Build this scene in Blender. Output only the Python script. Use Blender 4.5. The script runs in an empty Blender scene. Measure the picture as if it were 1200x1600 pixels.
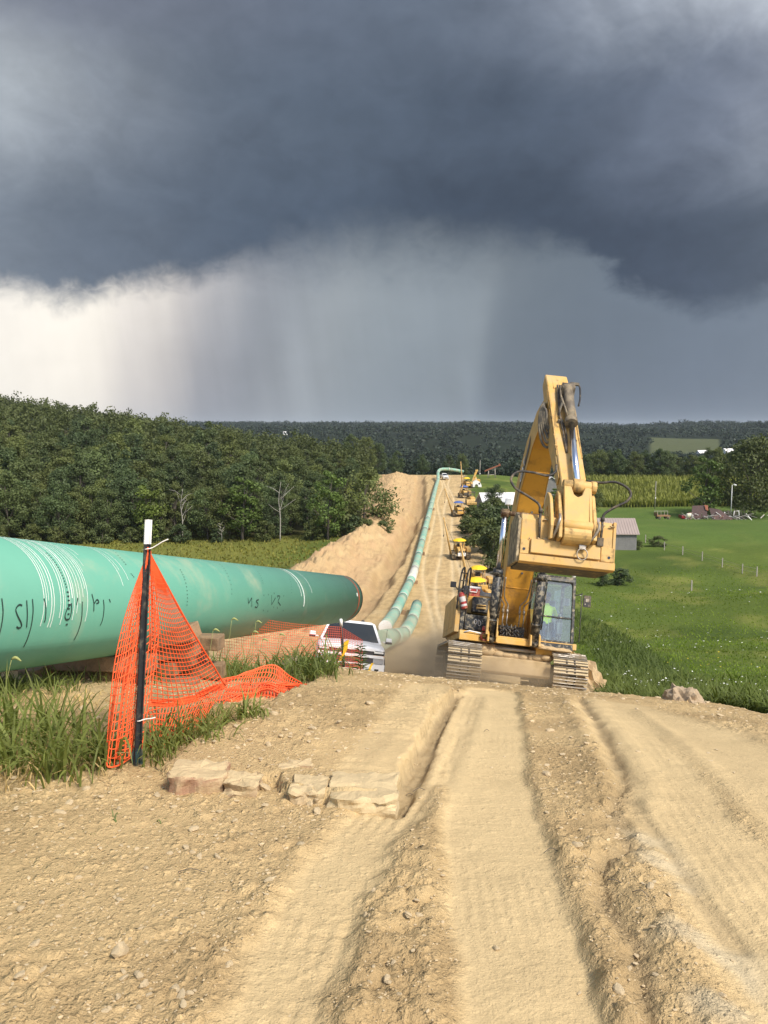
import bpy, bmesh, math, random
import numpy as np
from mathutils import Vector, Matrix, Euler
random.seed(7)
RNG = np.random.default_rng(11)
SC = bpy.context.scene
COL = SC.collection
R = math.radians

# ------------------------------------------------------------------ camera
F_PX = 1295.0
PITCH = math.atan(130 / F_PX)
cam_d = bpy.data.cameras.new('camera')
cam_d.sensor_fit = 'VERTICAL'
cam_d.sensor_height = 34.6
cam_d.lens = 34.6 * F_PX / 1600
cam_d.clip_start = 0.05
cam_d.clip_end = 30000
cam = bpy.data.objects.new('camera', cam_d)
cam.location = (0, 0, 0)
cam.rotation_euler = (math.pi / 2 - PITCH, 0, 0)
COL.objects.link(cam)
SC.camera = cam

# ------------------------------------------------------------------ exposure, world, sun
SC.view_settings.view_transform = 'Standard'
SC.view_settings.look = 'None'
SC.view_settings.gamma = 1.0
SC.view_settings.use_curve_mapping = False
EXPO = 0.92
SC.view_settings.exposure = EXPO
SC.cycles.max_bounces = 6
SC.cycles.transparent_max_bounces = 16
SC.cycles.volume_bounces = 1
try:
    SC.cycles.use_denoising = True
    SC.cycles.volume_step_rate = 2.0
except Exception:
    pass
SUN_EL, SUN_AZ = R(47), R(140)      # azimuth clockwise from +y (the way the camera looks)
sun_dir = Vector((math.sin(SUN_AZ) * math.cos(SUN_EL), math.cos(SUN_AZ) * math.cos(SUN_EL), math.sin(SUN_EL)))
sl = bpy.data.lights.new('sun', 'SUN')
sl.energy = 2.35
sl.angle = R(10)
sl.color = (1.0, 0.93, 0.82)
so = bpy.data.objects.new('sun', sl)
so.rotation_euler = sun_dir.to_track_quat('Z', 'Y').to_euler()
COL.objects.link(so)


def lin(c):
    return tuple(((x / 255 / 12.92) if x / 255 <= 0.04045 else ((x / 255 + 0.055) / 1.055) ** 2.4) for x in c)


class X:
    """small expression wrapper round shader math nodes"""
    nt = None

    def __init__(s, o): s.o = o

    @staticmethod
    def op(kind, *a, clamp=False):
        n = X.nt.nodes.new('ShaderNodeMath'); n.operation = kind; n.use_clamp = clamp
        for i, v in enumerate(a):
            if isinstance(v, X): X.nt.links.new(v.o, n.inputs[i])
            else: n.inputs[i].default_value = v
        return X(n.outputs[0])

    def __add__(s, b): return X.op('ADD', s, b)
    __radd__ = __add__
    def __sub__(s, b): return X.op('SUBTRACT', s, b)
    def __rsub__(s, b): return X.op('SUBTRACT', b, s)
    def __mul__(s, b): return X.op('MULTIPLY', s, b)
    __rmul__ = __mul__
    def __truediv__(s, b): return X.op('DIVIDE', s, b)


def xsmooth(v, a, b):
    n = X.nt.nodes.new('ShaderNodeMapRange'); n.interpolation_type = 'SMOOTHSTEP'
    X.nt.links.new(v.o, n.inputs[0])
    for i, val in ((1, a), (2, b)):
        if isinstance(val, X): X.nt.links.new(val.o, n.inputs[i])
        else: n.inputs[i].default_value = val
    return X(n.outputs[0])


def xramp(v, stops, interp='B_SPLINE'):
    n = X.nt.nodes.new('ShaderNodeValToRGB'); cr = n.color_ramp; cr.interpolation = interp
    while len(cr.elements) < len(stops): cr.elements.new(0.5)
    for e, (p, c) in zip(cr.elements, sorted(stops)):
        e.position = p; e.color = (*c, 1)
    X.nt.links.new(v.o, n.inputs[0])
    return X(n.outputs[0])


def xmix(f, a, b, kind='MIX'):
    n = X.nt.nodes.new('ShaderNodeMix'); n.data_type = 'RGBA'; n.blend_type = kind
    for sock, val in ((n.inputs[0], f), (n.inputs[6], a), (n.inputs[7], b)):
        if isinstance(val, X): X.nt.links.new(val.o, sock)
        elif isinstance(val, (int, float)): sock.default_value = val
        else: sock.default_value = (*val, 1)
    return X(n.outputs[2])


def xnoise(vec, scale, detail=4, rough=0.5, dist=0.0):
    n = X.nt.nodes.new('ShaderNodeTexNoise')
    n.inputs['Scale'].default_value = scale; n.inputs['Detail'].default_value = detail
    n.inputs['Roughness'].default_value = rough; n.inputs['Distortion'].default_value = dist
    if vec is not None: X.nt.links.new(vec.o, n.inputs['Vector'])
    return X(n.outputs[0])


def xvec(x, y, z):
    n = X.nt.nodes.new('ShaderNodeCombineXYZ')
    for i, v in enumerate((x, y, z)):
        if isinstance(v, X): X.nt.links.new(v.o, n.inputs[i])
        else: n.inputs[i].default_value = v
    return X(n.outputs[0])


def make_world():
    w = bpy.data.worlds.new('World'); SC.world = w; w.use_nodes = True
    nt = w.node_tree; nt.nodes.clear(); X.nt = nt
    out = nt.nodes.new('ShaderNodeOutputWorld')
    tc = nt.nodes.new('ShaderNodeTexCoord')
    sep = nt.nodes.new('ShaderNodeSeparateXYZ'); nt.links.new(tc.outputs['Generated'], sep.inputs[0])
    dx, dy, dz = (X(sep.outputs[i]) for i in range(3))
    vec = X(tc.outputs['Generated'])
    deg = 180 / math.pi
    az = X.op('ARCTAN2', dx, dy) * deg
    el = X.op('ARCSINE', dz) * deg
    big = xnoise(vec, 4.5, 5, 0.55, 0.6) - 0.5
    mid = xnoise(xvec(dx, dy, dz * 1.6), 13, 6, 0.6, 0.4) - 0.5
    azw = az + big * 10
    elw = el + big * 6 + mid * 2.2

    def ra(pts, a=az):
        return xramp((a + 45) / 90, [((p + 45) / 90, lin(c)) for p, c in pts])

    def rv(pts, a, scale):
        return xramp((a + 45) / 90, [((p + 45) / 90, (v / scale,) * 3) for p, v in pts])
    base = rv([(-45, 9), (-25, 9.0), (-17, 8.7), (-12, 9.7), (-8, 11.8), (-3, 13.3), (2, 12.9), (6, 12.4), (10, 12.9),
               (14, 12.2), (17, 9.2), (20, 8.3), (25, 8.4), (45, 8)], az + mid * 6, 20) * 20
    # rain curtain under the cloud base, paler towards the left
    azr = az + (xnoise(xvec(az * 0.11, el * 0.012, 0.3), 2.0, 3, 0.5) - 0.5) * 5 + (el - 5) * -0.35
    rain = ra([(-45, (226, 222, 218)), (-25, (250, 244, 232)), (-19, (250, 243, 230)), (-15.5, (218, 212, 207)), (-12.5, (188, 186, 187)), (-10, (162, 164, 171)),
               (-8, (152, 155, 162)), (-5.4, (164, 166, 171)), (-3.2, (158, 161, 167)), (0, (154, 158, 165)), (3.5, (146, 151, 159)), (6, (148, 152, 159)),
               (8, (124, 130, 140)), (12, (114, 121, 133)), (18, (120, 127, 141)), (25, (124, 131, 146)), (45, (150, 155, 165))], azr)
    streak = xnoise(xvec(az * 0.24 + el * 0.03, el * 0.02, 0.0), 1.0, 3, 0.5) - 0.5
    st2 = xnoise(xvec(az * 1.1 + el * 0.16, el * 0.05, 3.0), 1.0, 4, 0.6) - 0.5
    streak = streak + st2 * 0.9
    lift = 0.92 + 0.08 * xsmooth(el, 0.0, 9.0) + 0.10 * xsmooth(az, -13.0, -19.0) + streak * (0.06 + 0.10 * xsmooth(az, 10.0, -10.0) * xsmooth(az, -24.0, -12.0))
    rain = xmix(1.0, rain, xvec(lift * (1.0 - 0.08 * xsmooth(az, -16.0, 0.0)), lift, lift * 1.01), 'MULTIPLY')
    shaft = xsmooth(X.op('ABSOLUTE', az + 5.3 + (el * 0.16)), 1.5, 0.1) * 0.10 + xsmooth(X.op('ABSOLUTE', az - 6.3 + (el * 0.1)), 1.3, 0.1) * xsmooth(el, 7.0, 1.5) * 0.13
    rv_ = 1.0 + shaft * xsmooth(el, 12.0, 4.0) + big * 0.22 + mid * 0.14
    rain = xmix(1.0, rain, xvec(rv_, rv_, rv_), 'MULTIPLY')
    low = ra([(-45, (140, 144, 156)), (-25, (124, 130, 145)), (-17, (100, 108, 126)), (-9, (84, 94, 113)), (0, (77, 87, 106)), (5, (66, 75, 93)), (12, (70, 79, 97)),
              (18, (70, 78, 96)), (25, (82, 90, 108)), (45, (120, 126, 140))], azw)
    midc = ra([(-45, (170, 172, 184)), (-24, (178, 180, 190)), (-19, (140, 144, 158)), (-13, (100, 108, 126)), (-5, (92, 101, 119)), (4, (80, 89, 107)), (13, (84, 93, 112)),
               (20, (116, 122, 142)), (25, (138, 142, 160)), (45, (176, 178, 190))], azw)
    top = ra([(-45, (160, 162, 176)), (-25, (112, 114, 132)), (-21, (104, 107, 126)), (-15, (124, 127, 145)), (-6, (103, 110, 129)), (4, (99, 107, 125)), (11, (118, 124, 143)),
              (17, (172, 175, 190)), (25, (208, 208, 220)), (45, (190, 192, 204))], azw)
    cloud = xmix(xsmooth(elw, 13, 20), low, midc)
    cloud = xmix(xsmooth(elw, 20, 27), cloud, top)
    vv = 1.0 + mid * 0.5 + big * 0.34 + (xnoise(xvec(dx, dy, dz * 1.3), 34, 6, 0.65, 0.8) - 0.5) * 0.22
    cloud = xmix(1.0, cloud, xvec(vv * 1.0, vv * 1.07, vv * 1.03), 'MULTIPLY')
    cen = xsmooth(X.op('ABSOLUTE', az - 1.0), 13.0, 5.0)
    fine = xnoise(xvec(dx, dy, dz * 1.3), 42, 6, 0.65, 0.6) - 0.5
    edge = xsmooth(elw + fine * 1.6 - base, cen * -2.6 - 1.5, cen * 0.9 + 1.0)
    storm = xmix(edge, rain, cloud)
    # away from the storm the cloud thins to a bright veil with the sky behind it
    sky = nt.nodes.new('ShaderNodeTexSky'); sky.sky_type = 'NISHITA'; sky.sun_disc = False
    sky.sun_elevation = SUN_EL; sky.sun_rotation = SUN_AZ
    sky.air_density = 1.0; sky.dust_density = 2.0
    bg_sky = nt.nodes.new('ShaderNodeBackground'); bg_sky.inputs[1].default_value = 0.105
    nt.links.new(sky.outputs[0], bg_sky.inputs[0])
    bg_storm = nt.nodes.new('ShaderNodeBackground'); bg_storm.inputs[1].default_value = 2 ** -EXPO
    nt.links.new(storm.o, bg_storm.inputs[0])
    front = dy * math.cos(R(15)) + dz * math.sin(R(15)) + big * 0.25
    cover = xsmooth(front, 0.1, 0.72)
    mixs = nt.nodes.new('ShaderNodeMixShader')
    nt.links.new(cover.o, mixs.inputs[0]); nt.links.new(bg_sky.outputs[0], mixs.inputs[1]); nt.links.new(bg_storm.outputs[0], mixs.inputs[2])
    nt.links.new(mixs.outputs[0], out.inputs[0])


make_world()

# ------------------------------------------------------------------ noise in numpy


def _hash(ix, iy, s):
    h = (ix.astype(np.int64) * 374761393 + iy.astype(np.int64) * 668265263 + s * 1274126177) & 0x7fffffff
    h = ((h ^ (h >> 13)) * 1274126177) & 0x7fffffff
    return ((h ^ (h >> 16)) & 0xffffff) / 16777215.0


def vnoise(x, y, s=0):
    x = np.asarray(x, float); y = np.asarray(y, float)
    ix = np.floor(x); iy = np.floor(y); fx = x - ix; fy = y - iy
    ux = fx * fx * (3 - 2 * fx); uy = fy * fy * (3 - 2 * fy)
    a = _hash(ix, iy, s); b = _hash(ix + 1, iy, s); c = _hash(ix, iy + 1, s); d = _hash(ix + 1, iy + 1, s)
    return (a * (1 - ux) + b * ux) * (1 - uy) + (c * (1 - ux) + d * ux) * uy


def fbm(x, y, oct=4, s=0, gain=0.5):
    t = 0; a = 1; n = 0
    for i in range(oct):
        t = t + a * vnoise(x, y, s + i * 17); n += a; a *= gain; x = x * 2.03 + 3.1; y = y * 2.03 + 1.7
    return t / n


def worley(x, y, s=0):
    """distance to nearest, second nearest and a random value of the nearest cell"""
    x = np.asarray(x, float); y = np.asarray(y, float)
    ix = np.floor(x); iy = np.floor(y)
    d1 = np.full(x.shape, 9.0); d2 = np.full(x.shape, 9.0); rv = np.zeros(x.shape)
    for i in (-1, 0, 1):
        for j in (-1, 0, 1):
            cx = ix + i; cy = iy + j
            px = cx + _hash(cx, cy, s); py = cy + _hash(cx, cy, s + 5)
            d = np.hypot(px - x, py - y)
            nearer = d < d1
            d2 = np.where(nearer, d1, np.minimum(d2, d))
            rv = np.where(nearer, _hash(cx, cy, s + 9), rv)
            d1 = np.where(nearer, d, d1)
    return d1, d2, rv


def sst(a, b, v):
    t = np.clip((np.asarray(v, float) - a) / (b - a), 0, 1)
    return t * t * (3 - 2 * t)


# ------------------------------------------------------------------ shape of the land (camera eye at the origin)
_py = np.array([-60, -20, -5, 0, 2.3, 5, 8, 11, 15, 20, 26, 35, 45, 69, 90, 115, 130, 150, 173, 230, 285, 310, 340, 400, 480, 700, 1000, 1300, 1600, 2200, 3000, 3600, 6000, 12000.])
_pz = np.array([-.9, -1.3, -1.6, -1.68, -1.79, -2.15, -2.72, -3.5, -4.86, -6.45, -7.95, -10.3, -12.5, -17.5, -19.5, -20.5, -20.3, -19.4, -18.1, -17.3, -16.6, -16.1, -17.5, -24, -30, -36, -36, -22, -12, -3, 7, 2, -30, -60])


def _pchip(x, y):
    h = np.diff(x); d = np.diff(y) / h
    m = np.zeros_like(y); m[0] = d[0]; m[-1] = d[-1]
    for i in range(1, len(x) - 1):
        if d[i - 1] * d[i] > 0:
            w1 = 2 * h[i] + h[i - 1]; w2 = h[i] + 2 * h[i - 1]
            m[i] = (w1 + w2) / (w1 / d[i - 1] + w2 / d[i])
    return m


_pm = _pchip(_py, _pz)


def prof(y):
    y = np.clip(np.asarray(y, float), _py[0], _py[-1])
    i = np.clip(np.searchsorted(_py, y) - 1, 0, len(_py) - 2)
    h = _py[i + 1] - _py[i]; t = (y - _py[i]) / h
    return (2 * t ** 3 - 3 * t ** 2 + 1) * _pz[i] + (t ** 3 - 2 * t ** 2 + t) * h * _pm[i] + (-2 * t ** 3 + 3 * t ** 2) * _pz[i + 1] + (t ** 3 - t ** 2) * h * _pm[i + 1]


def xc(y):
    return 0.082 * np.asarray(y, float)


def Hbase(x, y):
    x = np.asarray(x, float); y = np.asarray(y, float)
    z = prof(y)
    wt = sst(3, 9, y) * (1 - sst(45, 90, y))
    z = z - 0.095 * np.clip(x - 1.5, -6, 7) * wt
    s = x - xc(y)
    # right: the farm lies lower than the corridor ridge
    z = z + np.interp(y, [100, 150, 215, 270, 330, 420], [0, 0.5, -6, -5, -2, 0]) * sst(12, 45, s)
    # left: meadow then the wooded hill
    z = z + np.interp(y, [110, 155, 175], [0, -1.6, -2.5]) * sst(8, 30, -s) * (1 - sst(180, 260, y))
    hill = sst(165, 420, y) * (1 - sst(600, 1100, y))
    z = z + hill * np.interp(x, [-420, -260, -185, -124, -80, -40, 0, 20], [50, 37, 28, 20, 10.5, 2, -2, -2])
    z = z + (fbm(x / 60 + 5, y / 60, 3, 3) - 0.5) * 2.2 * sst(60, 200, y) * (0.25 + 0.75 * sst(15, 60, np.abs(s)))
    z = z + (fbm(x / 300, y / 300, 3, 8) - 0.5) * 26 * sst(600, 1600, y)
    z = z - 0.22 * sst(0.9, 1.7, -x) * (1 - sst(6, 10, -x)) * sst(6, 8.5, y) * (1 - sst(15, 22, y))
    z = z - 0.5 * sst(-0.6, 0.6, -x) * sst(16, 20, y) * (1 - sst(26, 36, y))
    z = z + (fbm(x / 22 + 3, y / 26, 2, 14) - 0.5) * 2.6 * sst(28, 60, y) * (1 - sst(125, 150, y)) * sst(6, 20, s)
    # right meadow hump near the frame edge
    z = z + 1.3 * np.exp(-(((x - 46) / 14) ** 2 + ((y - 88) / 16) ** 2))
    return z


XR = lambda y: np.interp(y, [-30, 0, 9, 12, 20, 26, 45, 70, 115, 173, 235, 285, 315], [9, 7, 4.5, 4.7, 5.3, 6, 8, 11, 14.5, 18.0, 23, 27, 30])
XL = lambda y: np.interp(y, [-30, 0, 5, 8, 12, 16, 22, 30, 45, 60, 85, 110, 130, 150, 175, 230, 300], [-30, -14, -9, -6, -3.5, -3.2, -5, -9, -13, -15, -18, -14.5, -11.5, -7, -5, -4, 0])
XB = lambda y: XL(y) + np.interp(y, [30, 60, 110, 160, 240, 300], [2.5, 3.5, 4.6, 4.6, 5, 5])
XT = lambda y: np.interp(y, [30, 60, 85, 130, 173, 230, 285, 300], [-3, -4.5, -3.2, 1.7, 6.8, 10, 12.6, 13.5])


def corridor(x, y):
    """metres inside the stripped earth corridor (negative outside)"""
    w = (fbm(x * 0.9, y * 0.5, 3, 21) - 0.5) * np.interp(y, [0, 20, 100, 300], [0.7, 0.9, 2.5, 3.5])
    return np.minimum(np.minimum(x - XL(y), XR(y) - x) + w, (311 - y) * 0.6)


def Hdirt(x, y):
    """corridor surface without the fine relief: base, spoil bank, trench"""
    x = np.asarray(x, float); y = np.asarray(y, float)
    z = Hbase(x, y)
    on = sst(24, 60, y) * (1 - sst(296, 312, y))
    hb = np.interp(y, [24, 45, 70, 115, 150, 200, 300], [0.3, 1.0, 1.6, 2.7, 2.6, 2.0, 1.6])
    wb = np.interp(y, [30, 60, 110, 300], [2.0, 2.6, 3.4, 4.2])
    b = x - XB(y)
    lump = 0.75 + 0.5 * fbm(x / 3.5, y / 6, 3, 31)
    z = z + on * hb * lump * np.exp(-(np.abs(b) / wb) ** 2.2)
    # bank running over towards the trench
    t = x - XT(y)
    wt = np.interp(y, [30, 80, 300], [0.9, 1.3, 1.6])
    wig = (fbm(y / 9, x * 0 + 2, 2, 41) - 0.5) * 1.4
    z = z - on * np.interp(y, [30, 60, 120, 290], [0.3, 1.0, 1.5, 1.3]) * np.exp(-(np.abs(t + wig) / wt) ** 4)
    return z


def ray(px, py):
    u = (px - 600) / F_PX; v = (800 - py) / F_PX
    return np.array([u, math.cos(PITCH) + v * math.sin(PITCH), -math.sin(PITCH) + v * math.cos(PITCH)])


def at(px, py, d):
    r = ray(px, py)
    return Vector(r * d / r[1])


def hit(px, py, fn=Hbase, d0=1.2, d1=5000):
    """where the land lies along a line of sight"""
    r = ray(px, py); r = r / r[1]
    d = np.geomspace(d0, d1, 360)
    for _ in range(2):
        k = np.nonzero(r[2] * d < fn(r[0] * d, d))[0]
        k = k[0] if len(k) else len(d) - 1
        b = d[k]; d = np.linspace(d[max(k - 1, 0)], b, 50)
    return Vector((r[0] * b, b, r[2] * b))


def ground(x, y, dirt=False):
    return float((Hdirt if dirt else Hbase)(np.array([x]), np.array([y]))[0])


# ------------------------------------------------------------------ object helpers


def link(name, me, parent=None):
    o = bpy.data.objects.new(name, me); COL.objects.link(o)
    if parent is not None: o.parent = parent
    return o


def tag(o, label=None, cat=None, group=None, kind=None):
    if label: o['label'] = label
    if cat: o['category'] = cat
    if group: o['group'] = group
    if kind: o['kind'] = kind
    return o


def thing(name, label, cat, loc=(0, 0, 0), rz=0.0, group=None, mat=None):
    o = bpy.data.objects.new(name, None); COL.objects.link(o)
    o.empty_display_size = 0.2
    if mat is not None: o.matrix_world = mat
    else: o.location = loc; o.rotation_euler = (0, 0, rz)
    return tag(o, label, cat, group)


def kids(o):
    return [c for c in ALLKIDS.get(o.name, [])]


def copy_tree(o, parent=None):
    c = o.copy(); COL.objects.link(c)
    if parent is not None: c.parent = parent
    for ch in [k for k in bpy.data.objects if k.parent == o]:
        copy_tree(ch, c)
    return c


def mesh_np(name, V, F, mats=(), parent=None, smooth=False, attrs=None, mi=None):
    V = np.asarray(V, np.float32); F = np.asarray(F, np.int32)
    me = bpy.data.meshes.new(name)
    me.vertices.add(len(V)); me.vertices.foreach_set('co', V.ravel())
    n, k = F.shape
    me.loops.add(n * k); me.loops.foreach_set('vertex_index', F.ravel())
    me.polygons.add(n); me.polygons.foreach_set('loop_start', np.arange(0, n * k, k, dtype=np.int32))
    try: me.polygons.foreach_set('loop_total', np.full(n, k, np.int32))
    except Exception: pass
    for m in mats: me.materials.append(m)
    if mi is not None: me.polygons.foreach_set('material_index', np.asarray(mi, np.int32))
    for an, arr in (attrs or {}).items():
        arr = np.asarray(arr, np.float32)
        if arr.ndim == 1:
            a = me.attributes.new(an, 'FLOAT', 'POINT'); a.data.foreach_set('value', arr)
        else:
            a = me.attributes.new(an, 'FLOAT_COLOR', 'POINT')
            a.data.foreach_set('color', np.concatenate([arr, np.ones((len(arr), 1), np.float32)], 1).ravel())
    me.update(calc_edges=True); me.validate()
    me.polygons.foreach_set('use_smooth', np.full(len(me.polygons), smooth, bool))
    return link(name, me, parent)


class MB:
    def __init__(s): s.v = []; s.f = []; s.m = []; s.sm = []

    def add(s, vs, fs, m=0, smooth=False):
        b = len(s.v); s.v += [tuple(v) for v in vs]
        for f in fs: s.f.append(tuple(b + i for i in f)); s.m.append(m); s.sm.append(smooth)
        return s

    def box(s, c, d, rot=None, m=0, top=None):
        """centre, full sizes, optional rotation matrix, optional (sx, sy) scale of the top face"""
        tx, ty = top or (1, 1)
        P = []
        for z in (-1, 1):
            for y in (-1, 1):
                for x in (-1, 1):
                    k = (tx, ty) if z > 0 else (1, 1)
                    p = Vector((x * d[0] / 2 * k[0], y * d[1] / 2 * k[1], z * d[2] / 2))
                    if rot is not None: p = rot @ p
                    P.append(p + Vector(c))
        return s.add(P, [(0, 2, 3, 1), (4, 5, 7, 6), (0, 1, 5, 4), (2, 6, 7, 3), (0, 4, 6, 2), (1, 3, 7, 5)], m)

    def bb(s, a, b, m=0):
        a, b = Vector(a), Vector(b)
        return s.box((a + b) / 2, [abs(b[i] - a[i]) for i in range(3)], m=m)

    def prism(s, poly, a, b, axis='x', m=0, inset=None):
        n = len(poly)
        def mk(p, t):
            if axis == 'x': return (t, p[0], p[1])
            if axis == 'y': return (p[0], t, p[1])
            return (p[0], p[1], t)
        vs = [mk(p, a) for p in poly] + [mk(p, b) for p in (inset or poly)]
        fs = [tuple(range(n))[::-1], tuple(range(n, 2 * n))] + [(i, (i + 1) % n, n + (i + 1) % n, n + i) for i in range(n)]
        return s.add(vs, fs, m)

    def tube(s, pts, r, seg=8, m=0, caps=True, smooth=True, squash=None):
        pts = [Vector(p) for p in pts]; n = len(pts)
        rs = [r] * n if isinstance(r, (int, float)) else list(r)
        t0 = (pts[1] - pts[0]).normalized()
        up = Vector((0, 0, 1)) if abs(t0.z) < 0.9 else Vector((0, 1, 0))
        nx = t0.cross(up).normalized(); vs = []
        for i, p in enumerate(pts):
            t = (pts[min(i + 1, n - 1)] - pts[max(i - 1, 0)]).normalized()
            nx = (nx - t * nx.dot(t)).normalized(); ny = t.cross(nx)
            for k in range(seg):
                a = 2 * math.pi * k / seg
                vs.append(p + (nx * math.cos(a) + ny * math.sin(a)) * rs[i])
        fs = [(i * seg + k, i * seg + (k + 1) % seg, (i + 1) * seg + (k + 1) % seg, (i + 1) * seg + k) for i in range(n - 1) for k in range(seg)]
        s.add(vs, fs, m, smooth)
        if caps:
            b = len(s.v) - len(vs)
            s.f.append(tuple(b + k for k in range(seg))[::-1]); s.m.append(m); s.sm.append(False)
            s.f.append(tuple(b + (n - 1) * seg + k for k in range(seg))); s.m.append(m); s.sm.append(False)
        return s

    def cyl(s, a, b, r, r2=None, seg=14, m=0):
        return s.tube([a, b], [r, r if r2 is None else r2], seg, m)

    def lathe(s, prof_, c=(0, 0, 0), seg=16, m=0, axis='z', smooth=True):
        vs = []
        for r, h in prof_:
            for k in range(seg):
                a = 2 * math.pi * k / seg
                q = (r * math.cos(a), r * math.sin(a), h)
                if axis == 'x': q = (h, q[0], q[1])
                elif axis == 'y': q = (q[0], h, q[1])
                vs.append(Vector(q) + Vector(c))
        n = len(prof_)
        fs = [(i * seg + k, i * seg + (k + 1) % seg, (i + 1) * seg + (k + 1) % seg, (i + 1) * seg + k) for i in range(n - 1) for k in range(seg)]
        return s.add(vs, fs, m, smooth)

    def rock(s, c, size, seed=0, rot=None, m=0, rough=0.3, sub=1, smooth=False):
        bm = bmesh.new(); bmesh.ops.create_icosphere(bm, subdivisions=sub, radius=1)
        rn = random.Random(seed); ph = [rn.uniform(0, 9) for _ in range(6)]
        vs = []
        for v in bm.verts:
            p = v.co
            k = 1 + rough * (math.sin(p.x * 2.3 + ph[0]) * math.sin(p.y * 2.7 + ph[1]) + math.sin(p.z * 3.1 + ph[2]) * 0.7 + rn.uniform(-.35, .35))
            q = Vector((p.x * k * size[0], p.y * k * size[1], p.z * k * size[2]))
            if rot is not None: q = rot @ q
            vs.append(q + Vector(c))
        fs = [tuple(v.index for v in f.verts) for f in bm.faces]; bm.free()
        return s.add(vs, fs, m, smooth)

    def build(s, name, mats, parent=None, bevel=0, seg=1, smooth_all=False):
        me = bpy.data.meshes.new(name); me.from_pydata(s.v, [], s.f)
        for mm in (mats if isinstance(mats, (list, tuple)) else [mats]): me.materials.append(mm)
        me.polygons.foreach_set('material_index', s.m)
        me.polygons.foreach_set('use_smooth', [True] * len(s.f) if smooth_all else s.sm)
        bm = bmesh.new(); bm.from_mesh(me); bmesh.ops.recalc_face_normals(bm, faces=bm.faces); bm.to_mesh(me); bm.free()
        me.update()
        o = link(name, me, parent)
        if bevel:
            b = o.modifiers.new('bevel', 'BEVEL'); b.width = bevel; b.segments = seg; b.limit_method = 'ANGLE'; b.angle_limit = R(40)
        return o


def arc(c, r, a0, a1, n, plane='yz', x=0.0):
    out = []
    for i in range(n + 1):
        a = R(a0 + (a1 - a0) * i / n)
        u, v = c[0] + r * math.cos(a), c[1] + r * math.sin(a)
        out.append((x, u, v) if plane == 'yz' else (u, x, v) if plane == 'xz' else (u, v, x))
    return out


def spline(pts, n=6):
    """Catmull-Rom through the points"""
    P = [Vector(p) for p in pts]; P = [2 * P[0] - P[1]] + P + [2 * P[-1] - P[-2]]; out = []
    for i in range(1, len(P) - 2):
        for k in range(n):
            t = k / n
            out.append(0.5 * ((2 * P[i]) + (-P[i - 1] + P[i + 1]) * t + (2 * P[i - 1] - 5 * P[i] + 4 * P[i + 1] - P[i + 2]) * t * t + (-P[i - 1] + 3 * P[i] - 3 * P[i + 1] + P[i + 2]) * t ** 3))
    out.append(P[-2]); return out


# ------------------------------------------------------------------ materials


def mat(name, col, rough=0.6, metal=0.0, dirt=None, var=0.12, vscale=3.0, bump=None, spec=0.4, coord='Object'):
    """dirt = (colour, amount 0..1, scale); bump = (scale, strength)"""
    m = bpy.data.materials.new(name); m.use_nodes = True; nt = m.node_tree; X.nt = nt
    b = nt.nodes['Principled BSDF']
    tc = nt.nodes.new('ShaderNodeTexCoord'); v = X(tc.outputs[coord])
    n = xnoise(v, vscale, 5, 0.6)
    k = 1.0 + (n - 0.5) * (2 * var)
    c = xmix(1.0, col, xvec(k, k, k), 'MULTIPLY')
    rg = None
    if dirt:
        dn = xnoise(v, dirt[2], 7, 0.65, 0.3)
        f = xsmooth(dn, 0.62 - dirt[1] * 0.5, 0.78 - dirt[1] * 0.35)
        c = xmix(f * min(1.0, 0.55 + dirt[1] * 0.5), c, dirt[0])
        rg = rough + f * (0.92 - rough)
    nt.links.new(c.o, b.inputs['Base Color'])
    if rg is not None: nt.links.new(rg.o, b.inputs['Roughness'])
    else: b.inputs['Roughness'].default_value = rough
    b.inputs['Metallic'].default_value = metal
    b.inputs['Specular IOR Level'].default_value = spec
    if bump:
        bn = nt.nodes.new('ShaderNodeBump'); bn.inputs['Strength'].default_value = bump[1]; bn.inputs['Distance'].default_value = 0.02
        nt.links.new(xnoise(v, bump[0], 6, 0.6).o, bn.inputs['Height']); nt.links.new(bn.outputs[0], b.inputs['Normal'])
    return m


DUST = (0.46, 0.35, 0.20)
M = {}
M['yellow'] = mat('machine_yellow', (0.62, 0.35, 0.075), 0.45, dirt=((0.55, 0.41, 0.2), 0.42, 2.2), var=0.1)
M['yellow_pale'] = mat('sunfaded_yellow', (0.60, 0.36, 0.105), 0.55, dirt=((0.50, 0.36, 0.18), 0.42, 3.5), var=0.12)  # slightly paler yellow for stick, bucket and panels
M['yellow_worn'] = mat('worn_yellow', (0.58, 0.37, 0.13), 0.6, dirt=((0.14, 0.10, 0.06), 0.36, 4.0), var=0.18, bump=(9, 0.2))
M['amber'] = mat('boom_amber', (0.60, 0.30, 0.04), 0.42, dirt=((0.22, 0.12, 0.045), 0.3, 1.6), var=0.12)  # machine yellow darkened: shade under the boom put into the colour
M['black'] = mat('machine_black', (0.025, 0.025, 0.027), 0.5, dirt=((0.26, 0.21, 0.14), 0.34, 4.5))
M['black_muddy'] = mat('mud_spattered_black', (0.022, 0.024, 0.026), 0.42, dirt=((0.44, 0.38, 0.27), 0.33, 11.0))
M['rubber'] = mat('hose_rubber', (0.03, 0.028, 0.026), 0.65, dirt=((0.22, 0.17, 0.11), 0.35, 6))
M['hose_grey'] = mat('dusty_hose', (0.09, 0.08, 0.065), 0.6, dirt=((0.30, 0.25, 0.17), 0.4, 6))
M['steel'] = mat('bare_steel', (0.40, 0.37, 0.33), 0.42, 0.75, dirt=((0.36, 0.29, 0.19), 0.4, 6))
M['chrome'] = mat('chrome_rod', (0.75, 0.77, 0.82), 0.16, 1.0, var=0.02)
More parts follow.
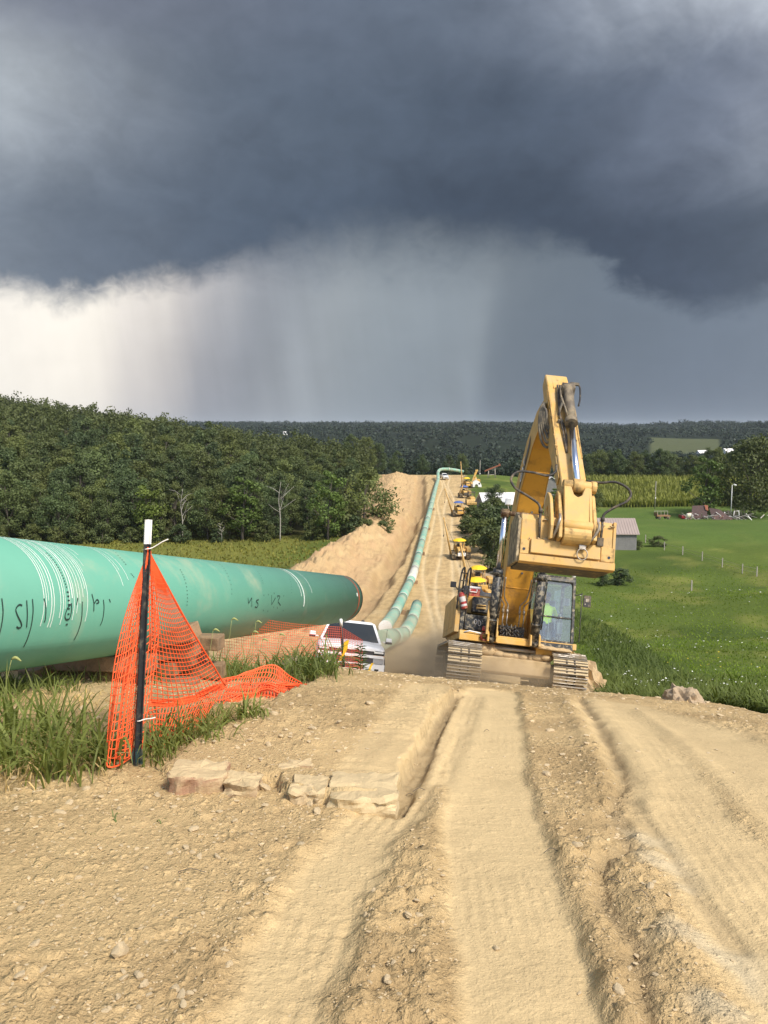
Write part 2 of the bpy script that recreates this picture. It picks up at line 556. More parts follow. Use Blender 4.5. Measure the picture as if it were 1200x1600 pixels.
M['shoe'] = mat('track_shoe_steel', (0.50, 0.40, 0.25), 0.62, 0.15, dirt=((0.56, 0.45, 0.27), 0.5, 4), bump=(14, 0.2))
M['track_dark'] = mat('track_chain', (0.05, 0.04, 0.03), 0.7, dirt=(DUST, 0.35, 4))
M['dusty'] = mat('dusty_frame', (0.40, 0.29, 0.15), 0.8, dirt=((0.50, 0.38, 0.22), 0.55, 3), bump=(10, 0.25))
M['dirt_lump'] = mat('loose_earth', (0.46, 0.335, 0.185), 0.95, var=0.22, vscale=6, bump=(22, 0.7))
M['spoil_lump'] = mat('clay_clod', (0.36, 0.275, 0.18), 0.95, var=0.3, vscale=4, bump=(12, 0.8))
M['white'] = mat('white_paint', (0.78, 0.78, 0.77), 0.3, dirt=((0.6, 0.52, 0.4), 0.2, 2.5), var=0.03)
M['white_matt'] = mat('white_matt', (0.78, 0.77, 0.74), 0.7, dirt=((0.5, 0.42, 0.3), 0.2, 6), var=0.05)
M['red'] = mat('red_paint', (0.36, 0.03, 0.03), 0.45, dirt=(DUST, 0.3, 9))
M['glass_dark'] = mat('dark_glass', (0.02, 0.025, 0.03), 0.08, spec=0.8, var=0.05)
M['lamp'] = mat('lamp_lens', (0.82, 0.82, 0.78), 0.2, spec=0.7, var=0.03)
M['amber_lens'] = mat('amber_lens', (0.75, 0.32, 0.03), 0.25, var=0.05)
M['tyre'] = mat('tyre_rubber', (0.03, 0.03, 0.03), 0.85, dirt=(DUST, 0.35, 6))
M['canopy_yellow'] = mat('umbrella_yellow', (0.78, 0.52, 0.02), 0.6, var=0.06)
M['canopy_blue'] = mat('umbrella_blue', (0.07, 0.12, 0.32), 0.6, var=0.06)
M['orange'] = mat('orange_net', (0.90, 0.125, 0.035), 0.55, var=0.12, vscale=8)
M['ribbon_yellow'] = mat('yellow_ribbon', (0.8, 0.5, 0.03), 0.5)
M['post_black'] = mat('post_black', (0.02, 0.022, 0.025), 0.5, dirt=((0.16, 0.13, 0.09), 0.2, 12))
M['post_green'] = mat('post_green', (0.02, 0.055, 0.06), 0.5, dirt=(DUST, 0.3, 14))
M['tie'] = mat('cable_tie', (0.75, 0.72, 0.66), 0.5)
M['ink'] = mat('black_marker', (0.02, 0.045, 0.04), 0.6, var=0.2, vscale=20)
M['chalk'] = mat('white_paint_stripe', (0.80, 0.86, 0.80), 0.6, var=0.1, vscale=20)
M['ring_red'] = mat('red_band', (0.45, 0.09, 0.04), 0.6, var=0.2)
M['weld'] = mat('weld_coating', (0.62, 0.62, 0.54), 0.6, dirt=(DUST, 0.25, 2))
M['timber'] = mat('weathered_timber', (0.30, 0.19, 0.105), 0.85, dirt=((0.16, 0.115, 0.07), 0.35, 5), var=0.3, vscale=7, bump=(30, 0.5))
M['rust'] = mat('rusty_steel', (0.22, 0.07, 0.035), 0.75, dirt=((0.35, 0.2, 0.12), 0.3, 3))
M['barn_wood'] = mat('grey_barn_boards', (0.20, 0.195, 0.185), 0.9, var=0.35, vscale=2.0)
M['roof_white'] = mat('white_metal_roof', (0.72, 0.71, 0.70), 0.5, dirt=((0.5, 0.4, 0.34), 0.25, 0.5))
M['roof_tan'] = mat('faded_red_metal_roof', (0.33, 0.265, 0.235), 0.55, var=0.1, vscale=0.6)
M['roof_dark'] = mat('old_shingles', (0.085, 0.055, 0.05), 0.9, dirt=((0.22, 0.09, 0.05), 0.2, 0.7))
M['grey_wood'] = mat('weathered_pole', (0.34, 0.31, 0.27), 0.9, var=0.25, vscale=5)
M['bark'] = mat('bark', (0.10, 0.085, 0.07), 0.95, var=0.3, vscale=3)
M['bark_pale'] = mat('dead_bark', (0.32, 0.30, 0.26), 0.9, var=0.2, vscale=3)


def add_grime(m, col, scale, lo, hi, amt):
    nt = m.node_tree; X.nt = nt; b = nt.nodes['Principled BSDF']; src = X(b.inputs['Base Color'].links[0].from_socket)
    tc = nt.nodes.new('ShaderNodeTexCoord'); mp = nt.nodes.new('ShaderNodeMapping'); mp.inputs['Scale'].default_value = (1.6, 1.6, 0.55); nt.links.new(tc.outputs['Object'], mp.inputs[0])
    n = xnoise(X(mp.outputs[0]), scale, 8, 0.7, 0.5)
    nt.links.new(xmix(xsmooth(n, lo, hi) * amt, src, col).o, b.inputs['Base Color'])


add_grime(M['yellow_pale'], (0.13, 0.095, 0.055), 4.5, 0.56, 0.74, 0.75)
add_grime(M['yellow'], (0.16, 0.11, 0.06), 3.5, 0.58, 0.78, 0.6)
add_grime(M['amber'], (0.07, 0.04, 0.015), 3.0, 0.58, 0.76, 0.6)
add_grime(M['white'], (0.34, 0.28, 0.19), 2.0, 0.55, 0.8, 0.5)


def pipe_mat(name='epoxy_green', dust=0.35):
    m = mat(name, (0.125, 0.345, 0.25), 0.42, dirt=((0.33, 0.37, 0.25), dust, 0.9), var=0.1, vscale=1.5)
    return m


M['pipe'] = pipe_mat('epoxy_green', 0.16)
add_grime(M['pipe'], (0.30, 0.30, 0.20), 2.6, 0.60, 0.80, 0.35)
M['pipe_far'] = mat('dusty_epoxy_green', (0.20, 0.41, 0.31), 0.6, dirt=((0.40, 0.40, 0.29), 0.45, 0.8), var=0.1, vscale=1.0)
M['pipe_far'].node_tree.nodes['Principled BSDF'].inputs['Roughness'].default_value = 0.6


def glass_mat():
    m = bpy.data.materials.new('dusty_cab_glass'); m.use_nodes = True; nt = m.node_tree; X.nt = nt
    nt.nodes.remove(nt.nodes['Principled BSDF']); out = nt.nodes['Material Output']
    tr = nt.nodes.new('ShaderNodeBsdfTransparent'); tr.inputs[0].default_value = (0.80, 0.88, 0.90, 1)
    gl = nt.nodes.new('ShaderNodeBsdfGlossy'); gl.inputs[0].default_value = (0.9, 0.95, 1, 1); gl.inputs['Roughness'].default_value = 0.06
    df = nt.nodes.new('ShaderNodeBsdfDiffuse'); df.inputs[0].default_value = (0.5, 0.5, 0.48, 1)
    tc = nt.nodes.new('ShaderNodeTexCoord')
    n = xnoise(X(tc.outputs['Object']), 3.0, 5, 0.6)
    a = nt.nodes.new('ShaderNodeMixShader'); a.inputs[0].default_value = 0.09
    nt.links.new(tr.outputs[0], a.inputs[1]); nt.links.new(gl.outputs[0], a.inputs[2])
    b = nt.nodes.new('ShaderNodeMixShader'); nt.links.new((0.02 + n * 0.06).o, b.inputs[0])
    nt.links.new(a.outputs[0], b.inputs[1]); nt.links.new(df.outputs[0], b.inputs[2])
    nt.links.new(b.outputs[0], out.inputs[0]); return m


M['glass'] = glass_mat()


def leaf_mat(name, col, trans=0.25, hue=0.32):
    """foliage: per-clump tint attribute plus a shade of its own for each plant"""
    m = bpy.data.materials.new(name); m.use_nodes = True; nt = m.node_tree; X.nt = nt
    nt.nodes.remove(nt.nodes['Principled BSDF']); out = nt.nodes['Material Output']
    at_ = nt.nodes.new('ShaderNodeAttribute'); at_.attribute_name = 'tint'
    oi = nt.nodes.new('ShaderNodeObjectInfo')
    t = X(at_.outputs['Fac']); r = X(oi.outputs['Random'])
    r2 = X.op('FRACT', r * 7.13)
    k = (0.72 + t * 0.56) * (0.82 + r2 * 0.36)
    warm = xmix(xsmooth(r, 0.1, 0.95) * hue * 2, col, (col[0] * 1.75, col[1] * 1.35, col[2] * 0.9))
    c = xmix(1.0, warm, xvec(k, k, k), 'MULTIPLY')
    d = nt.nodes.new('ShaderNodeBsdfPrincipled'); d.inputs['Roughness'].default_value = 0.6; d.inputs['Specular IOR Level'].default_value = 0.25
    tl = nt.nodes.new('ShaderNodeBsdfTranslucent')
    nt.links.new(c.o, d.inputs['Base Color'])
    c2 = xmix(1.0, c, (1.15, 1.25, 0.6), 'MULTIPLY'); nt.links.new(c2.o, tl.inputs[0])
    mx = nt.nodes.new('ShaderNodeMixShader'); mx.inputs[0].default_value = trans
    nt.links.new(d.outputs[0], mx.inputs[1]); nt.links.new(tl.outputs[0], mx.inputs[2]); nt.links.new(mx.outputs[0], out.inputs[0])
    return m


M['leaf'] = leaf_mat('tree_leaves', (0.074, 0.104, 0.044))
M['leaf_mid'] = leaf_mat('mid_tree_leaves', (0.094, 0.132, 0.052))
M['leaf_light'] = leaf_mat('light_tree_leaves', (0.095, 0.145, 0.035))
M['leaf_far'] = leaf_mat('far_wood_leaves', (0.030, 0.046, 0.027), 0.1)
M['grass'] = leaf_mat('tall_grass', (0.115, 0.155, 0.05), 0.4)
M['weed'] = leaf_mat('dark_weeds', (0.075, 0.118, 0.034), 0.35)
M['meadow'] = leaf_mat('meadow_grass', (0.125, 0.185, 0.026), 0.45)
M['corn'] = leaf_mat('corn_leaves', (0.13, 0.165, 0.042), 0.25)
M['flower'] = mat('white_flower', (0.75, 0.76, 0.68), 0.8)
M['flower_yellow'] = mat('yellow_flower', (0.6, 0.45, 0.03), 0.8)


def ground_mat():
    m = bpy.data.materials.new('meadow_and_field'); m.use_nodes = True; nt = m.node_tree; X.nt = nt
    b = nt.nodes['Principled BSDF']
    a = nt.nodes.new('ShaderNodeVertexColor'); a.layer_name = 'Col'
    tc = nt.nodes.new('ShaderNodeTexCoord'); v = X(tc.outputs['Object'])
    n1 = xnoise(v, 0.12, 5, 0.6); n2 = xnoise(v, 1.3, 5, 0.65); n3 = xnoise(v, 9.0, 3, 0.6)
    k = 0.45 + n1 * 0.5 + n2 * 0.4 + n3 * 0.25
    c = xmix(1.0, X(a.outputs[0]), xvec(k * 1.04, k, k * 0.95), 'MULTIPLY')
    nt.links.new(c.o, b.inputs['Base Color']); b.inputs['Roughness'].default_value = 0.95; b.inputs['Specular IOR Level'].default_value = 0.1
    bn = nt.nodes.new('ShaderNodeBump'); bn.inputs['Strength'].default_value = 0.8; bn.inputs['Distance'].default_value = 0.25
    nt.links.new((n2 + n3 * 0.5).o, bn.inputs['Height']); nt.links.new(bn.outputs[0], b.inputs['Normal'])
    return m


def dirt_mat():
    m = bpy.data.materials.new('sandy_subsoil'); m.use_nodes = True; nt = m.node_tree; X.nt = nt
    b = nt.nodes['Principled BSDF']
    a = nt.nodes.new('ShaderNodeVertexColor'); a.layer_name = 'Col'
    tc = nt.nodes.new('ShaderNodeTexCoord'); v = X(tc.outputs['Object'])
    n1 = xnoise(v, 0.7, 5, 0.6); n2 = xnoise(v, 5.0, 6, 0.65); n3 = xnoise(v, 34.0, 4, 0.65); n4 = xnoise(v, 120.0, 3, 0.6)
    k = 0.50 + n1 * 0.30 + n2 * 0.28 + n3 * 0.28 + n4 * 0.16
    c = xmix(1.0, X(a.outputs[0]), xvec(k, k * 0.995, k * 0.985), 'MULTIPLY')
    nt.links.new(c.o, b.inputs['Base Color']); b.inputs['Roughness'].default_value = 0.97; b.inputs['Specular IOR Level'].default_value = 0.08
    bn = nt.nodes.new('ShaderNodeBump'); bn.inputs['Strength'].default_value = 0.75; bn.inputs['Distance'].default_value = 0.022
    rr = nt.nodes.new('ShaderNodeAttribute'); rr.attribute_name = 'rough'
    rgf = X(rr.outputs['Fac']); chips = None
    for sc_, w_ in ((26.0, 0.8), (62.0, 0.45)):
        vo = nt.nodes.new('ShaderNodeTexVoronoi'); vo.inputs['Scale'].default_value = sc_; vo.inputs['Randomness'].default_value = 1.0
        wv = nt.nodes.new('ShaderNodeVectorMath'); wv.operation = 'ADD'; nt.links.new(v.o, wv.inputs[0]); nt.links.new((n3 * 0.03).o, wv.inputs[1]); nt.links.new(wv.outputs[0], vo.inputs['Vector'])
        sc2 = nt.nodes.new('ShaderNodeSeparateColor'); nt.links.new(vo.outputs['Color'], sc2.inputs[0])
        e = X.op('MAXIMUM', 0.55 - X(vo.outputs['Distance']), 0.0) * xsmooth(X(sc2.outputs[0]), 0.35, 0.8) * w_
        chips = e if chips is None else chips + e
    ck = 1.0 + chips * rgf * 0.7
    nt.links.new(xmix(1.0, c, xvec(ck, ck, ck), 'MULTIPLY').o, b.inputs['Base Color'])
    h = (n3 * 0.7 + n4 * 0.5 + n2 * 0.7) * (0.22 + rgf) + chips * rgf * 2.4
    nt.links.new(h.o, bn.inputs['Height']); nt.links.new(bn.outputs[0], b.inputs['Normal'])
    return m


M['ground'] = ground_mat(); M['dirt'] = dirt_mat()

# ------------------------------------------------------------------ the land: one sheet to the horizon


def fan_grid(ys, ncol, half):
    u = np.linspace(-1, 1, ncol)
    Y = np.repeat(ys[:, None], ncol, 1); Xg = u[None, :] * half(ys)[:, None]
    idx = np.arange(len(ys) * ncol).reshape(len(ys), ncol)
    F = np.stack([idx[:-1, :-1], idx[:-1, 1:], idx[1:, 1:], idx[1:, :-1]], -1).reshape(-1, 4)
    return Xg.ravel(), Y.ravel(), F


CORN = lambda x, y: sst(0, 3, np.minimum(np.minimum(x - (xc(y) + 40), y - 243), np.minimum(335 - y, 175 - x)))
PATCH = lambda x, y: ((x / y > 0.318) & (x / y < 0.405) & (y > 900) & (y < 1420))


def build_ground():
    ys = np.concatenate([np.linspace(-60, 0.8, 40), np.geomspace(1.0, 11500, 760)])
    x, y, F = fan_grid(ys, 330, lambda t: 16 + 0.85 * np.maximum(t, 0) + 0.12 * np.maximum(-t, 0))
    z = Hbase(x, y)
    c = corridor(x, y)
    z = z + (fbm(x * 0.8, y * 0.8, 4, 61) - 0.5) * 0.22 * sst(0.5, 3, -c) * (1 - sst(60, 120, y))
    z = z - 0.02 - 0.55 * sst(-0.1, 1.0, c) - 2.2 * sst(2, 6, c) * sst(20, 45, y)
    n = fbm(x / 14, y / 14, 4, 71); n2 = fbm(x / 5, y / 7, 4, 75)
    grass = np.array([0.095, 0.138, 0.028]); pale = np.array([0.195, 0.212, 0.055]); dk = np.array([0.062, 0.098, 0.022])
    col = dk + (grass - dk) * sst(0.25, 0.55, n)[:, None] + (pale - grass) * (sst(0.5, 0.75, n2) * 0.7)[:, None]
    lm = sst(0, 12, XL(y) - x) * sst(60, 95, y) * (1 - sst(250, 330, y))
    col = col + (np.array([0.165, 0.17, 0.04]) - col) * (lm * (0.55 + 0.4 * n))[:, None]        # dry meadow on the left
    lawn = sst(0, 10, x - xc(y) - 24) * sst(128, 150, y) * (1 - sst(236, 246, y))
    col = col + (np.array([0.082, 0.138, 0.032]) - col) * (0.8 * lawn)[:, None]                 # mown farmyard
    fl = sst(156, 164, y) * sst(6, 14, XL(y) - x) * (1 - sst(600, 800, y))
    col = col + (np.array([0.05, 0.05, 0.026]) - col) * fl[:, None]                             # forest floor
    farm = sst(400, 480, y) * (1 - PATCH(x, y))
    col = col + (np.array([0.014, 0.022, 0.012]) - col) * farm[:, None]
    p = PATCH(x, y).astype(float); col = col + (np.array([0.075, 0.09, 0.042]) - col) * p[:, None]
    cn = CORN(x, y); col = col + (np.array([0.085, 0.10, 0.035]) - col) * cn[:, None]
    # worn farm lane, bare soil beside the road
    lane = np.exp(-((y - (206 - 0.28 * (x - 100))) / 2.2) ** 2) * sst(94, 100, x)
    col = col + (np.array([0.40, 0.32, 0.2]) - col) * lane[:, None]
    bare = sst(-1.6, -0.2, c + (fbm(x * 1.2, y, 3, 79) - 0.5) * 2)
    near_l = (1 - sst(16, 26, y)) * sst(-6, 0, -x)
    bare = np.maximum(bare, near_l * 0.9 * (x < 1))
    col = col + (np.array([0.34, 0.255, 0.15]) - col) * bare[:, None]
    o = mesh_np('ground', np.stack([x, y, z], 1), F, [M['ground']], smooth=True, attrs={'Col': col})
    tag(o, kind='structure')


build_ground()


# ------------------------------------------------------------------ the stripped earth road with its ruts


def poly_px(pts):
    return np.array([hit(*p)[:2] for p in pts])


def pdist(x, y, P):
    """distance, signed offset and running length along a polyline"""
    best = np.full(x.shape, 1e9); off = np.zeros(x.shape); al = np.zeros(x.shape); L = 0
    for a, b in zip(P[:-1], P[1:]):
        d = b - a; ln = np.hypot(*d); t = np.clip(((x - a[0]) * d[0] + (y - a[1]) * d[1]) / ln ** 2, 0, 1)
        qx = a[0] + t * d[0]; qy = a[1] + t * d[1]; dist = np.hypot(x - qx, y - qy)
        sgn = np.sign((x - a[0]) * d[1] - (y - a[1]) * d[0])
        m = dist < best
        best = np.where(m, dist, best); off = np.where(m, sgn * dist, off); al = np.where(m, L + t * ln, al); L += ln
    return best, off, al


def inside(x, y, P):
    r = np.zeros(x.shape, bool)
    for a, b in zip(P, np.roll(P, -1, 0)):
        c = ((a[1] > y) != (b[1] > y)) & (x < (b[0] - a[0]) * (y - a[1]) / (b[1] - a[1] + 1e-12) + a[0])
        r ^= c
    return r


T_MAIN = poly_px([(860, 1720), (838, 1600), (800, 1450), (776, 1330), (757, 1210), (765, 1120), (768, 1088)])
T_RIGHT = poly_px([(1420, 1720), (1300, 1600), (1180, 1440), (1080, 1300), (1010, 1190), (940, 1112)])
T_FARR = poly_px([(1330, 1330), (1210, 1230), (1080, 1150), (960, 1108)])
T_LEFT = poly_px([(380, 1720), (430, 1600), (500, 1450), (565, 1330), (640, 1250), (700, 1140), (724, 1092)])
RUT = poly_px([(1030, 1720), (1010, 1600), (990, 1500), (945, 1430), (935, 1375), (985, 1340), (958, 1285), (975, 1230), (945, 1160), (905, 1098)])
RUT2 = poly_px([(1150, 1500), (1090, 1420), (1030, 1330), (985, 1260)])
CLEAT = poly_px([(590, 1720), (605, 1600), (625, 1450), (650, 1340)])
SLOT = poly_px([(612, 1282), (644, 1232), (668, 1182), (700, 1114), (716, 1092)])
BENCH = poly_px([(262, 1222), (345, 1246), (440, 1236), (458, 1262), (592, 1276), (622, 1240), (650, 1185), (702, 1090), (600, 1040), (545, 1048), (490, 1080), (400, 1132), (330, 1172)])
BENCH_TRK = poly_px([(560, 1275), (600, 1215), (640, 1140), (672, 1090)])
GREY = poly_px([(985, 1335), (1045, 1420), (1090, 1500), (1130, 1600)])


def build_dirt():
    ys = np.concatenate([np.linspace(-6, 1.15, 30), np.geomspace(1.2, 22, 520), np.geomspace(22.2, 312, 330)])
    x, y, F = fan_grid(ys, 560, lambda t: np.interp(t, [-6, 1, 22, 60, 312], [4, 2.2, 13.5, 22, 34]))
    far_c = np.interp(y, [22, 60, 312], [0, -1, 14.5]); x = x + np.where(y > 22, far_c, 0)
    c = corridor(x, y)
    z = Hdirt(x, y)
    nr = 1 - sst(15, 24, y)
    D = {k: pdist(x, y, P) for k, P in (('m', T_MAIN), ('r', T_RIGHT), ('f', T_FARR), ('l', T_LEFT), ('rut', RUT), ('rut2', RUT2), ('c', CLEAT), ('s', SLOT), ('b', BENCH_TRK), ('g', GREY))}
    wob = (fbm(x * 5, y * 5, 3, 5) - 0.5) * 0.12
    def band(k, hw, soft=0.05): return 1 - sst(hw - soft, hw + soft, D[k][0] + wob)
    hm = np.interp(y, [2, 5, 11], [0.21, 0.25, 0.27])
    Sm = 1 - sst(hm - 0.03, hm + 0.05, D['m'][0] + wob * 0.6)
    Sr = band('r', 0.27, 0.08); Sf = band('f', 0.40, 0.15); Sl = band('l', 0.17, 0.06)
    sd = pdist(x, y, np.vstack([BENCH, BENCH[:1]]))[0]; sd = np.where(inside(x, y, BENCH), sd, -sd)
    bench = sst(-0.012, 0.012, sd + (fbm(x * 2.5, y * 2.5, 3, 6) - 0.5) * 0.16) * (1 - sst(7.5, 10.5, y))
    Sb = bench * band('b', 0.2, 0.06)
    sm = np.maximum.reduce([Sm, Sr * 0.95, Sf * 0.85, Sl * 0.85 * (1 - bench), Sb * 0.7])
    sm = sm * (0.86 + 0.14 * fbm(x * 3, y * 3, 3, 9))
    # churned earth: lumps and clods on several scales
    d1, d2, rv = worley(x * 9 + wob * 3, y * 9, 3); cl1 = np.clip(0.5 - d1, 0, 0.28) * (0.3 + rv) * sst(0.4, 0.6, fbm(x * 1.7, y * 1.7, 3, 12))
    e1, e2, ev = worley(x * 24, y * 24, 4); cl2 = np.clip(0.5 - e1, 0, 0.3) * ev * sst(0.35, 0.6, fbm(x * 2.6 + 4, y * 2.6, 3, 14))
    g1, g2, gv = worley(x * 52, y * 52, 6); cl3 = np.clip(0.5 - g1, 0, 1) * gv
    lum = (fbm(x * 1.6, y * 1.6, 6, 2, 0.62) - 0.5)
    crack = np.exp(-((d2 - d1) / 0.06) ** 2) * sst(0.5, 0.62, fbm(x * 1.1 + 9, y * 1.1, 3, 18))
    rough = 0.7 * np.exp(-(D['rut'][0] / 0.16) ** 2) * (cl1 * 0.05 + cl2 * 0.03) + lum * 0.03 + cl1 * 0.05 + cl2 * 0.045 + cl3 * 0.022 - crack * 0.010
    z = z + nr * (1 - sm) * rough * (0.45 + 0.75 * sst(0.36, 0.56, fbm(x * 0.8 + 2, y * 0.8, 4, 93)))
    z = z + nr * sm * ((fbm(x * 7, y * 7, 3, 19) - 0.5) * 0.012 + (fbm(x * 1.3, y * 1.3, 2, 20) - 0.5) * 0.03)
    def berm(k, hw, h): return h * np.exp(-((D[k][0] - hw) / 0.06) ** 2) * (0.4 + fbm(x * 6, y * 6, 2, 23))
    z = z + nr * (-0.012 * Sm - 0.012 * Sr - 0.012 * Sf - 0.014 * Sl * (1 - bench))
    z = z + nr * (berm('m', 0.31, 0.014) + berm('r', 0.36, 0.014) + berm('l', 0.24, 0.01))
    # tyre streaks and lug prints
    z = z + nr * Sr * 0.0014 * np.sin(D['r'][1] * 105 + 4 * fbm(x * 2, y * 2, 2, 27)) * sst(.35, .65, fbm(x * 1.5, y * .8, 3, 36))
    z = z + nr * Sm * 0.0014 * np.sin(D['m'][1] * 130 + 3 * fbm(x, y, 2, 26)) * sst(0.4, 0.6, fbm(x * 2, y * 1, 2, 28))
    z = z + nr * Sm * 0.0008 * np.sin(D['m'][2] * 70 + 3 * wob * 20) * sst(0.45, 0.62, fbm(x * 1.3 + 6, y * 1.3, 2, 29))
    z = z + nr * Sl * (1 - bench) * sst(.35, .6, fbm(x * 2, y * 2, 2, 30)) * (0.004 * np.sin(D['l'][1] * 95) + 0.002 * np.sin(D['l'][2] * 70))
    z = z + nr * Sb * 0.009 * np.sin(D['b'][2] * 42 + wob * 30) * sst(.3, .6, fbm(x * 3, y * 3, 2, 32))
    cz = band('c', 0.13, 0.05)
    z = z + nr * cz * 0.028 * np.abs(np.sin(D['c'][2] * 17 + wob * 24)) * (0.6 + fbm(x * 3, y * 3, 2, 34))
    # bench of broken flat rock
    z = z + nr * bench * 0.07
    # deep ruts
    rn = 0.5 + fbm(x * 7, y * 7, 3, 33)
    rutf = np.exp(-((D['rut'][0] + wob * 0.5) / 0.045) ** 2); rut2 = np.exp(-((D['rut2'][0] + wob * 0.4) / 0.035) ** 2)
    shw = np.interp(y, [4.3, 5, 6.5, 8.5], [.05, .044, .03, .014]); slot = (1 - sst(shw, shw + .025, D['s'][0] + wob * 0.3)) * (1 - bench)
    z = z + nr * (-0.036 * rutf * rn - 0.014 * rut2 - 0.045 * slot * rn) + nr * slot * (cl2 * .05 + cl3 * .03)
    z = z + nr * 0.016 * np.exp(-((D['rut'][0] - 0.15) / 0.09) ** 2) * rn * (1 - Sm)
    # the far road: wheel lines
    fr = sst(26, 50, y); sl = x - xc(y)
    pile = np.minimum(1, fr) * (fbm(x * 1.1, y * 0.6, 4, 35) - 0.5)
    lane_x = np.interp(y, [26, 115, 300], [4.2, 8.4, 21.5])
    lanes = sum(np.exp(-((x - lane_x - o - 0.6 * np.sin(y / 17 + o)) / 0.28) ** 2) for o in (-2.4, -0.8, 0.7, 2.1))
    onb = np.exp(-((x - XB(y)) / 6) ** 2)
    z = z + pile * (0.35 + 1.1 * onb) - fr * 0.07 * lanes
    z = np.where(c < 0, z + 0.9 * np.maximum(c, -1.2) - 0.02, z + 0.05 * sst(0, 0.5, c))
    # colour of the earth; shade painted into ruts and slot, trench darker
    base = np.array([0.490, 0.355, 0.182]); pale = np.array([0.570, 0.436, 0.240]); brown = np.array([0.385, 0.272, 0.138])
    n = fbm(x * 1.6, y * 1.6, 4, 37); nb = fbm(x * 0.35 + 3, y * 0.35, 3, 39)
    col = base + (brown - base) * (sst(0.42, 0.66, n) * 0.8)[:, None] + (pale - base) * (sst(0.55, 0.8, nb) * 0.5)[:, None]
    col = col + (pale - col) * (nr * sm * 0.9)[:, None]
    col = col + (np.array([0.31, 0.235, 0.135]) - col) * np.clip(nr * (rutf * 0.7 + slot * 1.0 + rut2 * 0.4), 0, 0.85)[:, None]  # browner earth in ruts and slot, deepened with painted shade
    gm = (1 - sst(0.05, 0.24, D['g'][0] + wob)) * sst(0.38, 0.6, fbm(x * 4, y * 4, 3, 43))
    col = col + (np.array([0.50, 0.445, 0.32]) - col) * (nr * gm * 0.5)[:, None]
    reds = np.array([0.455, 0.305, 0.165])
    bnk = sst(24, 45, y) * (x < XT(y) + 1) * 1.0
    col = col + (reds - col) * (bnk * (0.35 + 0.5 * sst(0.4, 0.7, fbm(x / 2, y / 4, 3, 47))))[:, None]
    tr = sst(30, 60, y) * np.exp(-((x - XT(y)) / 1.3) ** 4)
    col = col + (np.array([0.31, 0.225, 0.125]) - col) * (0.5 * tr)[:, None]  # trench band mixed towards darker brown
    col = col + (np.array([0.60, 0.47, 0.28]) - col) * np.clip(fr * lanes * 0.75, 0, 0.8)[:, None]
    patch = sst(0.36, 0.56, fbm(x * 0.8 + 2, y * 0.8, 4, 93))
    rgh = np.where(y < 24, (1 - 0.85 * sm) * (0.4 + 0.6 * patch), 1.0)
    V = np.stack([x, y, z], 1)
    keep = (c[F] > -1.3).any(1)
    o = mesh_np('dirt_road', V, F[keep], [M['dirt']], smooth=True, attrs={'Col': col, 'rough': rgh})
    tag(o, kind='structure')
    return o, (x, y, z, sm)


ROAD, _g = build_dirt()
# height lookup on the finished relief, for things that stand on it
_ys = np.unique(_g[1]); _nz = _g[2].reshape(len(_ys), -1); _nx = _g[0].reshape(len(_ys), -1); _ns = _g[3].reshape(len(_ys), -1)


def road_z(x, y, field=None):
    i = int(np.clip(np.searchsorted(_ys, y), 1, len(_ys) - 1)); fz = _nz if field is None else field
    return float(np.interp(x, _nx[i], fz[i]))


def top_z(x, y):
    c = float(corridor(np.array([x]), np.array([y]))[0])
    return road_z(x, y) if c > 0 else ground(x, y)


def top_zv(x, y):
    c = corridor(x, y); z = Hbase(x, y)
    for i in np.nonzero(c > 0)[0]: z[i] = road_z(x[i], y[i])
    return z


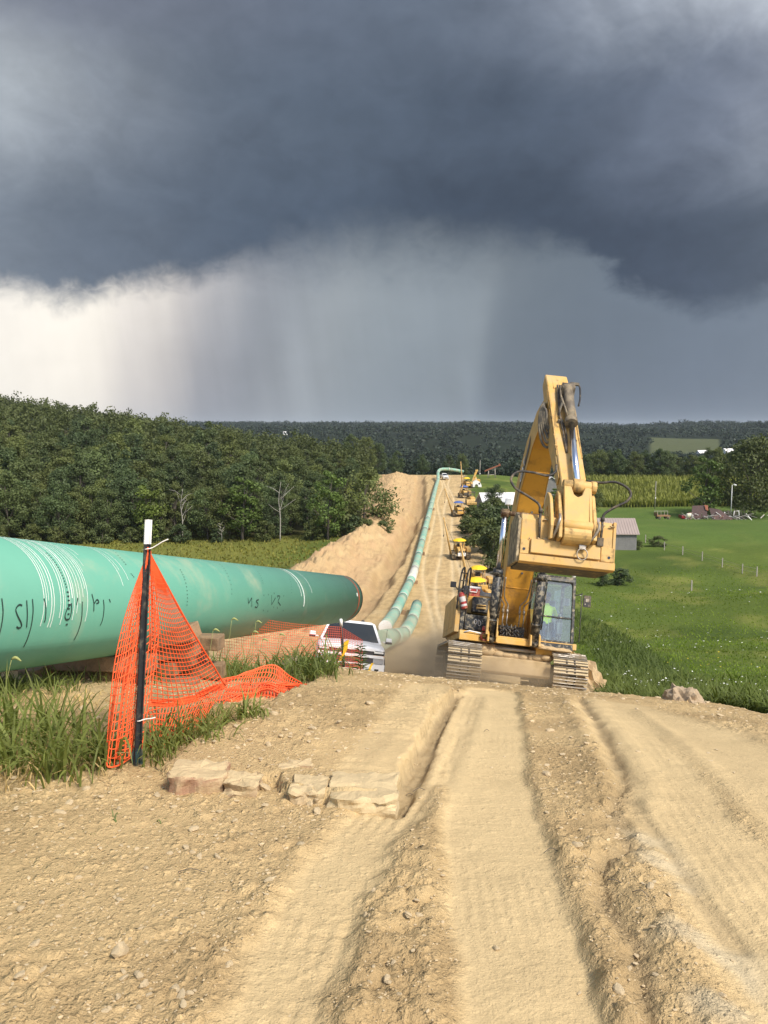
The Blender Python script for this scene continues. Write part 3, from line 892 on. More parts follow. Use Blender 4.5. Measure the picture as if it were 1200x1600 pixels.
# stones lying on the earth: the larger ones one by one, the rubble as one mass
def build_stones():
    protos = []
    st = mat('sandstone', (0.52, 0.405, 0.245), 0.9, var=0.22, vscale=9, bump=(20, 0.5))
    for i in range(7):
        mb = MB(); mb.rock((0, 0, 0), (1, 0.8, 0.5), seed=i * 3 + 1, rough=0.26, sub=2)
        o = mb.build('stone', st, ROAD); protos.append(o.data); bpy.data.objects.remove(o)
    rn = random.Random(5); k = 0
    while k < 150:
        px = rn.uniform(-20, 1220); py = rn.uniform(1110, 1610)
        p = hit(px, py)
        if road_z(p.x, p.y, _ns) > 0.3 or float(corridor(np.array([p.x]), np.array([p.y]))[0]) < 0.3: continue
        if px > 640 and rn.random() < 0.45: continue
        s = p.y / F_PX * rn.uniform(4.5, 9) * (1.5 if rn.random() < 0.1 else 1)
        o = link('stone', rn.choice(protos), ROAD); o.location = (p.x, p.y, road_z(p.x, p.y) + s * 0.15)
        o.scale = (s, s * rn.uniform(.7, 1), s * rn.uniform(.7, 1.1)); o.rotation_euler = (rn.uniform(-.4, .4), rn.uniform(-.4, .4), rn.uniform(0, 6)); k += 1
    for px, py, s in ((190, 1513, 0.042), (420, 1195, 0.025), (415, 1248, 0.035), (775, 1500, 0.016)):
        p = hit(px, py); o = link('stone', protos[int(px) % 7], ROAD); o.location = (p.x, p.y, road_z(p.x, p.y) + s * 0.3)
        o.scale = (s, s * 0.8, s); o.rotation_euler = (0.2, 0.5, px)
    # rubble
    base = []
    for i in range(6):
        mb = MB(); mb.rock((0, 0, 0), (1, 0.8, 0.6), seed=40 + i, rough=0.3, sub=0); base.append((np.array(mb.v), np.array(mb.f)))
    V = []; F = []; nv = 0
    N = 15000
    yy = np.exp(RNG.uniform(math.log(1.8), math.log(17), N)); xx = RNG.uniform(-0.56, 0.56, N) * yy + 0.0
    cor = corridor(xx, yy); keep_n = fbm(xx * 1.5, yy * 1.5, 3, 91)
    for i in range(N):
        if cor[i] < 0.1 or (road_z(xx[i], yy[i], _ns) > 0.25 and RNG.random() > 0.06) or keep_n[i] < RNG.uniform(0.25, 0.58): continue
        s = yy[i] / F_PX * RNG.uniform(1.0, 3.4) * (0.7 + RNG.random() ** 4); v, f = base[i % 6]
        a = RNG.uniform(0, 6.28); ca, sa = math.cos(a), math.sin(a)
        q = v * s * np.array([1, RNG.uniform(.7, 1), RNG.uniform(.6, 1)])
        q = np.stack([q[:, 0] * ca - q[:, 1] * sa, q[:, 0] * sa + q[:, 1] * ca, q[:, 2]], 1) + np.array([xx[i], yy[i], road_z(xx[i], yy[i]) + s * 0.2])
        V.append(q); F.append(f + nv); nv += len(q)
    o = mesh_np('rubble', np.concatenate(V), np.concatenate(F), [st]); tag(o, kind='stuff')

    mb = MB(); rn = random.Random(9)
    for px, py in ((905, 1182), (930, 1190), (760, 1152), (640, 1245), (655, 1250), (960, 1400), (300, 1385), (860, 1350), (1000, 1430)):
        p = hit(px, py); z = road_z(p.x, p.y); a = rn.uniform(-.6, .6); l = rn.uniform(.02, .06)
        mb.tube(spline([(p.x - l * math.cos(a), p.y - l * math.sin(a), z + .012), (p.x, p.y, z + rn.uniform(.015, .035)), (p.x + l * math.cos(a), p.y + l * math.sin(a), z + .01)], 3), .0016, 4)
    tag(mb.build('twigs', [M['bark']]), kind='stuff')


build_stones()


# ------------------------------------------------------------------ rock slabs at the edge of the bench
def rock_slab(label, px, py, w, d, h, rz, tilt, col, seed, grp=None):
    p = hit(px, py)
    rn = random.Random(seed)
    n = 18; poly = []
    for i in range(n):
        a = 2 * math.pi * i / n
        k = 1 / max(abs(math.cos(a)), abs(math.sin(a)))
        k = min(k, 1.28) * rn.uniform(.93, 1.03)
        poly.append((math.cos(a) * w / 2 * k, math.sin(a) * d / 2 * k))
    mb = MB(); layers = [(0.98, -h * 0.6), (1.03, -h * 0.1), (0.99, h * 0.22), (1.0, h * 0.42), (0.93, h * 0.5)]
    vs = [(q[0] * k + rn.uniform(-.012, .012), q[1] * k + rn.uniform(-.012, .012), z + rn.uniform(-.012, .012)) for k, z in layers for q in poly]
    vs.append((0, 0, h * 0.5)); t = len(vs) - 1; L = len(layers)
    fs = [(i * n + k, i * n + (k + 1) % n, (i + 1) * n + (k + 1) % n, (i + 1) * n + k) for i in range(L - 1) for k in range(n)]
    fs += [((L - 1) * n + k, (L - 1) * n + (k + 1) % n, t) for k in range(n)]
    mb.add(vs, fs)
    m = mat('slab_rock', col, 0.9, dirt=((0.5, 0.39, 0.22), 0.34, 6), var=0.25, vscale=8, bump=(16, 0.7))
    bm = bmesh.new()
    o_ = mb.build('rock_slab', m); bm.from_mesh(o_.data); bmesh.ops.subdivide_edges(bm, edges=bm.edges[:], cuts=2, use_grid_fill=True, smooth=0.15)
    nv_ = np.array([v.co for v in bm.verts]); q_ = (fbm(nv_[:, 0] * 14 + seed, nv_[:, 1] * 14 + nv_[:, 2] * 11, 4, seed) - .5) * .035
    bm.normal_update()
    for v_, k_ in zip(bm.verts, q_): v_.co += v_.normal * float(k_)
    me_ = o_.data; bm.to_mesh(me_); bm.free(); bpy.data.objects.remove(o_)
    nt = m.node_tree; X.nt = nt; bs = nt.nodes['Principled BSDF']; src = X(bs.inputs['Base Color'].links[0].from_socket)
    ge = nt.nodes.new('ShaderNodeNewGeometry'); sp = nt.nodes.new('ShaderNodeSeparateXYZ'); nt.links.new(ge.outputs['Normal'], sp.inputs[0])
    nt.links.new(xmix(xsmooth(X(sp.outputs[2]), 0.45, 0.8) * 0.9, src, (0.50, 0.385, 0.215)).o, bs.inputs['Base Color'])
    o = link('rock_slab', me_)
    o.location = (p.x, p.y + d * 0.3, p.z + (0.15 if seed == 3 else 0.12) - h * 0.5); o.rotation_euler = (tilt[0], tilt[1], rz)
    tag(o, label, 'rock', 'flat rock slabs breaking out of the road edge')


rock_slab('reddish rock slab sticking out of the road edge below the orange netting', 306, 1250, 0.31, 0.26, 0.20, 0.05, (0.02, 0.06), (0.33, 0.19, 0.115), 3)
rock_slab('thin brown rock slab half buried right beside the large reddish slab', 376, 1256, 0.2, 0.2, 0.10, -0.1, (0.0, 0.02), (0.32, 0.22, 0.13), 4)
rock_slab('small reddish slab standing behind the loose stones in the road step', 462, 1232, 0.2, 0.14, 0.11, 0.3, (0.05, -0.05), (0.34, 0.21, 0.12), 5)
rock_slab('tan slab with a vertical crack at its right end in the road step', 482, 1266, 0.19, 0.24, 0.13, 0.0, (0.0, 0.03), (0.45, 0.34, 0.2), 6)
rock_slab('pale dusty slab with tread prints at the right corner of the road step', 565, 1274, 0.37, 0.36, 0.13, -0.06, (0.0, 0.0), (0.55, 0.43, 0.25), 7)


# earth clods beside the road
def mound(label, x, y, sx, sy, sz, seed, col='dirt_lump', name='dirt_mound'):
    bm = bmesh.new(); bmesh.ops.create_icosphere(bm, subdivisions=4, radius=1)
    vs = np.array([v.co for v in bm.verts]); fs = [[v.index for v in f.verts] for f in bm.faces]; bm.free()
    k = 0.6 + 0.8 * fbm(vs[:, 0] * 2.4 + seed + 0.7 * vs[:, 2], vs[:, 1] * 2 + seed * 2 + vs[:, 2], 4, seed)
    d1, _, rv = worley(vs[:, 0] * 5 + seed, vs[:, 1] * 5 + vs[:, 2] * 4, seed); k = k + np.clip(.5 - d1, 0, 1) * rv * 0.5; d1, _, rv = worley(vs[:, 0] * 11 + seed, vs[:, 1] * 11 + vs[:, 2] * 9, seed + 3); k = k + np.clip(.5 - d1, 0, 1) * rv * 0.22
    V = vs * k[:, None] * np.array([sx, sy, sz])
    o = mesh_np(name, V, fs, [M[col]]); o.location = (x, y, ground(x, y) - sz * 0.1); tag(o, label, 'dirt')
    return o


p = hit(1076, 1104); mound('largest bare dirt clod among the white flowers at the right road edge', p.x, p.y + .2, 0.27, 0.30, 0.24, 3, 'spoil_lump')
p = hit(1041, 1074); mound('middle bare dirt clod in the weeds behind the largest one', p.x, p.y + .2, 0.24, 0.26, 0.26, 6, 'spoil_lump')
p = hit(1017, 1054); mound('smallest tan clod in the weeds near the excavator', p.x, p.y + .2, 0.13, 0.13, 0.15, 8, 'spoil_lump')
mound('bank of loose earth piled beside the right excavator track', 5.75, 23.2, 0.6, 2.6, 1.05, 10)
mound('grassy lump of dark earth at the tip of the orange netting', -0.98, 8.6, 0.22, 0.3, 0.2, 14, 'spoil_lump')


# ------------------------------------------------------------------ grass and weeds


def blades(n, xy, h, w, droop=(0.2, 0.7), seg=4, zf=top_zv, seed=0, base_spread=0.0):
    rg = np.random.default_rng(seed)
    x, y = xy[:, 0], xy[:, 1]; n = len(x)
    z = zf(x, y) - 0.02
    az = rg.uniform(0, 2 * math.pi, n); dr = rg.uniform(*droop, n)
    hh = h * rg.uniform(0.5, 1.15, n); ww = w * rg.uniform(0.6, 1.2, n)
    V = np.zeros((n, seg + 1, 2, 3)); ang = np.full(n, 0.08) + rg.uniform(0, 0.2, n); px = np.zeros(n); pz = np.zeros(n)
    side = np.stack([-np.sin(az), np.cos(az), np.zeros(n)], 1)
    tw = rg.uniform(-0.6, 0.6, n); side2 = side * np.cos(tw)[:, None] + np.stack([np.cos(az), np.sin(az), np.zeros(n)], 1) * np.sin(tw)[:, None]
    for k in range(seg + 1):
        t = k / seg
        wd = ww * (1 - t) ** 0.6 * (0.55 + 0.9 * min(t * 2.5, 1)) if k < seg else ww * 0.03
        c = np.stack([x + np.cos(az) * px, y + np.sin(az) * px, z + pz], 1)
        V[:, k, 0] = c - side2 * (wd / 2)[:, None]; V[:, k, 1] = c + side2 * (wd / 2)[:, None]
        px = px + np.sin(ang) * hh / seg; pz = pz + np.cos(ang) * hh / seg; ang = ang + dr * (1.0 + 1.4 * t)
    idx = np.arange(n * (seg + 1) * 2).reshape(n, seg + 1, 2)
    F = np.stack([idx[:, :-1, 0], idx[:, :-1, 1], idx[:, 1:, 1], idx[:, 1:, 0]], -1).reshape(-1, 4)
    tint = np.repeat(rg.uniform(0, 1, n), (seg + 1) * 2)
    return V.reshape(-1, 3), F, tint


def join(parts):
    V = []; F = []; T = []; n = 0
    for v, f, t in parts:
        V.append(v); F.append(f + n); T.append(t); n += len(v)
    return np.concatenate(V), np.concatenate(F), np.concatenate(T)


def px_scatter(n, poly, seed, clump=0, spread=0.08):
    """points on the ground under an outline seen in the photograph"""
    rn = random.Random(seed); P = np.array(poly, float); out = []
    while len(out) < n:
        a = rn.uniform(P[:, 0].min(), P[:, 0].max()); b = rn.uniform(P[:, 1].min(), P[:, 1].max())
        if not inside(np.array([a]), np.array([b]), P)[0]: continue
        q = hit(a, b)
        for _ in range(clump or 1):
            out.append((q.x + rn.gauss(0, spread), q.y + rn.gauss(0, spread)))
    return np.array(out[:n])


def build_near_grass():
    rg = RNG
    A = [(-60, 1250), (-60, 1130), (60, 1150), (160, 1170), (165, 1220), (120, 1240)]
    g = [blades(0, px_scatter(430, A, 1, 9, 0.05), 0.5, 0.017, (0.05, 0.42), 5, seed=1)]
    g.append(blades(0, px_scatter(160, [(150, 1190), (205, 1190), (190, 1215), (150, 1225)], 2, 8, 0.04), 0.3, 0.012, (0.1, 0.5), 5, seed=2))
    g.append(blades(0, px_scatter(130, [(235, 1180), (300, 1165), (290, 1205), (240, 1215)], 3, 8, 0.05), 0.34, 0.014, (0.1, 0.55), 5, seed=3))
    g.append(blades(0, px_scatter(170, [(300, 1165), (385, 1135), (405, 1142), (330, 1188)], 4, 14, 0.05), 0.25, 0.013, (0.12, 0.6), 5, seed=4))
    g.append(blades(0, px_scatter(170, [(235, 1150), (340, 1130), (330, 1165), (240, 1180)], 6, 8, 0.07), 0.24, 0.012, (0.1, 0.6), 4, seed=6))
    o = mesh_np('tall_grass', *join(g)[:2], [M['grass']], attrs={'tint': join(g)[2]}); tag(o, kind='stuff')
    B = [(325, 1072), (420, 1072), (505, 1078), (525, 1066), (470, 1052), (330, 1050)]
    g = [blades(0, px_scatter(1150, B, 7, 10, 0.12), 0.46, 0.016, (0.1, 0.6), 5, seed=7)]
    g.append(blades(0, px_scatter(420, [(-40, 1105), (110, 1095), (110, 1075), (-40, 1080)], 8, 10, 0.1), 0.24, 0.012, (0.1, 0.6), 4, seed=8))
    g.append(blades(0, px_scatter(220, [(105, 1075), (260, 1075), (260, 1060), (105, 1062)], 9, 8, 0.12), 0.25, 0.012, (0.1, 0.6), 4, seed=9))
    v, f, t = join(g)
    o = mesh_np('grass_under_pipe', v, f, [M['grass']], attrs={'tint': t}); tag(o, kind='stuff')
    g = [blades(0, px_scatter(260, A, 41, 6, 0.08), 0.26, 0.008, (0.3, 0.9), 4, seed=41), blades(0, px_scatter(300, [(-40, 1160), (200, 1165), (200, 1090), (-40, 1090)], 42, 5, 0.1), 0.16, 0.007, (0.4, 1.1), 4, seed=42),
         blades(0, px_scatter(200, [(235, 1180), (400, 1130), (400, 1100), (235, 1140)], 43, 5, 0.08), 0.18, 0.006, (0.4, 1.0), 4, seed=43)]
    v, f, t = join(g); o = mesh_np('straw', v, f, [leaf_mat('dry_straw', (0.40, 0.31, 0.15), 0.2)], attrs={'tint': t}); tag(o, kind='stuff')
    v, f, t = blades(0, np.array([(hit(a, b).x, hit(a, b).y) for a, b in ((176, 1297), (180, 1299), (183, 1300), (140, 1322), (150, 1318), (246, 1300), (255, 1298), (178, 1296))]), 0.09, 0.008, (.3, .8), 4, seed=44)
    tag(mesh_np('grass_sprigs', v, f, [M['grass']], attrs={'tint': t}), kind='stuff')
    # seed heads on thin stems in front of the pipe
    mb = MB()
    for px, py, d, h in ((395, 988, 9.6, .75), (400, 972, 10.0, .8), (362, 968, 9.0, .7), (333, 985, 8.8, .6), (437, 992, 10.5, .7), (18, 1030, 5.9, .8), (470, 1010, 11, .5), (410, 1000, 9.8, .6)):
        q = at(px, py, d); z0 = top_z(q.x, q.y); dx = 0.05
        mb.tube(spline([(q.x - .1, q.y, z0), (q.x - .05, q.y, (q.z + z0) / 2), (q.x, q.y, q.z)], 4), 0.0025, 4)
        mb.tube(spline([(q.x, q.y, q.z), (q.x + .03, q.y, q.z + .012), (q.x + .075, q.y - .01, q.z - .012)], 4), [.005, .008, .011, .012, .012, .011, .009, .006, .003], 6)
    o = mb.build('foxtail_grass', mat('seed_head', (0.30, 0.32, 0.12), 0.9)); tag(o, kind='stuff')


build_near_grass()


def build_meadow():
    """right hand meadow: tufts of grass, taller weeds and white flowers along the road edge"""
    rg = np.random.default_rng(77)
    n = 42000
    y = np.exp(rg.uniform(math.log(8), math.log(120), n)); x = XR(y) + 0.2 + rg.random(n) * (0.56 * y + 4 - XR(y))
    ok = (corridor(x, y) < 0.1) & (x < 0.56 * y + 2) & (x > XR(y) - 0.5); xy = np.stack([x, y], 1)[ok]
    size = np.interp(xy[:, 1], [8, 20, 60, 120], [0.2, 0.26, 0.3, 0.32])
    V, F, T = blades(0, xy, size * np.interp(xy[:, 1], [20, 40], [1, .62]), np.interp(xy[:, 1], [8, 20, 60, 120], [0.02, 0.035, 0.09, 0.16]), (0.1, 0.7), 3, Hbase, 5)
    pt = sst(0.4, 0.65, fbm(xy[:, 0] / 6, xy[:, 1] / 6, 3, 51)); T = 0.25 * T + 0.75 * np.repeat(pt, 8)
    o = mesh_np('meadow_grass', V, F, [M['meadow']], attrs={'tint': T}); tag(o, kind='stuff')
    # weeds between road and meadow
    n = 15000
    y = np.exp(rg.uniform(math.log(8.5), math.log(34), n)); off = np.abs(rg.normal(0, 1, n)) * np.interp(y, [8, 14, 30], [0.5, 1.6, 2.4]); x = XR(y) + 0.15 + off
    ok = corridor(x, y) < 0.05; xy = np.stack([x, y], 1)[ok]
    g = blades(0, xy, np.interp(xy[:, 1], [8, 14, 30], [0.2, 0.6, 1.0]) * (0.5 + fbm(xy[:, 0] * .9, xy[:, 1] * .6, 2, 58)), np.interp(xy[:, 1], [8, 30], [0.02, 0.05]), (0.15, 0.7), 4, Hbase, 6)
    o = mesh_np('roadside_weeds', *g[:2], [M['leaf_light']], attrs={'tint': g[2] * 0.55}); tag(o, kind='stuff')
    wp = px_scatter(5200, [(893, 955), (960, 985), (1010, 1020), (1062, 1062), (1125, 1118), (1060, 1108), (985, 1094), (938, 1084), (936, 1030), (900, 1000)], 61, 6, 0.16)
    wp = wp[corridor(wp[:, 0], wp[:, 1]) < 0.15]
    g = blades(0, wp, np.interp(wp[:, 1], [9, 14, 30], [.22, .55, .95]), np.interp(wp[:, 1], [9, 30], [.018, .06]), (.15, .8), 4, Hbase, 62)
    o = mesh_np('dark_roadside_weeds', *g[:2], [M['weed']], attrs={'tint': g[2] * .7}); tag(o, kind='stuff')
    mb = MB(); rn = random.Random(3)
    def flat(q, s, m):
        nseg = 6
        mb.add([q] + [(q[0] + s * math.cos(k * 1.047), q[1] + s * math.sin(k * 1.047), q[2] + rn.uniform(-.3, .3) * s) for k in range(nseg)], [(0, 1 + k, 1 + (k + 1) % nseg) for k in range(nseg)], m)
    for i in range(200):
        yy = math.exp(rn.uniform(math.log(9), math.log(30))); xx = float(XR(yy)) + 0.3 + abs(rn.gauss(0, 1)) * (2.2 if yy > 12 else 1.0)
        if fbm(np.array([xx * .9]), np.array([yy * .5]), 2, 57)[0] < .48: continue
        zz = ground(xx, yy); h = rn.uniform(.45, .85) if yy > 13 else rn.uniform(.3, .5)
        flat((xx, yy, zz + h), yy / F_PX * rn.uniform(.8, 1.9), 0)
    for i in range(220):
        yy = rn.uniform(14, 100); xx = rn.uniform(float(XR(yy)) + 2, 0.5 * yy + 1)
        if fbm(np.array([xx / 7.0]), np.array([yy / 7.0]), 3, 55)[0] < 0.52: continue
        flat((xx, yy, ground(xx, yy) + rn.uniform(.3, .5)), yy / F_PX * rn.uniform(.8, 1.6), 1 if yy < 50 and rn.random() < .7 else 0)
    o = mb.build('wildflowers', [M['flower'], M['flower_yellow']]); tag(o, kind='stuff')
    # left meadow beyond the pipe
    n = 9000
    y = rg.uniform(85, 158, n); x = -rg.random(n) * 0.55 * y; ok = x < XL(y) - 1
    xy = np.stack([x, y], 1)[ok]
    g = blades(0, xy, 0.5, 0.35, (0.1, 0.6), 2, Hbase, 9)
    o = mesh_np('dry_meadow_grass', *g[:2], [leaf_mat('dry_grass', (0.15, 0.165, 0.04), 0.3)], attrs={'tint': g[2]}); tag(o, kind='stuff')


build_meadow()

# ------------------------------------------------------------------ the big green pipe in the foreground
PR = 0.533
P_A = at(0, 944, 6.5); P_B = at(531, 935.5, 18.6)
P_AX = (P_B - P_A).normalized()
P_A = P_A - P_AX * 4.5
P_L = (P_B - P_A).length
P_V = P_AX.cross(Vector((0, 0, 1))).normalized(); P_U = P_V.cross(P_AX).normalized()


def on_pipe(s, th, lift=0.002):
    return P_A + P_AX * s + (P_U * math.cos(th) + P_V * math.sin(th)) * (PR + lift)


def pipe_px(px, py):
    """(distance along, angle from the top) of the spot on the pipe under a line of sight"""
    d = Vector(ray(px, py)); o = -P_A
    d2 = d - P_AX * d.dot(P_AX); o2 = o - P_AX * o.dot(P_AX)
    a = d2.dot(d2); b = 2 * d2.dot(o2); c = o2.dot(o2) - PR * PR
    t = (-b - math.sqrt(max(b * b - 4 * a * c, 0))) / (2 * a)
    q = d * t - P_A; s = q.dot(P_AX); r = q - P_AX * s
    return s, math.atan2(r.dot(P_V), r.dot(P_U))


def pipe_ribbon(mb, pts, w, m=0, lift=0.0025):
    """flat stroke lying on the pipe through (s, angle) points"""
    vs = []
    for i, (s, t) in enumerate(pts):
        a = pts[max(i - 1, 0)]; b = pts[min(i + 1, len(pts) - 1)]
        ds, dt = b[0] - a[0], (b[1] - a[1]) * PR; l = math.hypot(ds, dt) or 1
        ns, ntt = -dt / l * w / 2, ds / l * w / 2 / PR
        vs += [on_pipe(s + ns, t + ntt, lift), on_pipe(s - ns, t - ntt, lift)]
    mb.add(vs, [(2 * i, 2 * i + 1, 2 * i + 3, 2 * i + 2) for i in range(len(pts) - 1)], m)


def hoop(mb, s, a0, a1, w, m=0, lift=0.0025, wob=0.0):
    n = max(3, int(abs(a1 - a0) / 6))
    pipe_ribbon(mb, [(s + wob * math.sin(i), R(a0 + (a1 - a0) * i / n)) for i in range(n + 1)], w, m, lift)


def build_big_pipe():
    root = thing('pipe', 'big light green coated steel pipe with white stripes resting on timbers on the left', 'pipe', P_A)
    mt = Matrix.Translation(-P_A)
    n = 96; mb = MB()
    fr = [(0, PR), (P_L, PR), (P_L, PR - 0.02), (0, PR - 0.02)]
    vs = []
    for s, r in fr:
        for k in range(n):
            a = 2 * math.pi * k / n
            vs.append(P_AX * s + (P_U * math.cos(a) + P_V * math.sin(a)) * r)
    fs = [(i * n + k, i * n + (k + 1) % n, ((i + 1) % 4) * n + (k + 1) % n, ((i + 1) % 4) * n + k) for i in range(4) for k in range(n)]
    mb.add(vs, fs, 0, True)
    for i in range(len(mb.f)):
        if n <= i < 2 * n: mb.sm[i] = False
    mb.build('pipe_wall', [M['pipe']], root)
    def part(mb, name, mats):
        o = mb.build(name, mats, root); o.data.transform(mt); return o
    # paint stripes round the pipe
    rn = random.Random(2)
    for px, a0, a1, w in ((66, 4, 104, 9), (69.5, 3, 96, 8), (73, 5, 84, 6), (78, 3, 108, 10), (82, 6, 107, 9), (92, 5, 101, 8), (96, 8, 106, 9), (99, 10, 90, 6), (106, 2, 88, 8), (110, 2, 84, 13),
                          (113, 8, 104, 8), (118, 9, 80, 7), (122, 14, 86, 7), (118, 78, 96, 8), (127, 10, 84, 7), (131, 14, 76, 8), (134, 16, 102, 8), (137, 20, 60, 5), (150, 8, 36, 7), (143, 10, 50, 5), (192, 5, 70, 7), (196, 5, 52, 6), (203, 6, 66, 7)):
        mb = MB(); s, _ = pipe_px(px, 915); hoop(mb, s, a0 + rn.uniform(-1, 1), a1 + rn.uniform(-2, 2), w / 1000, wob=0.0012); part(mb, 'paint_stripe', [M['chalk']])
    s1, _ = pipe_px(470, 925); s2, _ = pipe_px(487, 925); s3, _ = pipe_px(474, 925)
    for a_ in ((s1, 4, 82, 0.02), (s3, 10, 100, 0.045), (s2, 12, 76, 0.014)): mb = MB(); hoop(mb, *a_); part(mb, 'paint_stripe', [M['chalk']])
    mb = MB(); sr = P_L - 0.42
    for a in range(20, 150, 26): hoop(mb, sr, a, a + 26, 0.10)
    part(mb, 'red_band', [M['ring_red']])
    mb = MB(); hoop(mb, P_L - 0.05, 0, 360, 0.10, lift=0.003); part(mb, 'bevelled_end', [mat('bare_pipe_end', (0.05, 0.045, 0.04), 0.5, 0.5)])
    mb = MB(); hoop(mb, P_L - 0.62, 74, 82, 0.10); part(mb, 'paint_stripe', [M['chalk']])
    # hand-written marks and stencilled dots
    mb = MB()
    def stroke(pts, w=0.011):
        mb = MB()
        P = [Vector((a, b, 0)) for a, b in pts]
        P = spline(P, 5) if len(P) > 2 else P
        pipe_ribbon(mb, [pipe_px(q.x, q.y) for q in P], w, 0, 0.0045); part(mb, 'marker_stroke', [M['ink']])
    for st in ([(2, 935), (4, 955), (2, 975), (-2, 992)], [(34, 946), (29, 945), (24, 952), (27, 962), (32, 972), (33, 978), (29, 981), (25, 979)], [(41, 938), (42, 960), (41, 980)],
               [(50, 936), (51, 955), (48, 978), (42, 998), (36, 1011)], [(68, 935), (71, 950), (70, 968), (68, 972)], [(111, 943), (105, 950), (101, 962), (103, 968), (108, 966), (111, 955), (111, 943)],
               [(121, 934), (119, 945)], [(128, 940), (127, 965), (122, 985), (115, 1000)], [(143, 928), (146, 942), (146, 955)], [(146, 944), (151, 937), (154, 941), (150, 943)],
               [(161, 937), (162, 950), (160, 967), (156, 977)], [(170, 936), (172, 941)]):
        stroke(st, 0.012)
    for st in ([(387, 934), (388, 942)], [(388, 943), (393, 934)], [(393, 934), (393, 948)], [(404, 937), (400, 939), (403, 944), (401, 949), (398, 948)], [(412, 929), (411, 955)], [(419, 928), (418, 956)],
               [(424, 930), (424, 945)], [(424, 945), (430, 934)], [(433, 931), (433, 951)], [(433, 931), (437, 932), (434, 939)], [(434, 940), (438, 946)], [(443, 930), (442, 955)], [(428, 926), (427, 950)],
               ):
        stroke(st, 0.016)
    def dots(pts, n, w=0.012):
        q = [pipe_px(*p) for p in pts]
        for i in range(n):
            t = i / n * (len(q) - 1); k = int(t); u = t - k
            s = q[k][0] + (q[k + 1][0] - q[k][0]) * u; a = q[k][1] + (q[k + 1][1] - q[k][1]) * u
            pipe_ribbon(mb, [(s, a), (s, a + 0.022)], w, 0, 0.0045)
    dots([(72, 864), (92, 890), (104, 921)], 14); dots([(105, 924), (107, 950), (102, 982)], 8, 0.03); dots([(168, 856), (185, 870), (198, 885)], 9); dots([(204, 896), (210, 903)], 3)
    dots([(281, 890), (288, 905), (292, 928), (291, 950)], 12, 0.016); dots([(343, 882), (356, 900), (361, 935)], 10, 0.016); dots([(402, 893), (411, 915)], 6, 0.016); dots([(452, 905), (455, 930)], 6, 0.016)
    tag(part(mb, 'stencil_dots', [M['ink']]), kind='stuff')


build_big_pipe()


# timbers under it
def timber(label, c, d, L, w, h, roll=0):
    d = Vector(d).normalized(); up = Vector((0, 0, 1)); v = up.cross(d).normalized(); u = d.cross(v)
    mx = Matrix((d, v, u)).transposed().to_4x4(); mx = Matrix.Translation(c) @ mx @ Matrix.Rotation(roll, 4, 'X')
    mb = MB(); n = 6; rn = random.Random(int(c[0] * 1000) + int(c[2] * 777))
    vs = []
    for i in range(n + 1):
        x = -L / 2 + L * i / n
        for sy, sz in ((-1, -1), (1, -1), (1, 1), (-1, 1)):
            vs.append((x + rn.uniform(-.004, .004), sy * w / 2 + rn.uniform(-.006, .006), sz * h / 2 + rn.uniform(-.006, .006)))
    fs = [(i * 4 + k, i * 4 + (k + 1) % 4, (i + 1) * 4 + (k + 1) % 4, (i + 1) * 4 + k) for i in range(n) for k in range(4)] + [(3, 2, 1, 0), tuple(n * 4 + k for k in range(4))]
    mb.add(vs, fs); o = mb.build('timber_skid', M['timber'], bevel=0.012, seg=2); o.matrix_world = mx
    return tag(o, label, 'timber', 'timber skids propping up the green pipe')


def build_skids():
    cx = at(256, 1054, 8.9); g = ground(cx.x, cx.y)
    u = P_V.copy(); u.z = 0; u.normalize(); a = P_AX.copy(); a.z = 0; a.normalize()
    C = Vector((cx.x, cx.y, 0))
    def T(label, off_u, off_a, z, d, L=1.15, roll=0): timber(label, C + u * off_u + a * off_a + Vector((0, 0, g + z)), d, L, 0.2, 0.155, roll)
    T('bottom timber lying flat at the front of the pile behind the orange netting', -0.05, -0.36, 0.07, u + a * 0.1)
    T('bottom timber at the back of the pile under the green pipe', 0.0, 0.34, 0.07, u)
    T('cross timber of the second layer whose end faces the tall grass', 0.2, 0.1, 0.235, a + u * 0.1, 0.8)
    T('cross timber of the second layer on the post side of the pile', -0.34, -0.05, 0.235, a - u * 0.15)
    T('short timber wedged at a slant in the middle of the pile', 0.02, -0.24, 0.40, u * 0.95 + a * 0.1 + Vector((0, 0, 0.12)), 0.95)
    T('topmost timber of the pile, tilted with its pale sawn end upward beside the netting', 0.06, -0.30, 0.56, u * 0.95 - a * 0.12 + Vector((0, 0, 0.26)), 1.0, 0.1)
    T('timber right under the pipe on top of the pile', 0.0, 0.2, 0.42, u, 1.2)
    c2 = at(140, 1048, 8.1); g = ground(c2.x, c2.y)
    C = Vector((c2.x, c2.y, 0))
    T('lower timber in the grass under the pipe left of the post', -0.2, 0.05, 0.08, u, 1.3)
    T('upper timber under the pipe left of the post, light grey', 0.05, -0.05, 0.25, u + a * 0.08, 1.3)
    T('stubby timber block standing in the grass below the pipe', -0.42, -0.22, 0.16, a + u * 0.1, 0.35)


build_skids()

# ------------------------------------------------------------------ steel post and orange netting
PB = hit(217, 1207); PB.z = top_z(PB.x, PB.y)
PT = at(234, 812, 4.92)


def post_pt(t): return PB + (PT - PB) * t


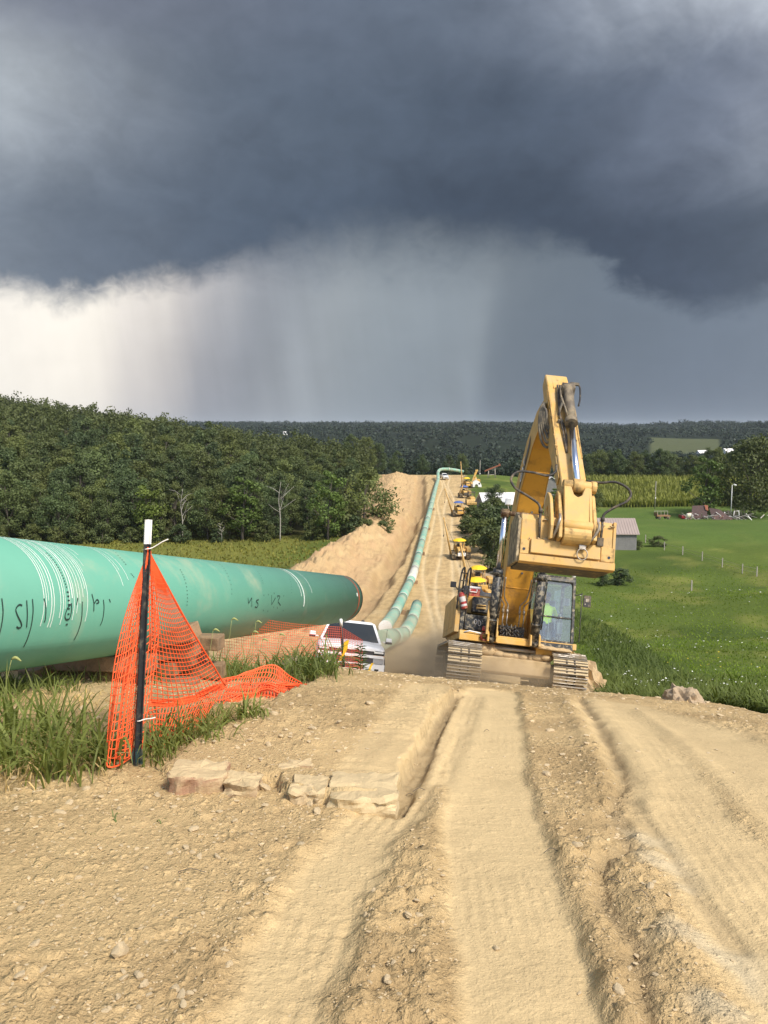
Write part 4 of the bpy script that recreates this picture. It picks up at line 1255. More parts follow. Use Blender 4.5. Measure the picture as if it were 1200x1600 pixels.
def build_post():
    root = thing('fence_post', 'black steel T-post with a white top holding up the orange netting', 'fence post', PB)
    ax = (PT - PB); L = ax.length; ax.normalize()
    rot = ax.to_track_quat('Z', 'Y').to_matrix()
    def T(z0, z1, mb, m=0, k=1.0):
        f = 0.017 * k; st = 0.004
        for poly in ([(-f, -st), (f, -st), (f, st), (-f, st)], [(-st, st), (st, st), (st, .034), (-st, .034)]):
            b = len(mb.v); mb.prism(poly, z0, z1, 'z', m)
            for i in range(b, len(mb.v)): mb.v[i] = tuple(rot @ Vector(mb.v[i]))
    w = L * (851 - 812) / (1207 - 812)
    mb = MB(); T(-0.3, L - w, mb)
    for i in range(30):
        mb.box(rot @ Vector((0, -0.007, 0.12 + i * 0.045)), (0.012, 0.008, 0.014), rot)
    mb.build('post', M['post_black'], root)
    mb = MB(); T(L - w, L, mb, 0, 1.05)
    for i in range(3): mb.box(rot @ Vector((0, -0.0075, L - w + 0.03 + i * 0.042)), (0.012, 0.008, 0.014), rot, 0)
    mb.build('white_tip', M['white_matt'], root)
    mb = MB(); pl = [(-.034, -.02), (.034, -.02), (.034, .075), (.02, .095), (-.02, .095), (-.034, .075)]
    mb.prism(pl, -0.012, -0.005, 'y'); mb.box((0, -0.018, 0.03), (.02, .012, .1)); mb.build('anchor_plate', M['post_green'], root)
    for nm, t, dx, dz in (('upper', (1207 - 858) / 395, .12, .055), ('lower', (1207 - 1135) / 395, .09, .012)):
        q = ax * (L * t); mb = MB()
        mb.tube(spline([q + Vector((-.03, -.012, -.008)), q + Vector((0, -.03, 0)), q + Vector((.03, -.015, .006)), q + Vector((dx * .7, -.01, dz * .7)), q + Vector((dx, 0, dz))], 4), 0.0035, 5)
        mb.build('cable_tie', M['tie'], root)


build_post()


def lattice(mb, fn, nu, nv, r=0.0032, seg=4, us=2, skip=None):
    """two families of plastic strands over a surface fn(u, v)"""
    for i in range(nu + 1):
        mb.tube([fn(i / nu, j / (nv * us)) for j in range(nv * us + 1)], r, seg, caps=False)
    for j in range(nv + 1):
        mb.tube([fn(i / (nu * us), j / nv) for i in range(nu * us + 1)], r, seg, caps=False)


def bil(a, b, c, d):
    """a top-left, b top-right, c bottom-left, d bottom-right"""
    a, b, c, d = map(Vector, (a, b, c, d))
    return lambda u, v: (a * (1 - u) + b * u) * (1 - v) + (c * (1 - u) + d * u) * v


def fz(u, v, k, s):
    return float(vnoise(np.array([u * k + s]), np.array([v * k + s * 2]), 7)[0]) - 0.5


def build_netting():
    root = thing('safety_netting', 'bright orange plastic safety netting sagging from the black post onto the grass', 'netting', PB)
    inv = Matrix.Translation(-PB)
    def done(mb, name, mats=None):
        o = mb.build(name, mats or M['orange'], root); o.data.transform(inv); return o
    TOP = post_pt((1207 - 862) / 395)
    # left flap: hangs from the post top, fanning out to the ground
    BL = at(160, 1186, 4.62); BM = at(228, 1178, 4.86); RM = at(250, 985, 5.1); RB = at(226, 1170, 4.95)
    def flap(u, v):
        left = TOP.lerp(BL, v) + Vector((-0.05, -0.03, 0)) * math.sin(v * math.pi)
        if v < .55: right = TOP.lerp(RM, v / .55)
        else: right = RM.lerp(RB, (v - .55) / .45)
        right = right + Vector((0.012, 0, 0)) * math.sin(min(v * 2, 1) * math.pi)
        p = left.lerp(right, u)
        p.y -= 0.07 * math.sin(u * math.pi) * min(1, v * 1.6)
        p.y += 0.05 * math.sin(u * 9 + v * 2) * v + 0.03 * fz(u, v, 4, 1)
        p.z += 0.03 * fz(u, v, 3, 4) * v - 0.025 * math.sin(u * math.pi) * v
        p.x += 0.022 * fz(u, v, 4, 9) * v
        return p
    mb = MB(); lattice(mb, flap, 13, 27, 0.0034)
    mb.tube([flap(u / 30, 1) for u in range(31)], 0.0055, 6); done(mb, 'hanging_flap')
    # fold of the same net lying behind the flap
    mb = MB()
    lattice(mb, lambda u, v: flap(0.1 + 0.42 * u, v) + Vector((0.03, 0.07, 0)) * min(1, v * 2) + Vector((0.02 * fz(u, v, 5, 3), 0, 0.02)), 7, 27, 0.0034); done(mb, 'back_fold')
    # right sheet, drawn out to the pile of netting by the timbers
    E = at(352, 1070, 6.2); BL2 = at(233, 1097, 5.05)
    def sheet(u, v):
        edge = TOP.lerp(E, v) + Vector((0, 0, -0.03 * math.sin(v * math.pi)))
        post = TOP.lerp(BL2, v) + Vector((0.015, 0, 0))
        p = post.lerp(edge, u); p.z -= 0.10 * math.sin(u * math.pi) * v; p.y += 0.03 * fz(u, v, 5, 2) * v + 0.12 * math.sin(u * math.pi) * v
        return p
    mb = MB(); lattice(mb, sheet, 17, 33, 0.0030); mb.tube([sheet(1, v / 30) for v in range(31)], 0.007, 6); done(mb, 'stretched_sheet')
    # curtain below it
    A0, A1 = at(233, 1092, 5.05), at(352, 1068, 6.3); B0, B1 = at(232, 1172, 5.0), at(300, 1158, 5.5)
    cf = bil(A0, A1, B0, B1)
    def cur(u, v):
        p = cf(u, v); p.y += 0.06 * math.sin(u * 11 + v) * v + 0.05 * fz(u, v, 5, 6); p.z += 0.04 * fz(u, v, 4, 8) * (1 - v) - 0.03 * math.sin(u * math.pi) * (1 - v); return p
    mb = MB(); lattice(mb, cur, 22, 9, 0.0036)
    for k in range(4): mb.tube([cur(u / 40, 0) + Vector((0, 0, -0.012 * k + 0.012 * fz(u / 40, k, 9, k))) for u in range(41)], 0.0075, 5)
    done(mb, 'crumpled_curtain')
    # heap lying over the ground towards the right
    pk = [(352, 1062, 6.5), (395, 1052, 7.2), (430, 1043, 8.0), (455, 1058, 8.2), (487, 1077, 8.2)]
    ft = [(330, 1112, 5.7), (368, 1106, 6.3), (400, 1101, 7.0), (440, 1100, 7.4), (488, 1080, 8.1)]
    ft = [(a, b, hit(a, b).y - .05) for a, b, _ in ft]; pk = [(p_[0], p_[1], f_[2] + .3) for p_, f_ in zip(pk, ft)]
    tp = spline([at(*q) for q in pk], 8); bt = spline([at(*q) for q in ft], 8); nn = len(tp) - 1
    def heap(u, v):
        i = min(int(u * nn), nn - 1); t = u * nn - i
        a = tp[i].lerp(tp[i + 1], t); b = bt[i].lerp(bt[i + 1], t); p = a.lerp(b, v)
        p.z += 0.05 * math.sin(v * 7 + u * 5) * math.sin(v * math.pi) + 0.07 * fz(u, v, 5, 12) * (1 - u * .6)
        p.x += 0.05 * fz(u, v, 6, 15); return p
    mb = MB(); lattice(mb, heap, 36, 13, 0.0042); mb.tube([heap(u / 40, 0) for u in range(41)], 0.007, 5); mb.tube([heap(u / 40, 1) for u in range(41)], 0.006, 5); done(mb, 'heap_top')
    mb = MB(); lattice(mb, lambda u, v: heap(0.05 + 0.92 * u, 0.3 + 0.68 * v) + Vector((0.02 * fz(u, v, 7, 5), 0.03, -0.03 + 0.05 * fz(u, v, 6, 7))), 32, 12, 0.0042)
    for k in range(3): mb.tube([heap(u / 30, 0.55 + 0.13 * k) + Vector((0, 0, 0.02 + 0.05 * fz(u / 30, k, 8, k))) for u in range(4, 31)], 0.006, 5)
    done(mb, 'heap_fold')
    # second run of the same netting between here and the ribbon post, seen against the truck
    return root


build_netting()


def build_far_netting():
    b = hit(539, 1062); b = Vector((at(539, 1062, 13.2).x, 13.2, 0)); b.z = road_z(b.x, b.y) if False else ground(b.x, b.y)
    t = at(533, 972, 13.0)
    root = thing('fence_post', 'thin dark post with yellow ribbon in front of the white pickup', 'fence post', b)
    mb = MB(); mb.tube([Vector((0, 0, -.2)), t - b], 0.022, 6); mb.build('post', M['post_black'], root)
    mb = MB(); d = t - b; mb.tube([d * 0.93, d * 1.05], 0.024, 6); mb.build('white_tip', M['white_matt'], root)
    mb = MB(); q = d * 0.52
    mb.add([q + Vector((.02, -.04, .12)), q + Vector((.10, -.05, .16)), q + Vector((.07, -.06, 0)), q + Vector((.0, -.05, -.06)), q + Vector((-.03, -.05, -.18)), q + Vector((-.09, -.04, -.2))], [(0, 1, 2, 3), (3, 2, 4, 5)])
    o = mb.build('ribbon', M['ribbon_yellow'], root); so_ = o.modifiers.new('solid', 'SOLIDIFY'); so_.thickness = 0.006
    # net
    net = thing('safety_netting', 'fine orange netting stretched in front of the white pickup behind the grass', 'netting', b)
    L = Vector((at(330, 1040, 10.8).x, 11.2, 0)); L.z = ground(L.x, L.y)
    mb = MB()
    top_l = Vector((L.x, L.y, ground(L.x, L.y) + 0.95))
    e = at(566, 1000, 13.9); eb = at(566, 1050, 13.9)
    f1 = bil(top_l, t - Vector((0, 0, .08)), L, Vector((b.x, b.y, b.z + .02)))
    f2 = bil(t - Vector((0, 0, .08)), e, Vector((b.x, b.y, b.z + .02)), eb)
    lattice(mb, lambda u, v: f1(u, v) + Vector((0, .04 * fz(u, v, 5, 1), -.05 * math.sin(u * math.pi) * (1 - v))), 58, 22, 0.0027, 3, 1)
    lattice(mb, lambda u, v: f2(u, v), 12, 22, 0.0027, 3, 1)
    o = mb.build('mesh_panel', M['orange'], net); o.data.transform(Matrix.Translation(-b))
    # a fallen ribbon and a plant at the crest
    for lab, px, py, h in (('loose yellow ribbon lying curled on the road crest right of the ribbon post', 577, 1060, 0.2), ('small scrap of yellow ribbon by the foot of the ribbon post', 543, 1052, 0.1)):
        q = at(px, py, 12.9); q.z = top_z(q.x, q.y); mb = MB()
        cpts = spline([(-.1, 0, 0.01), (-.02, 0, .05), (.02, .01, h * .7), (.05, 0, h)], 4)
        vs = []
        for c in cpts: vs += [c + Vector((-.018, 0, 0)), c + Vector((.018, .012, 0))]
        mb.add(vs, [(2 * i, 2 * i + 1, 2 * i + 3, 2 * i + 2) for i in range(len(cpts) - 1)])
        o = mb.build('ribbon', M['ribbon_yellow']); o.location = q; s_ = o.modifiers.new('solid', 'SOLIDIFY'); s_.thickness = 0.005
        tag(o, lab, 'ribbon')
    q = at(563, 1056, 12.6); q.z = top_z(q.x, q.y)
    pl = thing('weed_plant', 'single upright leafy weed growing at the crest in front of the pickup bumper', 'plant', q)
    mb = MB(); mb.tube([(0, 0, -.05), (0.01, 0, .45)], [.008, .004], 5); mb.build('stem', M['leaf_light'], pl)
    mb = MB(); rn = random.Random(4)
    for i in range(46):
        z = 0.04 + 0.42 * i / 46; a = i * 2.4; l = .15 * (1 - z * 1.2) + .04; d = Vector((math.cos(a), math.sin(a), .35)); sd = Vector((-math.sin(a), math.cos(a), 0)) * .018
        c = Vector((0.01 * z, 0, z)); mb.add([c, c + d * l * .5 + sd, c + d * l + Vector((0, 0, -.03)), c + d * l * .5 - sd], [(0, 1, 2, 3)])
    mb.build('leaves', M['leaf_light'], pl)


build_far_netting()


# ------------------------------------------------------------------ the pipe string running up the far hill
def pipe_run(root, pts, r, joints, mats):
    """sections between joints (fractions of the run) with pale weld bands"""
    P = spline(pts, 10); acc = [0]
    for a, b in zip(P[:-1], P[1:]): acc.append(acc[-1] + (b - a).length)
    L = acc[-1]
    def pos(t):
        t = max(0, min(L, t)); i = int(np.searchsorted(acc, t)) or 1
        u = (t - acc[i - 1]) / max(acc[i] - acc[i - 1], 1e-6); return P[i - 1].lerp(P[i], u)
    ts = [0] + [j for j in joints if j < L] + [L]
    for a, b in zip(ts[:-1], ts[1:]):
        n = max(2, int((b - a) / 3)); mb = MB()
        mb.tube([pos(a + (b - a) * k / n) - root.location for k in range(n + 1)], r, 20); mb.build('pipe_section', mats[0], root)
    for j in ts[1:-1]:
        mb = MB(); w = 0.2; mb.tube([pos(j - w) - root.location, pos(j) - root.location, pos(j + w) - root.location], r + 0.012, 20); mb.build('weld_band', mats[1], root)
    return pos, L


def build_string():
    def gp(px, y, up=0.0):
        z = ground(0, 0); q = at(px, 800, y); x = q.x; z = float(Hdirt(np.array([x]), np.array([y]))[0]); return Vector((x, y, z + PR + up))
    keys = [(602, 66), (619, 80), (634, 95), (646, 110), (655, 128), (664, 150), (672, 175), (677, 205), (681, 240), (684, 272)]
    pts = [gp(px, y, 0.45) for px, y in keys]
    e = Vector((at(685, 800, 284).x, 286, 0)); e.z = -16.6 + 1.9
    pts += [e, Vector((e.x + 1.8, 293, e.z + .5)), Vector((e.x + 5, 295.5, e.z + .35)), Vector((at(718, 800, 300).x + 1, 298, e.z - .6))]
    root = thing('pipeline', 'long string of welded green pipe running up the far hill beside the ditch', 'pipeline', pts[0])
    jl = [0.01] + [12.2 * k for k in range(1, 24)]
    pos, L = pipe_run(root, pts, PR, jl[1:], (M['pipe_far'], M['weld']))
    mb = MB(); d = (pts[1] - pts[0]).normalized(); mb.cyl(-d * 0.06, -d * 0.005, PR + 0.02, PR + 0.02, 24); mb.build('end_cap', M['white_matt'], root)
    mb = MB(); a, b = pos(39.5), pos(48.5); mb.tube([pos(39.5 + k) - root.location for k in range(0, 10, 3)], PR + 0.03, 20); mb.build('white_wrap', M['weld'], root)
    keys = [(594, 42.5), (607, 47), (619, 54), (632, 63), (645, 75), (652, 86)]
    pts = [gp(px, y, 0.25) for px, y in keys]
    r2 = thing('pipeline', 'short bent pair of green pipes lying behind the white pickup', 'pipeline', pts[0])
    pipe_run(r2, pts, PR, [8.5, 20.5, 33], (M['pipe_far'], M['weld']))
    # wooden skids under the strings, seen as small dark blocks
    for t in (18, 42, 66, 90, 118):
        q = pos(t); h = float(Hdirt(np.array([q.x]), np.array([q.y]))[0])
        mb = MB(); mb.box((0, 0, 0), (1.5, 0.35, max(0.3, q.z - PR - h + 0.2))); o = mb.build('timber_skid', M['timber'], bevel=0.02); o.location = (q.x, q.y, (q.z - PR + h) / 2 - 0.05)
        tag(o, 'dark timber block under the long green pipe string on the far hill', 'timber', 'timber blocks under the far pipe string')


build_string()

# ------------------------------------------------------------------ the excavator climbing towards us
EX_O = at(806, 1082, 20.0)
EX_M = Matrix.Translation(EX_O) @ Matrix.Rotation(R(-16.5), 4, 'X') @ Matrix.Rotation(R(6.3), 4, 'Y')


def text_mesh(body, size, name, m, parent, loc, mx, depth=0.004, shear=0.0):
    c = bpy.data.curves.new('t', 'FONT'); c.body = body; c.size = size; c.extrude = depth / 2; c.align_x = 'CENTER'; c.align_y = 'CENTER'; c.shear = shear; c.offset = size * 0.018
    o = bpy.data.objects.new('t', c); COL.objects.link(o)
    dg = bpy.context.evaluated_depsgraph_get(); me = bpy.data.meshes.new_from_object(o.evaluated_get(dg))
    bpy.data.objects.remove(o); me.materials.clear(); me.materials.append(m)
    r = link(name, me, parent); r.matrix_local = Matrix.Translation(loc) @ mx
    return r


def shoe_mesh(w, pitch):
    mb = MB(); mb.box((0, 0, 0), (w, pitch * 0.74, 0.03))
    for y in (-0.36, 0.0, 0.36): mb.prism([(pitch * y - .012, .012), (pitch * y + .012, .012), (pitch * y + .007, .055), (pitch * y - .007, .055)], -w / 2 + .004, w / 2 - .004, 'x', 2)
    for x in (-.1, .1):
        for y in (-.03, .05): mb.box((x, y, .022), (.045, .03, .02), m=1)
    return mb


def crawler(root, x, w, y0, y1, r, pitch, name='crawler_track', mats=None, shoes=True):
    """endless belt in the y-z plane: guide frame, sprocket, idler and every shoe"""
    zc = r + 0.03
    fr = MB()
    fr.prism([(y0 + .45, zc - .26), (y1 - .45, zc - .26), (y1 - .3, zc), (y1 - .5, zc + .26), (y0 + .5, zc + .26), (y0 + .3, zc)], x - w * .27, x + w * .27)
    for y in (y0 + r * .98, y1 - r * .98):
        fr.lathe([(0, -w * .2), (r - .17, -w * .2), (r - .09, -w * .05), (r - .09, w * .05), (r - .17, w * .2), (0, w * .2)], (x, y, zc), 20, axis='x')
    for k in range(7):
        y = y0 + r + .25 + (y1 - y0 - 2 * r - .5) * k / 6; fr.cyl((x - w * .2, y, zc - r + .2), (x + w * .2, y, zc - r + .2), .12, seg=10)
    o = fr.build(name, [M['track_dark']], root, bevel=.012)
    a, b = y0 + r, y1 - r; straight = b - a; per = 2 * straight + 2 * math.pi * (r - .02); n = int(round(per / pitch)); pts = []
    for k in range(n):
        t = k * per / n
        if t < straight: p = (b - t, zc + r - .02, 0.0)
        elif t < straight + math.pi * (r - .02):
            g = (t - straight) / (r - .02); p = (a - math.sin(g) * (r - .02), zc + math.cos(g) * (r - .02), g)
        elif t < 2 * straight + math.pi * (r - .02): p = (a + (t - straight - math.pi * (r - .02)), zc - r + .02, math.pi)
        else:
            g = (t - 2 * straight - math.pi * (r - .02)) / (r - .02); p = (b + math.sin(g) * (r - .02), zc - math.cos(g) * (r - .02), math.pi + g)
        pts.append(p)
    first = None
    for i, (y, z, g) in enumerate(pts):
        if first is None: s = shoe_mesh(w, per / n).build('track_shoe', [M['shoe'], M['track_dark'], M['steel']], o, bevel=.006); first = s
        else: s = first.copy(); COL.objects.link(s); s.parent = o
        s.location = (x, y, z); s.rotation_euler = (g, 0, 0)
    return o


def plate_with_hole(mb, outline, hole_c, hole_r, x0, x1, m=0, n=20):
    """side plate in the y-z plane with a round hole: ring between the outline and the hole"""
    k = len(outline); out = []
    for i in range(n):
        a = 2 * math.pi * i / n; d = Vector((math.cos(a), math.sin(a))); c = Vector(hole_c); best = None
        for p, q in zip(outline, outline[1:] + outline[:1]):
            p = Vector(p) - c; e = Vector(q) - c - p; den = d.x * e.y - d.y * e.x
            if abs(den) < 1e-9: continue
            t = (p.x * e.y - p.y * e.x) / den; u = (p.x * d.y - p.y * d.x) / den
            if t > 0 and -1e-6 <= u <= 1 + 1e-6 and (best is None or t < best): best = t
        out.append(c + d * (best or hole_r * 2))
    inn = [Vector(hole_c) + Vector((math.cos(2 * math.pi * i / n), math.sin(2 * math.pi * i / n))) * hole_r for i in range(n)]
    vs = [(x, p.x, p.y) for x in (x0, x1) for p in out + inn]; N = 2 * n; fs = []
    for i in range(n):
        j = (i + 1) % n
        fs += [(i, j, n + j, n + i), (N + i, N + n + i, N + n + j, N + j), (i, N + i, N + j, j), (n + i, n + j, N + n + j, N + n + i)]
    mb.add(vs, fs, m)


def build_excavator():
    ex = thing('excavator', 'large yellow tracked excavator with raised boom driving up the dirt road towards the camera', 'excavator', mat=EX_M)
    B = lambda mb, name, m, bev=.012, par=None: mb.build(name, m if isinstance(m, list) else [m], par or ex, bevel=bev)
    Y, YP, YW, AM, BK, MU, ST, CH, DU, RB = (M[k] for k in ('yellow', 'yellow_pale', 'yellow_worn', 'amber', 'black', 'black_muddy', 'steel', 'chrome', 'dusty', 'rubber'))
    for x in (-1.33, 1.33): crawler(ex, x, 0.86, 0.0, 5.1, 0.53, 0.225)
    # undercarriage
    mb = MB(); mb.prism([(.75, .42), (3.9, .42), (4.2, .62), (4.2, .98), (.6, .98), (.55, .62)], -.92, .92)
    mb.prism([(.45, .46), (.58, .40), (.58, .86), (.45, .82)], -.9, .9); B(mb, 'undercarriage', DU)
    mb = MB(); mb.lathe([(.0, 1.0), (.78, 1.0), (.80, 1.04), (.80, 1.12), (.74, 1.16), (0, 1.16)], (0, 2.0, 0), 32); mb.tube([(-.55, .52, 1.06), (.5, .52, 1.06)], .045, 8)
    B(mb, 'slewing_ring', [ST], 0)
    mb = MB()
    for i, (x, y, z, s) in enumerate(((-.78, .55, .98, .2), (-.62, .62, 1.02, .17), (-.9, .5, 1.0, .16), (-.45, .6, .93, .14), (.62, .6, .95, .18), (.8, .55, .93, .14), (.45, .62, .9, .13), (0, .62, .88, .12), (.2, .6, .89, .12), (-.2, .6, .9, .13))):
        mb.rock((x, y, z), (s * 1.3, s, s * .7), i, rough=.2, sub=2, smooth=True)
    B(mb, 'caked_earth', M['dirt_lump'], 0)
    # upper structure
    mb = MB(); mb.prism([(.35, 1.2), (4.6, 1.2), (4.6, 1.36), (.35, 1.36)], -1.5, 1.5); mb.bb((-1.02, .30, 1.17), (.5, .36, 1.3))
    mb.prism([(.30, 1.16), (.42, 1.16), (.42, 1.42), (.30, 1.32)], -1.5, -.72)
    B(mb, 'deck', Y)
    mb = MB(); pl = [(.62, 1.36), (4.9, 1.36), (4.9, 2.35), (1.4, 2.35), (.75, 2.05), (.62, 1.9)]
    mb.prism(pl, -1.62, -1.50); mb.bb((-1.63, 1.3, 1.5), (-1.615, 2.4, 2.2)); mb.bb((-1.63, 2.6, 1.5), (-1.615, 4.2, 2.2)); B(mb, 'side_panel', YP)
    mb = MB(); mb.bb((-1.5, 1.25, 1.36), (-.62, 4.6, 2.42)); mb.bb((-1.46, .95, 1.9), (-.66, 1.25, 2.3)); mb.bb((-1.45, 1.0, 2.30), (-.62, 1.9, 2.36)); B(mb, 'fuel_tank', Y)
    mb = MB(); mb.bb((-.62, 2.4, 1.36), (1.42, 4.6, 2.25)); B(mb, 'engine_hood', Y)
    mb = MB(); mb.prism([(-1.35, 2.42), (-.3, 2.42), (-.3, 2.66), (-.72, 2.66), (-.84, 2.80), (-1.28, 2.80), (-1.35, 2.74)], 2.6, 3.6, 'y'); B(mb, 'exhaust_cover', mat('dark_grey_cover', (.06, .065, .075), .6, dirt=(DUST, .25, 2)), .03)
    mb = MB(); mb.prism([(-1.5, 1.3), (1.5, 1.3), (1.5, 2.4), (1.35, 2.5), (-1.35, 2.5), (-1.5, 2.4)], 4.65, 5.3, 'y'); B(mb, 'counterweight', BK, .06)
    # left front boxes, steps and grab bar
    mb = MB(); mb.prism([(.55, 1.45), (1.2, 1.45), (1.2, 1.84), (.58, 1.84)], -1.36, -.70); mb.bb((-1.33, .545, 1.48), (-.73, .56, 1.81)); B(mb, 'toolbox', MU, .02)
    mb = MB()
    for pts in ([(-1.13, 1.68), (-1.09, 1.73), (-1.06, 1.66), (-1.08, 1.6), (-1.12, 1.63), (-1.13, 1.68)], [(-1.03, 1.72), (-1.02, 1.6), (-.98, 1.57), (-.95, 1.62), (-.99, 1.70), (-1.03, 1.72)], [(-.93, 1.71), (-.90, 1.68)]):
        mb.tube([(a, .542, b) for a, b in spline([(p[0], p[1], 0) for p in pts], 4) for a, b in [(a, b)]] if False else [(q.x, .542, q.y) for q in spline([(p[0], p[1], 0) for p in pts], 4)], .007, 4)
    B(mb, 'scribbled_mark', M['white_matt'], 0)
    mb = MB(); mb.prism([(.62, 1.92), (1.0, 1.92), (1.0, 2.32), (.66, 2.32)], -1.2, -.74); B(mb, 'step_box', MU, .02)
    mb = MB(); mb.bb((-1.1, .57, 2.01), (-.85, .63, 2.06)); mb.bb((-1.1, .57, 2.09), (-.85, .63, 2.12)); B(mb, 'step_bar', Y, .006)
    mb = MB(); mb.bb((-1.5, .6, 1.4), (-1.38, 1.25, 2.1)); B(mb, 'side_bracket', MU, .02)
    mb = MB()
    for x in (-1.60, -1.44): mb.tube(spline([(x, .62, 1.95), (x + .01, .62, 2.5), (x + .05, .66, 2.92), (x + .10, .7, 3.04), (x + .13, .76, 2.98), (x + .13, 1.0, 2.3)], 5), .024, 7)
    for z in (2.45, 2.7, 2.9): mb.tube([(-1.58, .63, z), (-1.38, .63, z)], .016, 6)
    mb.tube([(-1.36, .6, 1.45), (-1.36, .6, 2.5)], .018, 6); B(mb, 'grab_rail', BK, 0)
    mb = MB(); mb.box((-1.74, .72, 2.58), (.15, .05, .15)); mb.tube([(-1.7, .74, 2.56), (-1.58, .7, 2.42)], .014, 6); B(mb, 'mirror', BK, .015)
    # tow shackle hung on the deck
    mb = MB(); mb.cyl((-.86, .27, 1.44), (-.86, .27, 1.56), .085, .07, 12); mb.tube([(-.86 + .09 * math.sin(a), .26, 1.3 - .1 * math.cos(a)) for a in [k * 6.283 / 14 for k in range(15)]], .02, 6)
    B(mb, 'tow_hook', M['red'], .004)
    mb = MB(); mb.tube([(-1.38, .3, 1.36), (-1.25, .27, 1.40), (-.9, .27, 1.36)], .02, 6); B(mb, 'strap', M['white_matt'], 0)
    # boom foot, brackets, valve block
    mb = MB()
    for x in (-.62, .42): mb.prism([(.5, 1.36), (2.0, 1.36), (1.6, 2.2), (1.1, 2.2)], x - .05, x + .05)
    mb.bb((-.57, 1.25, 1.36), (.37, 1.5, 2.05))
    for x in (-.78, -.56, .30, .52): mb.prism([(.12, 1.18), (.42, 1.18), (.42, 1.4), (.3, 1.52), (.14, 1.45)], x - .025, x + .025)
    B(mb, 'boom_bracket', Y)
    mb = MB()
    rn = random.Random(8)
    for i in range(16):
        x = -.4 + (i % 6) * .1 + rn.uniform(-.02, .02); z = 1.38 + (i // 6) * .1; mb.cyl((x, .5, z), (x, .9, z), .034, seg=8)
        mb.tube(spline([(x, .52, z), (x + .03, .46, z + .03), (x + rn.uniform(-.08, .08), .5, z + .1)], 3), .022, 6)
    mb.bb((-.46, .7, 1.36), (.2, 1.0, 1.66)); B(mb, 'valve_block', BK, 0)
    mb = MB()
    for x in (-.4, -.29, .03, .14):
        mb.tube([(x, .62, 1.62), (x + .01, .6, 2.03)], .016, 6); mb.cyl((x, .6, 1.98), (x, .6, 2.08), .032, seg=8)
    for x, s in ((-.4, -1), (-.29, -1), (.03, 1), (.14, 1)):
        mb.tube(spline([(x, .6, 2.08), (x, .58, 2.2), (x + s * .12, .45, 2.36), (x + s * .16, .3, 2.6), (x + s * .17, .15, 2.85)], 5), .018, 6)
    B(mb, 'grease_lines', ST, 0)
    # boom: closed box section bent at the knee, in the side plane
    low = [(1.55, 1.78), (1.1, 1.62), (.72, 2.1), (.08, 3.3), (-.42, 4.2), (-.85, 4.82), (-1.9, 5.72), (-2.6, 6.0), (-3.25, 6.05), (-3.5, 6.2), (-3.45, 6.45), (-3.1, 6.62), (-2.2, 6.55), (-1.2, 6.1), (-.3, 5.35), (.62, 4.0), (1.45, 2.3)]
    hw = [.36, .36, .36, .345, .33, .31, .26, .24, .22, .22, .22, .22, .25, .28, .31, .34, .36]; bx = -.11
    mb = MB(); k = len(low); vs = [(bx - w, y, z) for (y, z), w in zip(low, hw)] + [(bx + w, y, z) for (y, z), w in zip(low, hw)]
    mb.add(vs, [tuple(range(k))[::-1], tuple(range(k, 2 * k))] + [(i, (i + 1) % k, k + (i + 1) % k, k + i) for i in range(k)])
    b = B(mb, 'boom', AM, .018)
    side = [2, 3, 4, 5, 6, 7, 8, 9, 10, 11, 12, 13, 14, 15]; cen = (-.9, 5.2)
    mb = MB()
    for sg in (-1, 1):
        ins = [(bx + sg * (hw[i] + .004), low[i][0], low[i][1]) for i in side]; out = [(bx + sg * (hw[i] + .012), low[i][0], low[i][1]) for i in side]; k = len(ins)
        mb.add(ins + out, [tuple(range(k)), tuple(range(k, 2 * k))[::-1]] + [(i, (i + 1) % k, k + (i + 1) % k, k + i) for i in range(k)])
    B(mb, 'boom_side_plate', Y, .004, b)
    mb = MB()
    for y, z, w in ((.44, 2.63, .35), (-.42, 4.2, .325), (-1.4, 5.29, .28)): mb.tube([(bx - w, y - .005, z), (bx + w, y - .005, z)], .012, 5)
    B(mb, 'weld_seam', AM, 0, b)
    for yz in ((.2, 3.0), (-.15, 3.6), (-.6, 4.45)):
        mb = MB(); mb.cyl((bx + .06, yz[0] - .02, yz[1]), (bx + .06, yz[0] + .02, yz[1]), .03, seg=8); B(mb, 'bolt_hole', BK, 0, b)
    mb = MB(); mb.add([(-.446, -.42, 4.62), (-.40, -1.75, 5.86), (-.40, -1.7, 6.12), (-.43, -.5, 5.0)], [(0, 1, 2, 3)])
    B(mb, 'decal_panel', mat('decal_dark', (.045, .045, .05), .5, dirt=(DUST, .15, 4)), 0, b)
    rotm = Matrix(((0, 0, -1, 0), (-1, 0, 0, 0), (0, 1, 0, 0), (0, 0, 0, 1))) @ Matrix.Rotation(R(42), 4, 'Z')
    text_mesh('CAT', 0.34, 'lettering', M['white_matt'], b, (-.436, -1.05, 5.38), rotm)
    mb = MB()
    for x in (-.72, .52): mb.cyl((x - .10, -.62, 4.36), (x + .10, -.62, 4.36), .11, seg=14)
    mb.cyl((-.7, -.62, 4.36), (.5, -.62, 4.36), .06); B(mb, 'pin', mat('greasy_pin', (.10, .055, .03), .5, .3, dirt=(DUST, .3, 8)), .01)
